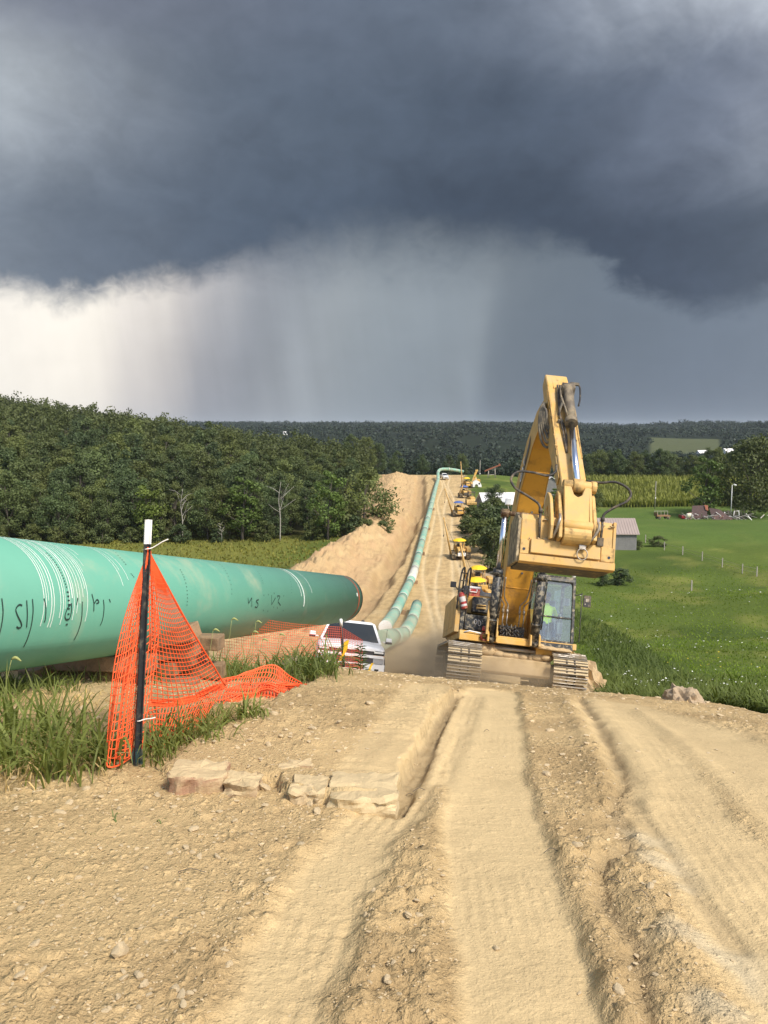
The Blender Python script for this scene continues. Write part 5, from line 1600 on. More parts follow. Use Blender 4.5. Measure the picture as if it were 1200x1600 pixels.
    # lift cylinders with chrome rods
    for x in (-.71, .40):
        f = Vector((x, .28, 1.28)); t = Vector((x, -.62, 4.36)); d = (t - f).normalized(); g = f + d * 1.78
        mb = MB(); mb.cyl(f - d * .05, g, .115, seg=18); mb.cyl(g - d * .16, g, .132, seg=18); mb.cyl(f + d * .45, f + d * .5, .128, seg=18); mb.lathe([(.05, -.09), (.12, -.09), (.12, .09), (.05, .09)], f, 14, axis='x')
        mb.tube([f + d * .35 + Vector((0.13, -.06, 0)), g - d * .2 + Vector((0.13, -.06, 0)), g - d * .1 + Vector((.06, -.07, 0))], .02, 6)
        c = B(mb, 'boom_cylinder', MU, 0)
        mb = MB(); mb.cyl(g, t, .07, seg=16); B(mb, 'rod', CH, 0, c)
    mb = MB(); mb.prism([(.05, 2.2), (.18, 2.2), (.18, 1.35), (.05, 1.35)], -.86, -.80); mb.prism([(.02, 1.3), (.2, 1.3), (.2, 2.05), (.08, 2.05)], -.60, -.57); B(mb, 'cylinder_guard', YW, .006)
    # work lights on the boom
    for x, y, z in ((-.68, -.7, 4.62), (.30, -.7, 4.62)):
        mb = MB(); mb.box((x, y - .06, z), (.15, .08, .16)); mb.tube([(x, y, z - .05), (x + .05 * (1 if x < 0 else -1), y + .1, z - .16)], .015, 6); w = B(mb, 'work_light', M['white'], .02)
        mb = MB(); mb.box((x, y - .103, z), (.12, .008, .13)); B(mb, 'lens', M['lamp'], .004, w)
    # stick
    T = Vector((-2.72, 7.14)); E = Vector((-4.86, 3.86)); d = (E - T).normalized(); n = Vector((-d.y, d.x)) * -1
    if n.x > 0: n = -n
    L = (E - T).length; P = lambda s, o: tuple(T + d * s + n * o)
    prof_ = [P(0, .05), P(.02, .20), P(.5, .26), P(1.15, .26), P(2.0, .22), P(L - .3, .17), P(L, .16), P(L + .1, 0), P(L, -.16), P(L - .3, -.2), P(1.9, -.42), P(1.35, -.56), P(1.05, -.52), P(.5, -.26), P(0, -.16)]
    mb = MB(); mb.prism(prof_, -.355, .145)
    def lean(mb):
        mb.v = [(x + .2 * (7.14 - z) / 3.28, y, z) for x, y, z in mb.v]; return mb
    lean(mb); s = B(mb, 'stick', YP, .02)
    mb = MB()
    for x0, x1 in ((-.385, -.355), (.145, .175)): mb.prism([P(.62, .22), P(1.8, .17), P(L - .55, .12), P(L - .55, -.1), P(1.9, -.34), P(1.35, -.47), P(.95, -.4)], x0, x1)
    for x in (-.22, -.09, .04): mb.prism([P(.03, .20), P(.62, .285), P(.62, .25), P(.03, .15)], x - .012, x + .012)
    lean(mb); B(mb, 'stiffener_plate', YP, .008, s)
    mb = MB()
    for k, (sx, so2) in enumerate(((.75, .1), (1.0, -.05), (1.35, .12), (1.6, .0), (1.95, .1), (2.3, .05), (2.6, .08), (1.2, .2), (2.8, .05))):
        for x in (-.345, .175): mb.cyl((x - .02, *P(sx, so2)), (x + .02, *P(sx, so2)), .035, seg=8)
    for sx in (1.25, 1.55, 1.85, 2.15, 2.5): mb.box((-.355, *P(sx, .16)), (.05, .1, .12), Matrix.Rotation(.5, 3, 'X'))
    mb.cyl((-.40, *P(1.25, -.25)), (.24, *P(1.25, -.25)), .15, seg=16); mb.cyl((-.38, *P(L, 0)), (.22, *P(L, 0)), .1, seg=14); mb.cyl((-.34, *P(.22, 0)), (.17, *P(.22, 0)), .09, seg=14)
    lean(mb); tag(B(mb, 'pin_bosses', YW, .006, s), kind='stuff')
    mb = MB()
    for x, ss in ((-.36, .5), (.16, .45)): mb.tube([(x, *P(.6, .28)), (x, *P(1.4, .27)), (x * .98, *P(2.3, .2)), (x, *P(2.75, .16))], .017, 6)
    lean(mb); B(mb, 'stick_pipes', YW, 0, s)
    mb = MB()
    for k in range(2): mb.tube(spline([(-.10 - .05 * k, *P(.55, .32)), (-.15 - .03 * k, *P(.95, .34)), (-.20, *P(1.5, .30)), (-.12 - .06 * k, *P(2.1, .27)), (-.16, *P(2.7, .22))], 5), .02, 6)
    lean(mb); B(mb, 'stick_hose', RB, 0)
    mb = MB()
    for sx, x in ((1.0, -.06), (1.75, -.2), (2.35, .02), (2.9, -.05)): mb.box((x, *P(sx, .255)), (.12, .05, .09), Matrix.Rotation(.55, 3, 'X'))
    lean(mb); tag(B(mb, 'hose_clip', M['hose_grey'], .006), kind='stuff')
    # bucket cylinder on the stick's face
    a = Vector((.07, *P(.78, .42))); b2 = Vector((.10, -5.05, 4.15)); dd = (b2 - a).normalized(); g = a + dd * 1.12
    mb = MB(); mb.cyl(a, g, .11, seg=18); mb.cyl(g - dd * .1, g + dd * .04, .135, seg=18); mb.lathe([(.05, -.12), (.13, -.12), (.13, .12), (.05, .12)], a, 14, axis='x')
    mb.tube(spline([a + Vector((-.16, -.03, .05)), a + Vector((-.17, -.12, -.2)), g + Vector((-.16, -.1, .25)), g + Vector((-.12, -.1, .1))], 5), .022, 6)
    for x in (-.12, .12): mb.prism([P(.6, .22), P(.98, .24), P(.86, .52), P(.7, .52)], .07 + x - .02, .07 + x + .02)
    c = B(mb, 'bucket_cylinder', mat('weathered_cylinder', (.13, .105, .075), .5, dirt=((.32, .26, .17), .4, 5)), 0)
    mb = MB(); mb.cyl(g, b2, .065, seg=16); B(mb, 'rod', CH, 0, c)
    mb = MB(); mb.box((.25, *P(.5, .36)), (.2, .06, .06)); mb.tube(spline([(.3, *P(.5, .36)), (.36, *P(.6, .36)), (.34, *P(1.0, .34)), (.3, *P(1.2, .3))], 4), .02, 6); B(mb, 'hose_clamp', BK, 0)
    # hose loops between boom tip and stick
    mb = MB()
    for k in range(5):
        e = .045 * k; yy = -3.5 - .03 * k
        mb.tube(spline([(-.30 - e * .2, -2.7, 6.45 - e), (-.42, yy + .1, 6.36 - e), (-.50 + e * .6, yy, 6.1), (-.50 + e * .9, yy, 5.8), (-.42 + e, yy, 5.45 + e * 1.6), (-.30, yy - .02, 5.32 + e * 2.2), (-.16 - e * .6, yy - .05, 5.45 + e * 1.6), (-.10 - e * .4, yy - .1, 5.8), (-.09 - e * .2, yy - .12, 6.1), (-.08, yy - .1, 6.36 - e * .5), (.0, yy + .05, 6.5)], 5), .03, 7)
    B(mb, 'hose_bundle', M['hose_grey'], 0)
    # link, tilt coupler
    mb = MB(); mb.cyl((-.19, -5.05, 4.15), (.36, -5.05, 4.15), .11, seg=18); mb.cyl((.36, -5.05, 4.15), (.46, -5.05, 4.15), .13, seg=8); mb.cyl((.0, -5.05, 4.15), (.2, -5.05, 4.15), .145, seg=16); B(mb, 'link_pin', YW, .008)
    mb = MB()
    fo = [(-.16, 4.1), (-.05, 4.1), (.0, 3.93), (.08, 3.88), (.16, 3.93), (.22, 4.1), (.32, 4.1), (.30, 3.3), (-.14, 3.3)]
    vs = [(x, -5.12 - (4.15 - z) * .31 + o, z) for o in (-.05, .05) for x, z in fo]; k = len(fo)
    mb.add(vs, [tuple(range(k))[::-1], tuple(range(k, 2 * k))] + [(i, (i + 1) % k, k + (i + 1) % k, k + i) for i in range(k)])
    for x in (-.16, .32): mb.prism([(-4.99, 4.12), (-5.18, 4.1), (-5.46, 3.32), (-5.28, 3.28)], x - .03, x + .03)
    mb.cyl((-.20, -5.39, 3.28), (.36, -5.39, 3.28), .105, seg=16); mb.box((.1, -5.27, 3.62), (.06, .05, .16)); B(mb, 'bucket_link', YP, .012)
    mb = MB()
    for x in (-.25, .41): mb.prism([(-4.75, 3.9), (-4.95, 4.05), (-5.1, 3.95), (-5.44, 3.3), (-5.47, 3.02), (-5.1, 2.95)], x - .035, x + .035)
    mb.prism([(-5.2, 3.35)] + [(-5.2 - .30 * math.cos(R(t)), 3.13 - .22 * math.sin(R(t))) for t in range(-50, 100, 15)] + [(-5.1, 2.9)], -.19, .34)
    mb.prism([(-5.1, 3.46), (-5.28, 3.42), (-5.3, 3.26), (-5.1, 3.2)], -.42, .55); B(mb, 'tilt_coupler', YW, .012)
    mb = MB(); plate_with_hole(mb, [(-4.55, 3.9), (-4.8, 4.05), (-5.1, 3.85), (-5.42, 3.3), (-5.42, 3.0), (-4.6, 3.0)], (-4.9, 3.62), .1, -.44, -.38); B(mb, 'coupler_ear', YP, .01)
    # wide tilting ditch bucket, its back towards us
    bp = [(-5.15, 2.66), (-5.15, 3.36), (-5.08, 3.48), (-4.7, 3.46), (-4.3, 3.3), (-4.12, 2.62)]
    mb = MB(); mb.prism(bp, -.96, .82); bk = B(mb, 'bucket', YP, .015)
    mb = MB(); mb.prism([(-5.16, 2.52), (-5.16, 3.36), (-4.75, 3.56), (-4.08, 3.42), (-4.04, 2.54)], -1.02, -.965); B(mb, 'side_plate', mat('scraped_plate', (.42, .33, .19), .5, .2, dirt=((.10, .085, .07), .5, 4)), .006, bk)  # left plate darker than the right: its shade is in the colour
    mb = MB(); mb.prism([(-5.16, 2.52), (-5.16, 3.48), (-4.08, 3.42), (-4.04, 2.54)], .825, .88); B(mb, 'side_plate', YP, .006, bk)
    mb = MB(); mb.prism([(-5.27, 2.52), (-5.13, 2.49), (-5.13, 2.66), (-5.27, 2.66)], -.97, .865); B(mb, 'bottom_lip', YP, .006, bk)
    mb = MB(); mb.prism([(-5.26, 2.70), (-5.13, 2.70), (-5.13, 2.98), (-5.23, 2.98)], -.76, .58); B(mb, 'stiffener_bar', YP, .01, bk)
    for x0, x1, hx in ((-.955, -.785, -.88), (.605, .86, .76)):
        mb = MB(); mb.bb((x0, -5.19, 2.68), (x1, -5.13, 2.96)); B(mb, 'corner_lug', YW, .006, bk)
        mb = MB(); mb.cyl((hx, -5.198, 2.77), (hx, -5.185, 2.77), .028, seg=14); B(mb, 'lug_hole', M['glass_dark'], 0, bk)
    for x in (-.60, .42): mb = MB(); mb.box((x, -5.155, 3.2), (.02, .012, .42)); B(mb, 'weld_bead', YW, .003, bk)
    mb = MB(); rn = random.Random(3)
    for i in range(26): mb.rock((rn.uniform(-.9, .8), -5.16 - rn.uniform(0, .06), rn.choice((2.99, 2.665, 2.995, 3.38)) + rn.uniform(-.01, .012)), (rn.uniform(.02, .07), .03, .018), i, rough=.3)
    B(mb, 'caked_earth', M['dirt_lump'], 0, bk)
    mb = MB(); mb.prism([(-5.11, 2.60), (-4.04, 2.60), (-4.04, 2.50), (-5.12, 2.495)], -.95, .81); B(mb, 'cutting_edge', mat('worn_edge', (.06, .05, .04), .6, .3, dirt=(DUST, .3, 5)), .004, bk)  # dark sheet below the bucket, shade of the underside put into its colour
    mb = MB(); mb.tube([(.21 + .10 * math.sin(a), -5.34, 2.76 - .11 * math.cos(a)) for a in [k * 6.283 / 18 for k in range(19)]], .013, 6); mb.box((.21, -5.31, 2.9), (.13, .06, .11)); mb.box((.16, -5.31, 3.0), (.045, .05, .16)); mb.box((.27, -5.31, 3.0), (.045, .05, .16)); B(mb, 'lifting_ring', ST, .006, bk)
    mb = MB(); mb.tube(spline([(.44, -5.2, 3.5), (.47, -5.48, 3.3), (.38, -5.45, 3.08), (.28, -5.32, 2.95)], 5), .026, 6); B(mb, 'chain_strap', ST, 0, bk); mb = MB(); mb.tube(spline([(-.25, -5.2, 3.55), (-.29, -5.5, 3.35), (-.36, -5.3, 3.02)], 5), .028, 6); B(mb, 'chain_strap', ST, 0, bk)
    # tilt hoses, one looping out on either side
    mb = MB()
    mb.tube([(-.60, -5.2, 3.0), (-.62, -5.22, 3.3), (-.62, -5.22, 3.52)], [.02, .026, .028], 8)
    mb.tube([(-.62, -5.22, 3.50), (-.62, -5.22, 3.58)], .042, 8)
    mb.tube(spline([(-.62, -5.22, 3.55), (-.68, -5.22, 3.68), (-.9, -5.25, 3.80), (-1.15, -5.25, 3.93), (-1.24, -5.2, 4.12), (-1.1, -5.1, 4.3), (-.8, -5.05, 4.33), (-.5, -5.0, 4.31), (-.34, -4.95, 4.42), (-.3, -4.8, 4.6)], 6), .025, 8)
    B(mb, 'tilt_hose', RB, 0)
    mb = MB()
    mb.box((.56, -5.22, 3.05), (.12, .1, .16)); mb.tube([(.57, -5.22, 3.05), (.58, -5.24, 3.3), (.58, -5.24, 3.5)], .026, 8); mb.tube([(.58, -5.24, 3.46), (.58, -5.24, 3.54)], .042, 8)
    mb.tube(spline([(.58, -5.24, 3.52), (.62, -5.24, 3.62), (.80, -5.25, 3.76), (1.02, -5.25, 3.9), (1.11, -5.2, 4.06), (1.04, -5.15, 4.2), (.82, -5.1, 4.3), (.55, -5.05, 4.27), (.3, -4.95, 4.3)], 6), .025, 8)
    B(mb, 'tilt_hose', RB, 0)
    # cab
    x0, x1, y0, y1, z0, z1 = .47, 1.42, .35, 2.0, 1.2, 3.03
    cab = MB(); t = .075
    for x in (x0, x1 - t):
        cab.prism([(y0, z0 + .18), (y0 + .08, z0 + .18), (y0 + .28, z1), (y0 + .18, z1)], x, x + t)
        cab.bb((x, y1 - t, z0 + .1), (x + t, y1, z1 - .01)); cab.bb((x + .002, y0 + .2, z1 - t), (x + t - .002, y1, z1 - .002))
        cab.bb((x, y0 + .02, z0), (x + t, y1, z0 + .2))
    cab.prism([(y0 - .01, z0 - .02), (y0 + .09, z0 - .02), (y0 + .1, z0 + .2), (y0 + .005, z0 + .2)], x0 + .01, x1 - .01)
    cab.prism([(y0 + .16, z1 - .09), (y0 + .27, z1 - .09), (y0 + .3, z1 + .01), (y0 + .18, z1 + .01)], x0 + .01, x1 - .01)
    cab.prism([(y0 + .08, z0 + .78), (y0 + .12, z0 + .78), (y0 + .125, z0 + .82), (y0 + .085, z0 + .82)], x0 + t, x1 - t)
    cab.bb((x0, y0 + .18, z1), (x1, y1, z1 + .05)); cab.bb((x0, y1 - .05, z0), (x1, y1, z0 + 1.0)); cab.bb((x0 + .01, y0 + .05, z0), (x1 - .01, y1, z0 + .08))
    # rounded upper corners of the front frame
    for xx, sgn in ((x0 + t, 1), (x1 - t, -1)):
        yy = y0 + .255 - .03
        cab.prism([(xx, z1 - .09), (xx + sgn * .13, z1 - .09), (xx + sgn * .05, z1 - .115), (xx + sgn * .02, z1 - .15), (xx, z1 - .24)], yy - .02, yy + .02, 'y')
    cb = B(cab, 'cab', MU, .012)
    sl_ = .2 / (z1 - z0 - .18)
    def yf(z): return y0 + .05 + sl_ * (z - z0 - .18)
    def pane(z_a, z_b, nm):
        mb = MB(); mb.add([(x0 + t - .01, yf(z_a), z_a), (x1 - t + .01, yf(z_a), z_a), (x1 - t + .01, yf(z_b), z_b), (x0 + t - .01, yf(z_b), z_b)], [(0, 1, 2, 3)])
        o = mb.build(nm, [M['glass']], cb); k = o.modifiers.new('solid', 'SOLIDIFY'); k.thickness = .006
    pane(z0 + .81, z1 - .08, 'windscreen'); pane(z0 + .19, z0 + .785, 'lower_window')
    for x in (x0 + .03, x1 - .03):
        mb = MB(); mb.add([(x, y0 + .1, z0 + .2), (x, y1 - .07, z0 + .2), (x, y1 - .07, z1 - .07), (x, y0 + .26, z1 - .07)], [(0, 1, 2, 3)]); o = mb.build('side_window', [M['glass']], cb); k = o.modifiers.new('solid', 'SOLIDIFY'); k.thickness = .006
    mb = MB(); mb.add([(x0 + .07, y1 - .03, z0 + 1.0), (x1 - .07, y1 - .03, z0 + 1.0), (x1 - .07, y1 - .03, z1 - .06), (x0 + .07, y1 - .03, z1 - .06)], [(0, 1, 2, 3)]); o = mb.build('rear_window', [M['glass']], cb); k = o.modifiers.new('solid', 'SOLIDIFY'); k.thickness = .006
    grey = mat('cab_trim', (.24, .25, .27), .7)
    mb = MB(); mb.box((.9, 1.28, z0 + .52), (.5, .48, .14)); mb.box((.9, 1.5, z0 + .95), (.48, .12, .75), Matrix.Rotation(-.15, 3, 'X')); mb.box((.9, 1.28, z0 + .28), (.4, .4, .36)); B(mb, 'seat', grey, .03, cb)
    mb = MB()
    for x in (.66, 1.14): mb.box((x, 1.0, z0 + .55), (.14, .3, .3)); mb.tube([(x, .92, z0 + .68), (x, .86, z0 + .86)], .016, 6); mb.rock((x, .86, z0 + .88), (.028, .028, .045), 1, rough=0, sub=2)
    mb.box((1.26, .8, z0 + 1.25), (.16, .06, .2))
    for x in (.82, .98): mb.box((x, .72, z0 + .2), (.11, .22, .03), Matrix.Rotation(.5, 3, 'X')); mb.tube([(x, .74, z0 + .18), (x, .72, z0 + .75)], .012, 5)
    B(mb, 'console', mat('light_console', (.42, .42, .4), .7), .01, cb)
    mb = MB()
    for x in (.56, 1.36): mb.lathe([(.0, -.04), (.045, -.035), (.055, .0), (.045, .03), (0, .035)], (x, y0 + .22, z1 + .1), 12, axis='y'); mb.bb((x - .02, y0 + .22, z1 + .04), (x + .02, y0 + .28, z1 + .09))
    B(mb, 'roof_light', M['lamp'], 0, cb)
    mb = MB(); mb.tube([(1.42, .6, 2.62), (1.62, .55, 2.68)], .014, 6); mb.tube([(1.60, .56, 2.7), (1.60, .56, 1.45), (1.44, .6, 1.4)], .014, 6); mb.box((1.74, .55, 2.5), (.19, .05, .3)); w = B(mb, 'mirror', BK, .015)
    mb = MB(); mb.box((1.74, .521, 2.52), (.08, .006, .08)); mb.box((1.69, .521, 2.42), (.03, .006, .03)); B(mb, 'mirror_reflector', ST, 0, w)
    mb = MB(); mb.rock((.75, .3, z0 - .02), (.28, .1, .06), 3, rough=.2, sub=2); mb.rock((1.15, .31, z0 - .03), (.26, .09, .05), 4, rough=.2, sub=2); mb.rock((.55, .31, z0 + .02), (.12, .08, .07), 5, rough=.2, sub=2); B(mb, 'caked_earth', M['dirt_lump'], 0, cb)
    mb = MB(); mb.prism([(.5, 1.0), (2.2, 1.0), (2.2, 1.2), (.4, 1.2)], .5, 1.45); B(mb, 'cab_floor', Y)
    # things riding on it
    def on(name, label, cat, loc, rot=None):
        m4 = EX_M @ Matrix.Translation(loc)
        if rot: m4 = m4 @ rot
        return thing(name, label, cat, mat=m4)
    e = on('fire_extinguisher', 'red fire extinguisher strapped at a tilt to the front left of the excavator', 'extinguisher', (-1.40, .52, 1.96), Matrix.Rotation(R(-19), 4, 'Y') @ Matrix.Diagonal((.85, .85, .85, 1)))
    mb = MB(); mb.lathe([(0, 0), (.085, 0), (.095, .03), (.095, .42), (.07, .49), (.035, .52), (0, .52)], (0, 0, 0), 18); mb.build('body', [M['red']], e)
    mb = MB(); mb.lathe([(.0965, .22), (.098, .225), (.098, .37), (.0965, .375)], (0, 0, 0), 18); mb.lathe([(.0965, .08), (.098, .085), (.098, .14), (.0965, .145)], (0, 0, 0), 18); mb.build('label_band', [mat('silver_label', (.6, .58, .55), .5)], e)
    mb = MB(); mb.cyl((0, 0, .52), (0, 0, .58), .025, seg=10); mb.box((.03, 0, .6), (.16, .03, .03)); mb.tube(spline([(0, -.03, .56), (-.1, -.05, .45), (-.12, -.03, .15)], 4), .014, 6); mb.build('valve', [M['black']], e)
    c = on('cooler', 'red drinks cooler with white lid and handle sitting on the excavator deck', 'cooler', (-1.14, 1.15, 2.36), Matrix.Diagonal((.62, .62, .62, 1)))
    mb = MB(); mb.box((0, 0, .16), (.46, .32, .32), top=(1.06, 1.06)); mb.build('body', [M['red']], c, bevel=.02)
    mb = MB(); mb.box((0, 0, .375), (.52, .36, .1)); mb.build('lid', [M['white']], c, bevel=.03)
    mb = MB(); mb.tube([(-.2, -.18, .3), (-.2, -.22, .18), (.1, -.22, .18), (.1, -.18, .3)], .022, 6); mb.tube([(-.34, -.1, .22), (-.25, -.14, .26), (-.26, -.14, .1)], .016, 6); mb.build('handle', [M['white']], c)
    return ex


build_excavator()


# ------------------------------------------------------------------ people
def skin_person(name, joints, bones, mats, zones, parent_mat, label):
    """one continuous skinned body; zones(co) -> material slot"""
    me = bpy.data.meshes.new(name); keys = list(joints)
    me.from_pydata([joints[k][0] for k in keys], [(keys.index(a), keys.index(b)) for a, b in bones], [])
    o = link(name, me)
    sk = o.modifiers.new('skin', 'SKIN'); sk.use_smooth_shade = True
    for i, k in enumerate(keys):
        r = joints[k][1]; d = me.skin_vertices[0].data[i]; d.radius = (r, r) if isinstance(r, (int, float)) else r; d.use_root = (i == 0)
    sub = o.modifiers.new('sub', 'SUBSURF'); sub.levels = 2; sub.render_levels = 2
    dg = bpy.context.evaluated_depsgraph_get(); m2 = bpy.data.meshes.new_from_object(o.evaluated_get(dg))
    o.modifiers.clear(); o.data = m2; m2.materials.clear()
    for m in mats: m2.materials.append(m)
    for p in m2.polygons: p.material_index = zones(p.center); p.use_smooth = True
    o.matrix_world = parent_mat
    tag(o, label, 'person'); return o


def build_operator():
    sk = mat('skin', (.36, .20, .13), .6, var=.05); vis = mat('hi_vis_shirt', (.72, .95, .06), .7, var=.06); jean = mat('work_trousers', (.06, .075, .11), .85); boot = mat('boots', (.12, .08, .05), .8); cap = mat('dark_cap', (.07, .06, .06), .7)
    # seated, hands on the control levers; local y points away from the camera
    J = {'pelvis': ((0, 0, 0), (.16, .13)), 'waist': ((0, .01, .18), (.155, .115)), 'chest': ((0, .02, .38), (.185, .13)), 'neckb': ((0, .01, .53), (.09, .08)), 'neck': ((0, -.01, .60), .055),
         'jaw': ((0, -.03, .665), (.072, .08)), 'brow': ((0, -.02, .755), (.08, .095)), 'crown': ((0, .0, .83), (.06, .075))}
    Bn = [('pelvis', 'waist'), ('waist', 'chest'), ('chest', 'neckb'), ('neckb', 'neck'), ('neck', 'jaw'), ('jaw', 'brow'), ('brow', 'crown')]
    for s, n in ((-1, 'l'), (1, 'r')):
        J.update({n + 'sh': ((s * .19, .02, .47), .07), n + 'el': ((s * .27, -.08, .21), .05), n + 'wr': ((s * .25, -.32, .19), .032), n + 'pm': ((s * .245, -.38, .20), (.038, .02)),
                  n + 'f1': ((s * .262, -.425, .21), .012), n + 'f2': ((s * .25, -.435, .205), .012), n + 'f3': ((s * .237, -.43, .20), .012), n + 'f4': ((s * .222, -.42, .195), .011), n + 'th': ((s * .205, -.37, .225), .012),
                  n + 'hip': ((s * .1, -.02, -.02), .1), n + 'kn': ((s * .14, -.46, .03), .07), n + 'an': ((s * .13, -.50, -.37), .045), n + 'to': ((s * .14, -.65, -.42), .04)})
        Bn += [('chest', n + 'sh'), (n + 'sh', n + 'el'), (n + 'el', n + 'wr'), (n + 'wr', n + 'pm'), (n + 'pm', n + 'f1'), (n + 'pm', n + 'f2'), (n + 'pm', n + 'f3'), (n + 'pm', n + 'f4'), (n + 'pm', n + 'th'),
               ('pelvis', n + 'hip'), (n + 'hip', n + 'kn'), (n + 'kn', n + 'an'), (n + 'an', n + 'to')]
    def z(c):
        if c.z > .585: return 0
        if c.y < -.15 and c.z > .12: return 0
        if c.z > .04 and not (c.y < -.13): return 1
        if c.z < -.33: return 3
        return 2
    mx = EX_M @ Matrix.Translation((.84, 1.25, 1.2 + .62))
    o = skin_person('person', J, Bn, [sk, vis, jean, boot], z, mx, 'machine operator in a yellow-green high visibility shirt seated inside the excavator cab')
    mb = MB(); mb.lathe([(.098, .76), (.104, .79), (.095, .85), (.06, .885), (0, .895)], (0, -.01, 0), 16)
    mb.add([(-.08, -.10, .775), (.08, -.10, .775), (.055, -.19, .765), (-.055, -.19, .765), (-.08, -.10, .785), (.08, -.10, .785), (.055, -.19, .773), (-.055, -.19, .773)], [(0, 1, 2, 3), (4, 5, 6, 7), (0, 1, 5, 4), (1, 2, 6, 5), (2, 3, 7, 6), (3, 0, 4, 7)])
    mb.build('cap', [cap], o)
    mb = MB()
    for x in (-.03, .03): mb.rock((x, -.105, .715), (.012, .006, .007), 1, rough=0, sub=2)
    mb.build('eyes', [M['black']], o)
    mb = MB(); mb.add([(0, -.112, .725), (-.016, -.108, .68), (.016, -.108, .68), (0, -.142, .684)], [(0, 1, 3), (0, 3, 2), (1, 2, 3)]); mb.build('nose', [sk], o)
    mb = MB(); mb.box((0, -.108, .65), (.045, .008, .008)); mb.build('mouth', [M['red']], o)


build_operator()


# ------------------------------------------------------------------ pickups
def build_pickup(name, label, mx, paint, detail=True):
    t = thing(name, label, 'pickup truck', mat=mx)
    P = lambda mb, n, m, b=.015, par=None: mb.build(n, m if isinstance(m, list) else [m], par or t, bevel=b, seg=2)
    # lower body: hood, doors, bed as one shell with rounded shoulders, front at y = 0
    def loft(mb, secs, m=0):
        n = len(secs[0][1]); vs = []
        for y, pts in secs: vs += [(x, y + dy, z) for x, z, dy in pts]
        fs = [(i * n + k, i * n + k + 1, (i + 1) * n + k + 1, (i + 1) * n + k) for i in range(len(secs) - 1) for k in range(n - 1)]
        fs += [(i * n + n - 1, i * n, (i + 1) * n, (i + 1) * n + n - 1) for i in range(len(secs) - 1)]
        fs += [tuple(range(n))[::-1], tuple((len(secs) - 1) * n + k for k in range(n))]
        mb.add(vs, fs, m)
    def sec(y, w, zt, zb, crown=.03, bow=0.0):
        pts = [(-w * .97, zb), (-w, zb + .12), (-w, zt - .16), (-w * .96, zt - .05), (-w * .86, zt), (-w * .45, zt + crown), (0, zt + crown * 1.2), (w * .45, zt + crown), (w * .86, zt), (w * .96, zt - .05), (w, zt - .16), (w, zb + .12), (w * .97, zb)]
        return (y, [(x, z, bow * (abs(x) / w) ** 2) for x, z in pts])
    body = MB()
    loft(body, [sec(.10, .93, 1.06, .62, .02, .16), sec(.22, .97, 1.12, .5, .04, .12), sec(.6, 1.0, 1.18, .5, .05, .03), sec(1.5, 1.01, 1.24, .48, .05), sec(2.2, 1.01, 1.27, .46, .02), sec(3.7, 1.01, 1.28, .46, 0), sec(5.75, .99, 1.30, .5, 0), sec(5.85, .97, 1.28, .55, 0)])
    P(body, 'body', paint, .012)
    mb = MB()   # greenhouse
    b0 = [(-.94, 1.62, 1.24), (.94, 1.62, 1.24), (.96, 3.75, 1.27), (-.96, 3.75, 1.27)]; t0 = [(-.72, 2.32, 1.83), (.72, 2.32, 1.83), (.73, 3.5, 1.83), (-.73, 3.5, 1.83)]; t1 = [(-.6, 2.45, 1.88), (.6, 2.45, 1.88), (.6, 3.4, 1.88), (-.6, 3.4, 1.88)]
    mb.add(b0 + t0 + t1, [(0, 1, 5, 4), (1, 2, 6, 5), (2, 3, 7, 6), (3, 0, 4, 7), (4, 5, 9, 8), (5, 6, 10, 9), (6, 7, 11, 10), (7, 4, 8, 11), (8, 9, 10, 11)]); P(mb, 'roof', paint, .02)
    def inset(q, k, lift):
        q = [Vector(p) for p in q]; c = sum(q, Vector()) / 4; n = (q[1] - q[0]).cross(q[3] - q[0]).normalized(); return [c + (p - c) * k + n * lift for p in q]
    for q, nm in (([b0[0], b0[1], t0[1], t0[0]], 'windscreen'), ([b0[1], b0[2], t0[2], t0[1]], 'side_window'), ([b0[3], b0[0], t0[0], t0[3]], 'side_window'), ([b0[2], b0[3], t0[3], t0[2]], 'rear_window')):
        mb = MB(); mb.add(inset(q, .9, .006), [(0, 1, 2, 3)]); P(mb, nm, M['glass_dark'], 0)
    bl = M['black']; wp = paint
    # front: black grille split by body-coloured bars, headlights, stepped bumper
    def front(x0, x1, z0, z1, y, d, name, m, bow=.13, n=8):
        mb = MB()
        for i in range(n):
            a = x0 + (x1 - x0) * i / n; b = x0 + (x1 - x0) * (i + 1) / n; ya, yb = y + bow * a * a, y + bow * b * b
            mb.add([(a, ya, z0), (b, yb, z0), (b, yb, z1), (a, ya, z1), (a, ya + d, z0), (b, yb + d, z0), (b, yb + d, z1), (a, ya + d, z1)], [(0, 1, 2, 3), (4, 7, 6, 5), (0, 4, 5, 1), (3, 2, 6, 7), (0, 3, 7, 4), (1, 5, 6, 2)])
        return P(mb, name, m, 0)
    front(-.66, .66, .68, 1.07, .085, .06, 'grille', mat('grille_dark', (.05, .045, .045), .5))
    front(-.93, .93, .845, .925, .045, .08, 'grille_bar', wp); front(-.68, .68, 1.035, 1.10, .05, .08, 'grille_bar', wp)
    for s in (-1, 1):
        x0, x1 = (s * .62, s * .95) if s > 0 else (s * .95, s * .62)
        front(x0, x1, .93, 1.05, .07, .06, 'headlight', M['glass_dark'], n=3); 
        front(x0 + .03, x1 - .03, .985, 1.035, .062, .02, 'headlight_lens', M['lamp'], n=3); front(x0, x1, .90, .928, .052, .03, 'turn_signal', M['amber_lens'], n=3)
        front(x0 + .02, x1, .70, .835, .06, .06, 'headlight', mat('lower_lamp', (.35, .35, .35), .2, spec=.7), n=3)
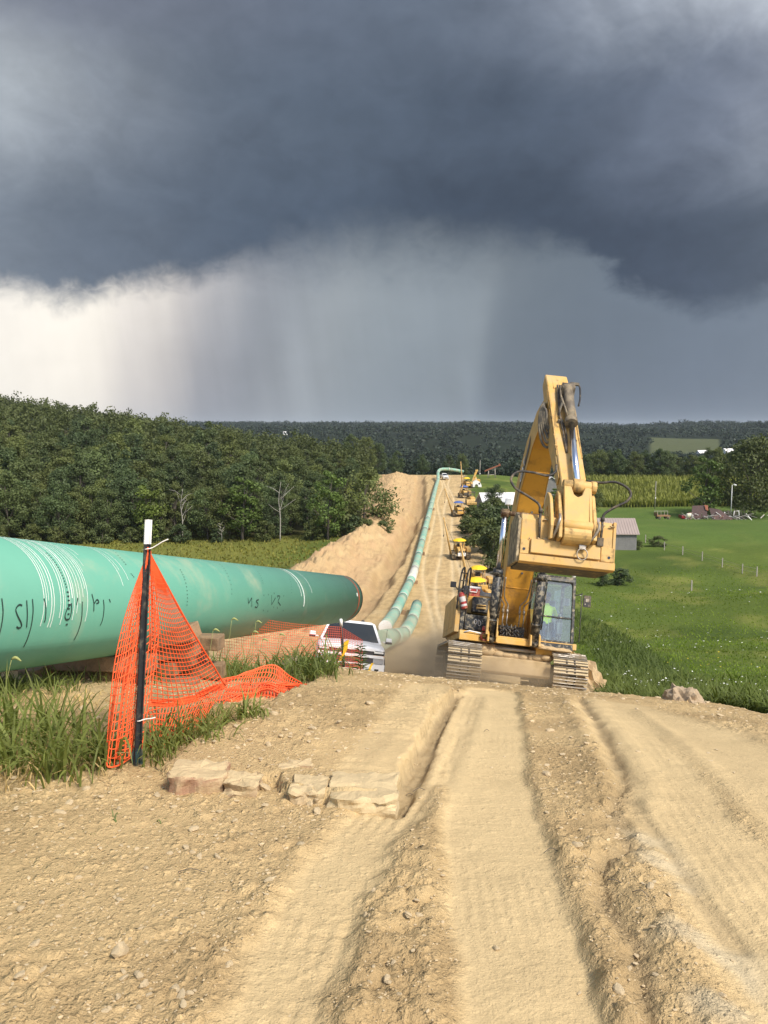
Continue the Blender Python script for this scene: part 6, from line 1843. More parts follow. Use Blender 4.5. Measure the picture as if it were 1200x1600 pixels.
    front(-.98, .98, .50, .68, .0, .12, 'bumper', wp); front(-.55, .55, .36, .50, .05, .1, 'air_dam', bl, n=4); front(-.40, .40, .525, .64, -.008, .02, 'bumper_opening', bl, n=4)
    for s in (-1, 1):
        front(min(s * .6, s * .98), max(s * .6, s * .98), .38, .50, .02, .1, 'bumper', wp, n=3)
        front(min(s * .70, s * .82), max(s * .70, s * .82), .40, .55, -.006, .03, 'fog_light', M['glass_dark'], n=2)
        mb = MB(); mb.box((s * 1.17, 1.98, 1.36), (.2, .1, .17), top=(.9, .8)); mb.box((s * 1.04, 2.0, 1.31), (.12, .05, .05)); w = P(mb, 'mirror', paint, .025)
        mb = MB(); mb.box((s * 1.17, 1.94, 1.30), (.19, .05, .07)); P(mb, 'mirror_base', bl, .01, w)
        for y in (1.0, 4.65):
            mb = MB(); mb.lathe([(.22, -.12), (.36, -.13), (.395, -.09), (.395, .09), (.36, .13), (.22, .12)], (s * .90, y, .40), 22, axis='x'); w = P(mb, 'wheel', M['tyre'], 0)
            mb = MB(); mb.lathe([(0, -.08), (.10, -.09), (.22, -.115), (.22, .115), (.10, .09), (0, .08)], (s * .90, y, .40), 14, axis='x'); P(mb, 'rim', M['steel'], 0, w)
            mb = MB(); mb.lathe([(.43, -.03), (.46, -.03), (.47, .02), (.43, .03)], (s * 1.0, y, .42), 22, axis='x'); P(mb, 'wheel_arch', bl, 0)
        mb = MB(); mb.tube(spline([(s * .2, 1.66, 1.275), (s * .45, 1.72, 1.3), (s * .62, 1.80, 1.36)], 3), .012, 5); P(mb, 'wiper', bl, 0)
    mb = MB(); mb.bb((-.97, 3.85, 1.29), (.97, 5.7, 1.31)); P(mb, 'bed_cover', bl, 0)
    mb = MB(); mb.rock((.35, 2.7, 1.90), (.06, .1, .04), 2, rough=0, sub=2); P(mb, 'roof_antenna', bl, 0)
    mb = MB(); mb.tube([(1.0, .95, 1.24), (1.02, 1.0, 1.7)], .006, 4); P(mb, 'aerial', bl, 0)
    return t


q = at(543, 1060, 22.6)
wpaint = mat('white_truck_paint', (.80, .80, .79), .3, dirt=((.62, .52, .38), .22, 1.6), var=.02, spec=.5)
TR_M = Matrix.Translation((q.x, 22.6, -7.18)) @ Matrix.Rotation(R(-14.5), 4, 'X') @ Matrix.Rotation(R(6), 4, 'Y') @ Matrix.Rotation(R(4), 4, 'Z')
build_pickup('pickup_truck', 'white pickup truck climbing the dirt road behind the netting, half hidden by the crest', TR_M, wpaint)
q = at(697, 750, 283); z = float(Hdirt(np.array([q.x]), np.array([283.]))[0])
far_truck = build_pickup('pickup_truck', 'tiny white pickup parked at the top of the far hill beside the pipe bend', Matrix.Translation((q.x, 283, z + .15)) @ Matrix.Rotation(R(3), 4, 'X') @ Matrix.Rotation(R(8), 4, 'Z'), wpaint)

# ------------------------------------------------------------------ pipelayers parked along the right edge of the road
def build_pipelayer(label, x, y, rz, canopy, plate, boom_tip, group='pipelayer tractors parked along the road'):
    z = float(Hdirt(np.array([x]), np.array([y]))[0]) + 0.12
    t = thing('pipelayer', label, 'pipelayer', (x, y, z), rz, group)
    P = lambda mb, n, m, b=0, par=None: mb.build(n, m if isinstance(m, list) else [m], par or t, bevel=b)
    Y = M['yellow']
    for s in (-1, 1):
        mb = MB(); o = [(0, .5), (.18, .12), (.6, 0), (2.9, 0), (3.35, .15), (3.5, .55), (3.3, .95), (2.9, 1.05), (.5, 1.0), (.12, .8)]
        mb.prism(o, s * 1.15 - .3, s * 1.15 + .3)
        for k in range(14):
            yy = .3 + k * .22; mb.bb((s * 1.15 - .31, yy, 1.03), (s * 1.15 + .31, yy + .07, 1.08))
        for k in range(4): mb.bb((s * 1.15 - .31, -.03, .2 + k * .18), (s * 1.15 + .31, .05, .26 + k * .18))
        P(mb, 'crawler_track', M['track_dark'])
    mb = MB(); mb.prism([(-.1, .5), (2.2, .5), (2.2, 1.75), (.1, 1.65), (-.1, 1.5)], -.5, .5); P(mb, 'hood', Y, .03)
    mb = MB(); mb.bb((-.42, -.14, .7), (.42, -.09, 1.42)); P(mb, 'radiator_grille', M['black'])
    mb = MB(); mb.bb((-.85, 2.1, .6), (.85, 3.5, 1.35)); mb.bb((-.8, 3.0, 1.35), (.8, 3.5, 1.9)); P(mb, 'body', Y, .03)
    mb = MB(); mb.box((0, 2.55, 1.5), (.6, .55, .2)); mb.box((0, 2.85, 1.85), (.6, .14, .6)); P(mb, 'seat', M['black'])
    mb = MB()
    for xx in (-.7, .7):
        for yy in (1.95, 3.2): mb.tube([(xx, yy, 1.3), (xx, yy, 2.75)], .045, 6)
    P(mb, 'canopy_posts', Y)
    mb = MB(); mb.lathe([(1.12, 2.66), (1.05, 2.74), (.75, 2.92), (.4, 3.02), (0, 3.06), (0, 3.02), (.4, 2.98), (.75, 2.88), (1.02, 2.68)], (0, 2.5, 0), 10, smooth=False); P(mb, 'canopy', canopy)
    mb = MB(); mb.bb((.9, .5, 1.1), (1.55, 2.4, 1.75)); mb.bb((.5, .9, 1.2), (.95, 1.9, 1.5)); P(mb, 'counterweight', Y, .04)
    mb = MB(); mb.bb((-.62, -.42, .62), (.62, -.16, 1.12)); P(mb, 'front_plate', plate, .03)
    mb = MB(); mb.tube([(.25, .9, 1.65), (.25, .9, 2.35)], .06, 8); P(mb, 'exhaust_stack', M['black'])
    tip = Vector(boom_tip); mb = MB()
    for yy in (.9, 2.4): mb.tube([(-1.45, yy, .75), tip + Vector((0, (yy - 1.65) * .18, 0))], .09, 6)
    for k in (.3, .55, .8):
        a = Vector((-1.45, .9, .75)).lerp(tip, k); b = Vector((-1.45, 2.4, .75)).lerp(tip, k); mb.tube([a, b], .05, 5)
    mb.box(tip, (.22, .5, .3)); P(mb, 'boom', M['yellow_pale'])
    mb = MB(); mb.tube([tip, (-.7, 1.6, 1.7)], .025, 4); mb.tube([tip, tip + Vector((-.02, 0, -2.6))], .02, 4); mb.box(tip + Vector((-.02, 0, -2.7)), (.12, .12, .3)); P(mb, 'cable', M['black'])
    return t


CY, CB = M['canopy_yellow'], M['canopy_blue']
build_pipelayer('pipelayer with a yellow umbrella directly behind the excavator, nearest of the row', 10.3, 87, .1, CY, M['yellow'], (-1.0, 1.4, 3.0))
build_pipelayer('second pipelayer with a yellow umbrella, its long yellow boom rising above the excavator grab rail', 11.9, 99, .08, CY, M['yellow'], (-2.6, .6, 6.0))
build_pipelayer('pipelayer with a yellow umbrella and a white front block beside the mud heap', 12.0, 127, .05, CY, M['white'], (-2.7, .8, 6.4))
build_pipelayer('pipelayer with a single blue umbrella standing alone left of the bushes', 15.8, 171, .06, CB, M['yellow'], (-3.1, .9, 5.6))
build_pipelayer('blue umbrella pipelayer in the cluster of machines beside the white roofed barn', 21.0, 212, .1, CB, M['black'], (-.6, 1.2, 3.2))
build_pipelayer('farthest pipelayer, yellow umbrella and upright boom at the head of the machine cluster', 25.0, 246, .1, CY, M['yellow'], (-2.0, 1.4, 7.6))


def build_dozer():
    x, y = 20.9, 194
    z = ground(x, y) + .1
    t = thing('bulldozer', 'yellow tracked dozer with a broad tan blade beside the white roofed barn', 'bulldozer', (x, y, z), .05)
    for s in (-1, 1):
        mb = MB(); mb.prism([(0, .5), (.3, .05), (3.0, .05), (3.4, .5), (3.0, 1.0), (.3, 1.0)], s * 1.05 - .28, s * 1.05 + .28); mb.build('crawler_track', [M['track_dark']], t)
    mb = MB(); mb.prism([(0, .5), (1.8, .5), (1.8, 1.8), (.1, 1.6)], -.55, .55); mb.bb((-.8, 1.8, .6), (.8, 3.3, 1.5)); mb.build('body', [M['yellow']], t, bevel=.03)
    mb = MB()
    for sx in (-.75, .75):
        for yy in (1.9, 3.2): mb.tube([(sx, yy, 1.5), (sx, yy, 2.7)], .06, 6)
    mb.bb((-.9, 1.7, 2.7), (.9, 3.4, 2.82)); mb.build('cab_frame', [M['black']], t)
    mb = MB(); mb.prism([(-.8, .05), (-.95, .5), (-.85, 1.0), (-.6, 1.35), (-.55, 1.3), (-.75, .95), (-.8, .5), (-.7, .05)], -1.6, 1.6); mb.build('blade', [M['yellow_worn']], t, bevel=.02)
    mb = MB()
    for s in (-1, 1): mb.tube([(s * .5, -.7, .6), (s * .9, 1.2, .6)], .1, 6)
    mb.build('push_arm', [M['yellow']], t)
    # excavator arm folded above the cluster, and the white arched cover beside it
    x, y = 27.6, 247; z = ground(x, y)
    t = thing('machine_cover', 'white arched cover with a round hole standing beside the farthest pipelayer', 'cover', (x, y, z + .3))
    mb = MB(); n = 10; o = [(1.55 * math.cos(R(a)), 1.9 * math.sin(R(a))) for a in range(0, 181, 18)]; i_ = [(.55 * math.cos(R(a)), .9 * math.sin(R(a))) for a in range(180, -1, -18)]
    vs = [(x_, yy, z_) for yy in (0, 2.2) for x_, z_ in o + i_]; k = len(o); K = 2 * k; fs = []
    for j in range(k - 1): fs += [(j, j + 1, K - 2 - j, K - 1 - j), (K + j + 1, K + j, K + K - 1 - j, K + K - 2 - j), (j, K + j, K + j + 1, j + 1), (k + j, k + j + 1, K + k + j + 1, K + k + j)]
    mb.add(vs, fs); mb.build('shell', [M['white']], t)
    mb = MB(); mb.cyl((.85, -.03, 1.0), (.85, .02, 1.0), .28, seg=14); mb.build('round_opening', [M['black']], t)
    mb = MB(); mb.tube([(-.1, .5, 1.85), (-.1, .5, 2.6)], .09, 8); mb.build('vent', [M['white']], t)
    x, y = 29.0, 258; z = ground(x, y)
    t = thing('backhoe', 'small yellow machine with its arm raised behind the white arched cover', 'excavator', (x, y, z))
    mb = MB(); mb.bb((-1, 0, 0), (1, 3, .8)); mb.build('crawler_track', [M['track_dark']], t)
    mb = MB(); mb.bb((-1, .1, .9), (1, 3, 1.9)); mb.bb((-.9, .2, 1.9), (-.1, 1.4, 2.7)); mb.build('body', [M['yellow']], t, bevel=.05)
    mb = MB(); mb.prism([(-1.6, 1.5), (-1.2, 1.3), (.1, 4.3), (.0, 4.7), (-.5, 4.5)], .2, .6, 'y'); mb.box((-.1, .4, 4.7), (.8, .5, .5)); mb.build('arm', [M['yellow']], t)


build_dozer()
p = at(768, 895, 106); o = mound('heap of lumpy grey brown mud and roots between the machines and the bushes', 14.2, 108, 2.6, 5, 1.5, 22, 'spoil_lump', 'mud_heap')
mound('smaller heap of pale dug earth beside the white fronted pipelayer', 15.0, 118, 1.6, 4, 1.5, 25, 'dirt_lump', 'mud_heap')


# ------------------------------------------------------------------ barns and farmyard
def gable(name, label, x, y, w, d, hw, hr, rz, wall, roof, over=.4, ridge='x', boards=True, ribs=0):
    z = min(ground(x + a, y + b) for a in (-w / 2, w / 2) for b in (-d / 2, d / 2)) - .2
    t = thing(name, label, 'barn', (x, y, z), rz)
    if ridge == 'x': prof_ = [(-d / 2, 0), (d / 2, 0), (d / 2, hw), (0, hr), (-d / 2, hw)]
    else: prof_ = [(-w / 2, 0), (w / 2, 0), (w / 2, hw), (0, hr), (-w / 2, hw)]
    mb = MB()
    if ridge == 'x': mb.prism(prof_, -w / 2, w / 2, 'x')
    else: mb.prism(prof_, -d / 2, d / 2, 'y')
    wl = mb.build('wall', [wall], t)
    rn = random.Random(int(x * 7)); mb = MB()
    n = int(w / .3)
    for i in range(n):
        xx = -w / 2 + (i + .5) * w / n
        top = hw if ridge == 'x' else hw + (hr - hw) * (1 - abs(xx) / (w / 2)) - .1
        mb.box((xx, -d / 2 - .02 - rn.uniform(0, .02), top / 2), (w / n * .9, .03, top - .05))
    if boards: tag(mb.build('boards', [wall], wl), kind='stuff')
    mb = MB(); th = .12
    if ridge == 'x':
        sl_ = (hr - hw) / (d / 2)
        for s in (-1, 1):
            e = s * (d / 2 + over); ze = hw - over * sl_
            mb.prism([(0, hr), (e, ze), (e, ze + th), (0, hr + th)], -w / 2 - over, w / 2 + over, 'x')
    else:
        sl_ = (hr - hw) / (w / 2)
        for s in (-1, 1):
            e = s * (w / 2 + over); ze = hw - over * sl_
            mb.prism([(0, hr), (e, ze), (e, ze + th), (0, hr + th)], -d / 2 - over, d / 2 + over, 'y')
    r = mb.build('roof', [roof], t)
    if ribs:
        mb = MB()
        for i in range(ribs):
            xx = -w / 2 - over + (w + 2 * over) * (i + .5) / ribs; e = -(d / 2 + over); ze = hw - over * sl_
            mb.prism([(0, hr + th + .005), (e, ze + th + .005), (e, ze + th + .07), (0, hr + th + .07)], xx - .05, xx + .05, 'x')
        mb.build('roof_rib', [roof], r)
    return t


b = gable('barn', 'low grey barn with a white metal roof behind the roadside bushes', 26.5, 176, 12, 7, 2.9, 4.9, .12, M['barn_wood'], M['roof_white'])
b = gable('barn', 'weathered grey barn with a pointed gable seen behind the excavator boom', 40.5, 205, 9.5, 13, 5.6, 9.0, -.05, M['barn_wood'], M['roof_white'], ridge='y')
b = gable('barn', 'grey board shed with a faded red ribbed metal roof in the farm meadow', 36.6, 139, 10.5, 6.4, 3.0, 5.0, -.06, M['barn_wood'], M['roof_tan'], ridge='x', ribs=26)
mb = MB(); mb.bb((-.9, -3.245, .1), (.1, -3.225, 2.2)); mb.build('door', [M['barn_wood']], b)

FY = lambda x, y: ground(x, y)
# collapsed building
def build_ruin():
    x, y = at(1112, 800, 198).x, 198; z = FY(x, y)
    t = thing('collapsed_shed', 'collapsed shed with two sunken dark brown roof halves amid broken boards', 'collapsed shed', (x, y, z))
    mb = MB(); mb.add([(-4.5, 1, .3), (-1.2, -.5, .4), (-.2, 2.5, 3.2), (-3.4, 3.5, 3.0), (-4.5, 1.1, .15), (-1.2, -.4, .25), (-.2, 2.6, 3.05), (-3.4, 3.6, 2.85)], [(0, 1, 2, 3), (7, 6, 5, 4), (0, 4, 5, 1), (1, 5, 6, 2), (2, 6, 7, 3), (3, 7, 4, 0)]); mb.build('roof', [M['roof_dark']], t)
    mb = MB(); mb.add([(-.6, -2.2, .1), (3.6, -2.6, .1), (1.6, -.2, 2.5), (-.2, 1.2, 2.7), (5.4, .3, .1)], [(0, 1, 2), (0, 2, 3), (1, 4, 2), (0, 1, 4)]); mb.build('roof', [M['roof_dark']], t)
    mb = MB(); mb.add([(-.9, 2.4, 3.3), (-.1, 2.2, 3.2), (-.5, .8, 2.0), (-1.0, 1.2, 2.2)], [(0, 1, 2, 3)]); mb.build('rusty_sheet', [M['rust']], t)
    mb = MB(); rn = random.Random(12)
    for i in range(70):
        c = Vector((rn.gauss(1.0, 3.8), rn.gauss(0, 1.4), rn.uniform(.1, 1.1))); r = Euler((rn.uniform(-.6, .6), rn.uniform(-.7, .7), rn.uniform(0, 3))).to_matrix()
        mb.box(c, (rn.uniform(1, 3.4), rn.uniform(.1, .25), .06), r, rn.choice((0, 0, 0, 1)))
    o = mb.build('broken_boards', [M['grey_wood'], M['white_matt']], t); tag(o, kind='stuff')
    mb = MB()
    for i in range(60):
        a = rn.uniform(2.5, 9); mb.tube([(a, rn.uniform(-1, 2), 0), (a + rn.uniform(-1.2, 1.2), rn.uniform(-1, 2), rn.uniform(.5, 2.6))], .05, 4)
    o = mb.build('brush', [M['bark']], t); tag(o, kind='stuff')
    x2, y2 = at(1083, 800, 207).x, 207
    t = thing('tank', 'cream coloured horizontal fuel tank lying in front of the red pickup', 'tank', (x2, y2, FY(x2, y2) + 1.0), .1)
    mb = MB(); mb.lathe([(0, -1.75), (.35, -1.72), (.6, -1.5), (.62, -.6), (.62, 1.5), (.35, 1.72), (0, 1.75)], (0, 0, 0), 16, axis='x'); mb.build('shell', [mat('cream_paint', (.78, .73, .55), .4)], t)
    mb = MB()
    for s in (-1, 1): mb.bb((s * 1 - .1, -.5, -1.1), (s * 1 + .1, .5, -.45))
    mb.build('legs', [M['rust']], t); mb = MB(); mb.bb((-.08, -.64, -.1), (.08, .64, .64)); mb.build('strap', [M['white']], t)
    x3, y3 = at(1142, 800, 204).x, 204; zz = FY(x3, y3)
    t = thing('yard_light', 'tall grey yard light pole with a lamp head beside the collapsed shed', 'light pole', (x3, y3, zz))
    mb = MB(); mb.tube([(0, 0, 0), (.05, 0, 8.6)], [.13, .09], 8); mb.build('pole', [mat('galvanised', (.5, .5, .48), .5, .3)], t)
    mb = MB(); mb.tube([(.05, 0, 8.5), (.4, -.1, 8.8), (.7, -.15, 8.75)], .05, 6); mb.lathe([(0, .1), (.26, .06), (.3, -.1), (.2, -.28), (0, -.3)], (.75, -.15, 8.65), 12); mb.build('lamp_head', [M['white']], t)
    t = thing('water_stand', 'white pipe stand leaning by the foot of the yard light', 'stand', (x3 + .3, y3 - 2.5, zz))
    mb = MB()
    for a, b_ in (((-.8, 0, 0), (-.5, 0, 2.4)), ((.8, 0, 0), (.6, 0, 2.3)), ((-.6, 0, 2.3), (.7, 0, 2.4)), ((-.7, 0, 1.1), (.7, 0, 1.2)), ((-.7, 0, 1.2), (1.4, -.3, .2)), ((1.0, -.5, 0), (1.9, -.6, 1.5))): mb.tube([a, b_], .08, 6)
    mb.build('frame', [M['white_matt']], t)
    x4, y4 = at(1036, 800, 203).x, 203
    t = thing('farm_wagon', 'rusty brown hay wagon parked on the mown grass right of the shed', 'wagon', (x4, y4, FY(x4, y4)), .1)
    mb = MB(); mb.bb((-1.9, -.9, .75), (1.6, .9, 1.0)); mb.bb((-1.9, -.92, 1.0), (-1.8, .92, 1.7)); mb.build('bed', [mat('old_wagon_boards', (.25, .14, .07), .9, var=.3)], t)
    mb = MB()
    for k in range(5): mb.bb((-1.85 + k * .85, .85, 1.0), (-1.77 + k * .85, .91, 2.0))
    mb.bb((-1.85, .85, 1.9), (1.6, .9, 2.0)); mb.build('rack', [M['grey_wood']], t)
    for sx in (-1.2, 1.0):
        for sy in (-.8, .8):
            mb = MB(); mb.lathe([(0, -.1), (.36, -.1), (.4, 0), (.36, .1), (0, .1)], (sx, sy, .4), 14, axis='y'); mb.build('wheel', [M['tyre']], t)
    red = mat('dark_red_paint', (.20, .012, .022), .35, var=.05)
    x5, y5 = at(1079, 800, 214).x, 214
    m4 = Matrix.Translation((x5 - 2.9, y5, FY(x5, y5))) @ Matrix.Rotation(R(84), 4, 'Z')
    build_pickup('pickup_truck', 'dark red pickup parked side-on under the trees by the collapsed shed', Matrix.Translation((x5 + 2.9, y5, FY(x5, y5))) @ Matrix.Rotation(R(96), 4, 'Z'), red)


build_ruin()


def build_posts():
    P = [(1010, 142), (1040, 135), (1069, 130), (1100, 124), (1132, 119), (1164, 115), (1187, 113)]
    t = thing('wire_fence', 'farm fence of thin white posts and wire along the mown yard', 'fence', (at(1010, 800, 142).x, 142, ground(at(1010, 800, 142).x, 142)))
    base = t.location.copy(); tops = []
    for px, y in P:
        x = at(px, 800, y).x; z = ground(x, y); mb = MB(); mb.box((0, 0, .6), (.12, .12, 1.5)); o = mb.build('post', [M['grey_wood']], t); o.location = Vector((x, y, z)) - base; tops.append(Vector((x, y, z)) - base)
    mb = MB()
    for h in (.5, 1.05): mb.tube([q + Vector((0, 0, h)) for q in tops], .014, 4)
    mb.build('wire', [M['steel']], t)
    x = at(1085, 800, 103).x; t = tag(MB().box((0, 0, .6), (.14, .14, 1.5)).build('marker_post', [M['grey_wood']]), 'single short grey post standing in the open meadow', 'post'); t.location = (x, 103, ground(x, 103))
    for lab, px, y, h in (('thin grey utility pole at the edge of the corn field', 1023, 238, 8.0), ('slim bare pole standing in the meadow beyond the machine cluster', 749, 300, 6.0)):
        x = at(px, 800, y).x; t = thing('utility_pole', lab, 'pole', (x, y, ground(x, y))); mb = MB(); mb.tube([(0, 0, -.3), (.1, 0, h)], [.13, .09], 8); mb.build('pole', [M['grey_wood']], t)
        mb = MB(); mb.box((.08, -.12, h - 4.8), (.3, .06, .4)); mb.build('sign_plate', [M['white_matt']], t)
    # rusty grain elevator on stilts
    x = at(768, 800, 292).x; y = 292; z = ground(x, y)
    t = thing('hay_elevator', 'rust red sloping hay elevator on legs in the far meadow', 'elevator', (x, y, z + .2))
    mb = MB(); mb.prism([(-2.6, 2.2), (2.4, 4.2), (2.5, 4.7), (-2.6, 2.7)], -.3, .3, 'y'); mb.box((2.6, 0, 4.6), (.6, .7, .8), Matrix.Rotation(-.4, 3, 'Y')); mb.build('chute', [M['rust']], t)
    mb = MB()
    for a, b_ in (((-1.6, -.5, 0), (-1.2, 0, 2.7)), ((-1.0, .5, 0), (-1.2, 0, 2.7)), ((1.0, -.5, 0), (1.0, 0, 3.6)), ((1.4, .5, 0), (1.0, 0, 3.6)), ((-1.2, 0, 1.2), (1, 0, 1.2))): mb.tube([a, b_], .1, 5)
    mb.build('legs', [M['grey_wood']], t)
    for lab, px, py, d, w, h in (('tiny white farmhouse below the far hillside field', 1095, 712, 960, 9, 7), ('second tiny white house left of the big dark tree', 1137, 708, 940, 11, 6), ('small white shed beside the farther tiny farmhouse', 1103, 709, 985, 9, 5), ('white speck of a farm building on the far left ridge', 447, 678, 1500, 12, 6)):
        q = at(px, py, d); z = q.z
        t = thing('farm_house', lab, 'house', (q.x, q.y, z - 4), .3)
        mb = MB(); mb.prism([(-4, 0), (4, 0), (4, h), (0, h + 3), (-4, h)], -w / 2, w / 2, 'x'); mb.build('wall', [M['white']], t)
        mb = MB()
        for s in (-1, 1): mb.prism([(0, h + 3), (s * 4.5, h - .4), (s * 4.5, h - .1), (0, h + 3.3)], -w / 2 - .4, w / 2 + .4, 'x')
        mb.build('roof', [M['roof_white']], t)


build_posts()


def build_corn():
    rg = np.random.default_rng(5); n = 26000
    y = 242.5 + rg.random(n) ** 1.6 * 92; x = xc(y) + 38 + rg.random(n) * 95
    y = np.where(rg.random(n) < .25, 243 + rg.random(n) * 3, y)
    ok = CORN(x, y) > .05; xy = np.round(np.stack([x, y], 1)[ok] / np.array([.9, .01])) * np.array([.9, .01]) + rg.normal(0, .1, (ok.sum(), 2))
    V, F, T = blades(0, xy, 2.4, .38, (.05, .5), 2, Hbase, 31)
    o = mesh_np('corn_field', V, F, [M['corn']], attrs={'tint': .2 + T * .3 + .4 * np.repeat(sst(.4, .6, fbm(xy[:, 0] / 20, xy[:, 1] / 6, 3, 5)), 6)}); tag(o, kind='stuff')


build_corn()

# ------------------------------------------------------------------ trees


def leaf_cards(C, rad, n_per, size, rg, up=0.25):
    """leaf-sized faces filling clumps: C centres (k,3), rad (k,)"""
    k = len(C); n = k * n_per
    ci = np.repeat(np.arange(k), n_per)
    d = rg.normal(size=(n, 3)); d /= np.linalg.norm(d, axis=1)[:, None]
    r = rg.random(n) ** 0.45
    p = C[ci] + d * (r * rad[ci])[:, None] * np.array([1, 1, .72])
    nrm = d + rg.normal(size=(n, 3)) * .7 + np.array([0, 0, up]); nrm /= np.linalg.norm(nrm, axis=1)[:, None]
    a = np.cross(nrm, rg.normal(size=(n, 3))); a /= np.linalg.norm(a, axis=1)[:, None]; b = np.cross(nrm, a)
    s = size * rg.uniform(.6, 1.25, n)
    q = np.stack([p - a * s[:, None] * .6, p - b * s[:, None] * .42, p + a * s[:, None] * .6, p + b * s[:, None] * .42], 1)
    tint = np.repeat(rg.uniform(.1, .9, k)[ci] * .7 + rg.random(n) * .3, 4)
    return q.reshape(-1, 3), np.arange(n * 4).reshape(-1, 4), tint


def tree_meshes(seed, h=16.0, w=10.0, clumps=34, per=90, size=.55, shape='round', low=.12):
    rg = np.random.default_rng(seed); rn = random.Random(seed)
    tr = MB(); pts = [Vector((0, 0, -.6))]; lean = Vector((rn.uniform(-.04, .04), rn.uniform(-.04, .04), 0))
    for i in range(1, 7): pts.append(Vector((lean.x * i * h / 6 + rn.uniform(-.1, .1), lean.y * i * h / 6 + rn.uniform(-.1, .1), h * .82 * i / 6)))
    r0 = h * .017; tr.tube(pts, [r0 * (1.25 - i / 6.3) for i in range(7)], 7)
    C = []; Rr = []
    for i in range(clumps):
        t = rn.random(); z = h * (low + (1 - low) * t)
        if shape == 'round': prof_ = math.sin(math.pi * (.12 + .84 * t)) ** .7
        elif shape == 'cone': prof_ = (1 - t) ** .8 + .08
        elif shape == 'tall': prof_ = math.sin(math.pi * (.1 + .85 * t)) ** .5 * .8
        else: prof_ = math.sin(math.pi * (.25 + .72 * t)) ** .8
        a = rn.uniform(0, 6.283); rr = w / 2 * prof_ * rn.uniform(.35, 1.0)
        c = Vector((math.cos(a) * rr + lean.x * z, math.sin(a) * rr + lean.y * z, z * rn.uniform(.94, 1.02))); C.append(c); Rr.append(w * rn.uniform(.11, .2) * (.75 + .5 * prof_))
        if i % 2 == 0:
            k = min(5, max(1, int(z / h * 6) - 1)); s = pts[k]; m = s.lerp(c, .5) + Vector((0, 0, -.3)); tr.tube([s, m, c], [r0 * .4, r0 * .28, r0 * .1], 5)
    q, f, t = leaf_cards(np.array(C), np.array(Rr), per, size, rg)
    return tr, q, f, t


TREE = {}


def tree_proto(key, **kw):
    leaf = kw.pop('leaf', 'leaf'); bark = kw.pop('bark', 'bark')
    tr, q, f, t = tree_meshes(**kw)
    a = tr.build('trunk', [M[bark]]); b = mesh_np('crown', q, f, [M[leaf]], attrs={'tint': t})
    TREE[key] = (a.data, b.data); bpy.data.objects.remove(a); bpy.data.objects.remove(b)


for i in range(2): tree_proto(('mid', i), seed=180 + i, h=17, w=11, clumps=52, per=130, size=.46, leaf='leaf_mid')
for i in range(4): tree_proto(('round', i), seed=100 + i, h=17, w=11, clumps=52, per=130, size=.46)
for i in range(2): tree_proto(('tall', i), seed=120 + i, h=19, w=8, clumps=40, per=120, size=.48, shape='tall')
for i in range(2): tree_proto(('cone', i), seed=130 + i, h=18, w=7.5, clumps=40, per=110, size=.45, shape='cone', low=.05)
for i in range(2): tree_proto(('bush', i), seed=140 + i, h=5, w=6, clumps=20, per=90, size=.4, low=.08)
tree_proto(('light', 0), seed=150, h=15, w=8, clumps=34, per=90, size=.5, leaf='leaf_light')
tree_proto(('big', 0), seed=160, h=21, w=20, clumps=80, per=110, size=.62, low=.10)
tree_proto(('spread', 0), seed=170, h=14, w=15, clumps=46, per=90, size=.55, shape='spread')


def place_tree(key, x, y, s, label, group=None, name='broadleaf_tree', z=None, rz=None, wx=1.0, cat='tree'):
    t = thing(name, label, cat, (x, y, (ground(x, y) if z is None else z)), random.uniform(0, 6.28) if rz is None else rz, group)
    t.scale = (s * wx, s * wx, s)
    link('trunk', TREE[key][0], t); link('crown', TREE[key][1], t); return t


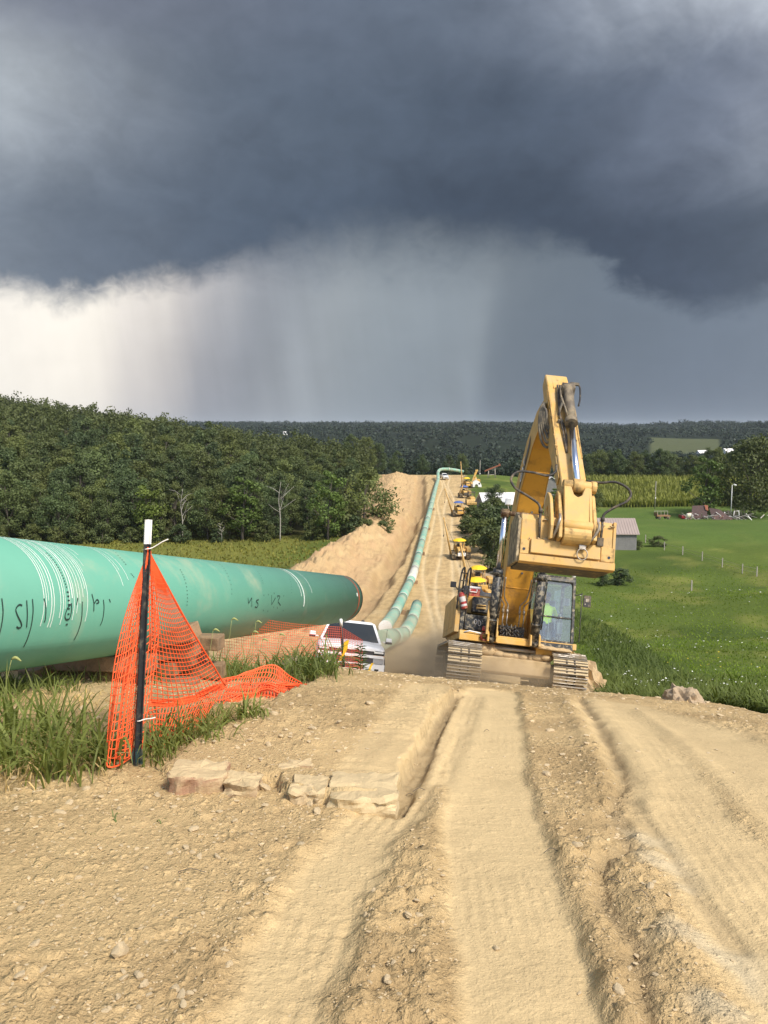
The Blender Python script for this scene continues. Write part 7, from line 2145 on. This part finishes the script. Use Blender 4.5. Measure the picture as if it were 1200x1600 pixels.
def build_trees():
    rn = random.Random(21)
    G1 = 'dark green trees of the wood left of the pipeline'
    L1 = 'dark green leafy tree of the dense wood covering the left hillside'
    pos = []
    # the wood's front row along the meadow
    for i, px in enumerate(range(-40, 505, 26)):
        y = 158 + rn.uniform(-3, 4); x = at(px, 800, y).x; pos.append((x, y, rn.uniform(.55, .78)))
    tries = 0; cand = []; arr = np.full((2000, 2), 1e6); na = len(pos); arr[:na] = [q[:2] for q in pos]
    while len(cand) + len(pos) < 760 and tries < 20000:
        tries += 1
        y = 162 + rn.random() ** 0.85 * 275; x = -rn.random() * (.52 * y + 10) + (XL(y) - 6 if rn.random() < .9 else 4)
        if x > XL(y) - 8: continue
        sp = np.interp(y, [160, 420], [4.6, 7.2])
        if not len(arr) or ((arr[:na, 0] - x) ** 2 + (arr[:na, 1] - y) ** 2).min() > sp * sp:
            arr[na] = (x, y); na += 1
            cand.append((x, y, rn.choice((rn.uniform(.5, .72), rn.uniform(.62, .86), rn.uniform(.8, 1.0)))))
    cand.sort(key=lambda q: q[1]); k = 285 - len(pos); rest = cand[k:]; pos += cand[:k]
    # the many trees higher up are one mass
    a_ = np.array(rest); rg = np.random.default_rng(3); V = []; F = []; T = []; nv = 0
    for x, y, s in rest:
        h = 17 * s; w = 10.5 * s; z = ground(x, y); nc = 10; u = rg.normal(size=(nc, 3)); u /= np.linalg.norm(u, axis=1)[:, None]
        C = np.array([x, y, z + h * .58]) + u * np.array([w * .32, w * .32, h * .30]) * rg.uniform(.4, 1, (nc, 1))
        q, f, t = leaf_cards(C, np.full(nc, w * .24), 26, .8, rg); t = t * .35 + rg.random() * .65
        V.append(q); F.append(f + nv); T.append(t); nv += len(q)
    o = mesh_np('hillside_wood', np.concatenate(V), np.concatenate(F), [M['leaf']], attrs={'tint': np.concatenate(T)}); tag(o, kind='stuff')
    for x, y, s in pos:
        r = rn.random(); key = ('mid', rn.randrange(2)) if r < (.42 if y < 172 else .22) else ('round', rn.randrange(4)) if r < .66 else ('tall', rn.randrange(2)) if r < .88 else ('cone', rn.randrange(2))
        sh = {'mid': 'paler round crowned', 'round': 'round crowned', 'tall': 'tall slender', 'cone': 'narrow pointed'}[key[0]]
        where = 'in the front row of the wood beside the dry meadow' if y < 164 else 'in the wood on the left hillside behind the front row'
        place_tree(key, x, y, s * (.62 if x > XL(y) - 14 and y > 166 else .8 if x > XL(y) - 34 else 1), f'{sh} green tree {where}', f'{sh} trees {where}')
    def T(key, px, y, s, label, name='broadleaf_tree', wx=1.0, dz=0): x = at(px, 800, y).x; return place_tree(key, x, y, s, label, None, name, ground(x, y) + dz, None, wx)
    T(('light', 0), 512, 152, .85, 'light green young tree in front of the dark wood near the dirt bank')
    T(('spread', 0), 568, 157, .84, 'dark spreading tree whose ragged branches hang over the dirt bank')
    T(('round', 1), 538, 163, .74, 'dark rounded tree between the light green tree and the dirt bank')
    T(('light', 0), 235, 155, .75, 'pale green bushy tree in the front row right behind the white post tip', wx=1.1)
    T(('light', 0), 378, 154, .8, 'yellowish green tree with drooping sprays left of the bare white trunk', wx=1.2)
    for lab, px, y, h, sd in (('bare pale dead tree with forked white trunk at the edge of the wood', 437, 153.5, 11, 3), ('smaller bare whitish dead tree further left in the front row', 284, 154, 10, 5), ('low leafless white branch jutting out at the foot of the wood', 345, 152, 4, 8)):
        r2 = random.Random(sd); x = at(px, 800, y).x; t = thing('dead_tree', lab, 'tree', (x, y, ground(x, y))); mb = MB()
        pts = [(0, 0, -.3), (.1, 0, h * .4), (-.15, 0, h * .7), (.3, 0, h)]; mb.tube(spline(pts, 4), [h * .011 * (1 - .06 * i) for i in range(13)], 6); mb.build('trunk', [M['bark_pale']], t)
        mb = MB()
        for i in range(9):
            z = h * r2.uniform(.35, .9); a = r2.uniform(0, 6.28); l = h * r2.uniform(.12, .3); mb.tube([(0, 0, z), (math.cos(a) * l * .5, math.sin(a) * l * .5, z + l * .35), (math.cos(a) * l, math.sin(a) * l, z + l * r2.uniform(.4, 1))], [.06, .04, .02], 5)
        mb.build('limbs', [M['bark_pale']], t)
    # understorey along the wood's edge
    G2 = 'shrubs at the foot of the wood'
    for i in range(34):
        px = rn.uniform(-30, 560); y = rn.uniform(152, 157); x = at(px, 800, y).x
        place_tree(('bush', i % 2), x, y, rn.uniform(.45, .8), 'low shrub filling the shady foot of the wood edge', G2, 'shrub', cat='shrub')
    for px, y, s, lab in ((598, 149, .55, 'small green bush sprouting on the slope of the dirt bank below the spreading tree'), (575, 150, .6, 'dark bush at the foot of the spreading tree on the dirt bank')):
        place_tree(('bush', 0), at(px, 800, y).x, y, s, lab, None, 'shrub', cat='shrub')
    # bushes on the right between road and barns
    G3 = 'leafy green bushes between the dirt road and the white roofed barn'
    for px, y, s, k in ((740, 158, .7, 'bush'), (758, 160, .75, 'bush'), (776, 163, .8, 'bush'), (795, 158, .8, 'bush'), (752, 148, .85, 'bush'), (770, 145, .95, 'bush'), (790, 147, .95, 'bush'), (738, 141, .75, 'bush'), (760, 134, .95, 'bush'), (782, 134, 1.0, 'bush'),
                        (800, 137, 1.0, 'bush'), (772, 126, .9, 'bush'), (790, 122, .85, 'bush'), (806, 124, .9, 'bush'), (786, 112, .7, 'bush'), (800, 108, .75, 'bush'), (812, 112, .8, 'bush'), (797, 98, .5, 'bush'), (818, 100, .6, 'bush'), (728, 152, .45, 'bush')):
        x = at(px, 800, y).x; place_tree((k, rn.randrange(2)), x, y, s * 1.15, 'leafy green bush in the thicket between the dirt road and the white roofed barn', G3, 'bush', cat='bush')
    T(('round', 2), 772, 166, .42, 'small tree poking up in front of the white barn roof')
    T(('light', 0), 905, 196, .62, 'bright green round tree right of the excavator stick near the gabled barn', wx=1.3)
    T(('light', 0), 872, 180, .38, 'bright green bush in front of the gabled barn', 'bush', wx=1.8)
    T(('round', 3), 925, 200, .45, 'dark green tree standing beside the corn field edge behind the hose', wx=1.2)
    T(('bush', 1), 972, 107, .42, 'larger dark bush in the meadow just below the excavator bucket', 'bush', wx=1.3)
    T(('bush', 0), 945, 106, .36, 'smaller dark bush in the meadow left of the larger one', 'bush', wx=1.3)
    T(('bush', 0), 1030, 138, .34, 'low leafy shrub on the fence line right of the grey shed', 'bush', wx=1.5)
    T(('bush', 1), 1000, 136, .3, 'shrub growing against the right corner of the grey shed', 'bush')
    T(('big', 0), 1172, 220, 1.0, 'huge dark green tree overhanging the farmyard at the right edge')
    T(('light', 0), 1098, 217, 1.08, 'lighter green tree left of the huge dark one', wx=1.15)
    T(('round', 0), 1212, 232, .95, 'dark tree behind the huge one at the right frame edge')
    G4 = 'hedgerow trees along the far side of the corn field'
    for i, px in enumerate(range(912, 1215, 13)):
        y = 352 + rn.uniform(-6, 10); x = at(px, 800, y).x
        place_tree(('round', i % 4), x, y, rn.uniform(.55, .82), 'dark round tree in the hedgerow along the far side of the corn field', G4)
    for px, y, s in ((700, 345, .5), (722, 350, .55), (660, 340, .5), (620, 345, .6), (590, 335, .75), (570, 330, .85), (548, 335, .9)):
        x = at(px, 800, y).x; place_tree(('round', int(px) % 4), x, y, s, 'dark tree just beyond the bare crest of the far hill', 'trees beyond the far crest')


build_trees()


def build_far_wood():
    rg = np.random.default_rng(9)
    V = []; F = []; T = []; nv = 0
    def cluster(x, y, h, w, ncard, size, nc):
        nonlocal nv
        z = Hbase(x, y)
        for i in range(len(x)):
            k = nc; u = rg.normal(size=(k, 3)); u /= np.linalg.norm(u, axis=1)[:, None]
            C = np.array([x[i], y[i], z[i] + h[i] * .6]) + u * np.array([w[i] * .33, w[i] * .33, h[i] * .3]) * rg.uniform(.5, 1, (k, 1))
            q, f, t = leaf_cards(C, np.full(k, w[i] * .26), ncard, size, rg); t = t * .4 + rg.random() * .4
            V.append(q); F.append(f + nv); T.append(t); nv += len(q)
    def scat(n, y0, y1, cond):
        y = np.sqrt(rg.uniform(y0 ** 2, y1 ** 2, n)); x = rg.uniform(-.54, .54, n) * y; ok = cond(x, y); return x[ok], y[ok]
    x, y = scat(1250, 400, 700, lambda x, y: ~((x > 20) & (x < 240) & (y < 430) & (y < 400)))
    cluster(x, y, rg.uniform(9, 15, len(x)), rg.uniform(10, 14, len(x)), 16, 1.25, 9)
    x, y = scat(5200, 700, 3100, lambda x, y: ~PATCH(x, y))
    x2, y2 = scat(2300, 430, 1000, lambda x, y: x > -500)
    cluster(x2, y2, rg.uniform(9, 14, len(x2)), rg.uniform(11, 15, len(x2)), 12, 1.7, 6)
    cluster(x, y, rg.uniform(11, 17, len(x)), np.interp(y, [700, 3000], [14, 30]) * rg.uniform(.8, 1.3, len(x)), 10, 3.4, 4)
    o = mesh_np('far_wood', np.concatenate(V), np.concatenate(F), [M['leaf_far']], attrs={'tint': np.concatenate(T)}); tag(o, kind='stuff')


build_far_wood()

# ------------------------------------------------------------------ dust hanging behind the crest
def build_dust():
    m = bpy.data.materials.new('road_dust'); m.use_nodes = True; nt = m.node_tree; X.nt = nt
    nt.nodes.remove(nt.nodes['Principled BSDF']); out = nt.nodes['Material Output']
    vol = nt.nodes.new('ShaderNodeVolumePrincipled'); vol.inputs['Color'].default_value = (.80, .66, .46, 1); vol.inputs['Anisotropy'].default_value = .1
    tc = nt.nodes.new('ShaderNodeTexCoord'); v = X(tc.outputs['Object'])
    sep = nt.nodes.new('ShaderNodeSeparateXYZ'); nt.links.new(v.o, sep.inputs[0]); x, y, z = (X(sep.outputs[i]) for i in range(3))
    n = xnoise(v, 2.2, 4, .6)
    r = X.op('SQRT', x * x + y * y + z * z)
    dens = (1.0 - xsmooth(r, .25, 1.0)) * xsmooth(n, .34, .68) * DUST_D
    nt.links.new(dens.o, vol.inputs['Density']); nt.links.new(vol.outputs[0], out.inputs['Volume'])
    mb = MB(); mb.rock((0, 0, 0), (1, 1, 1), 0, rough=0, sub=3)
    o = mb.build('dust', [m]); c = at(655, 1052, 27); o.location = c; o.scale = (3.0, 6.5, 2.3); o.rotation_euler = (R(-15), 0, 0); tag(o, kind='stuff')
    o2 = o.copy(); COL.objects.link(o2); o2.location = at(745, 1062, 19.6); o2.scale = (2.6, 1.6, 1.0)


DUST_D = 0.95
build_dust()


def build_haze():
    m = bpy.data.materials.new('storm_air'); m.use_nodes = True; nt = m.node_tree
    nt.nodes.remove(nt.nodes['Principled BSDF']); out = nt.nodes['Material Output']
    vol = nt.nodes.new('ShaderNodeVolumePrincipled'); vol.inputs['Color'].default_value = (.72, .80, .92, 1); vol.inputs['Density'].default_value = HAZE_D
    nt.links.new(vol.outputs[0], out.inputs['Volume'])
    mb = MB(); mb.bb((-7000, -70, -150), (7000, 11700, 95)); tag(mb.build('haze', [m]), kind='stuff')


HAZE_D = 0.00005
build_haze()
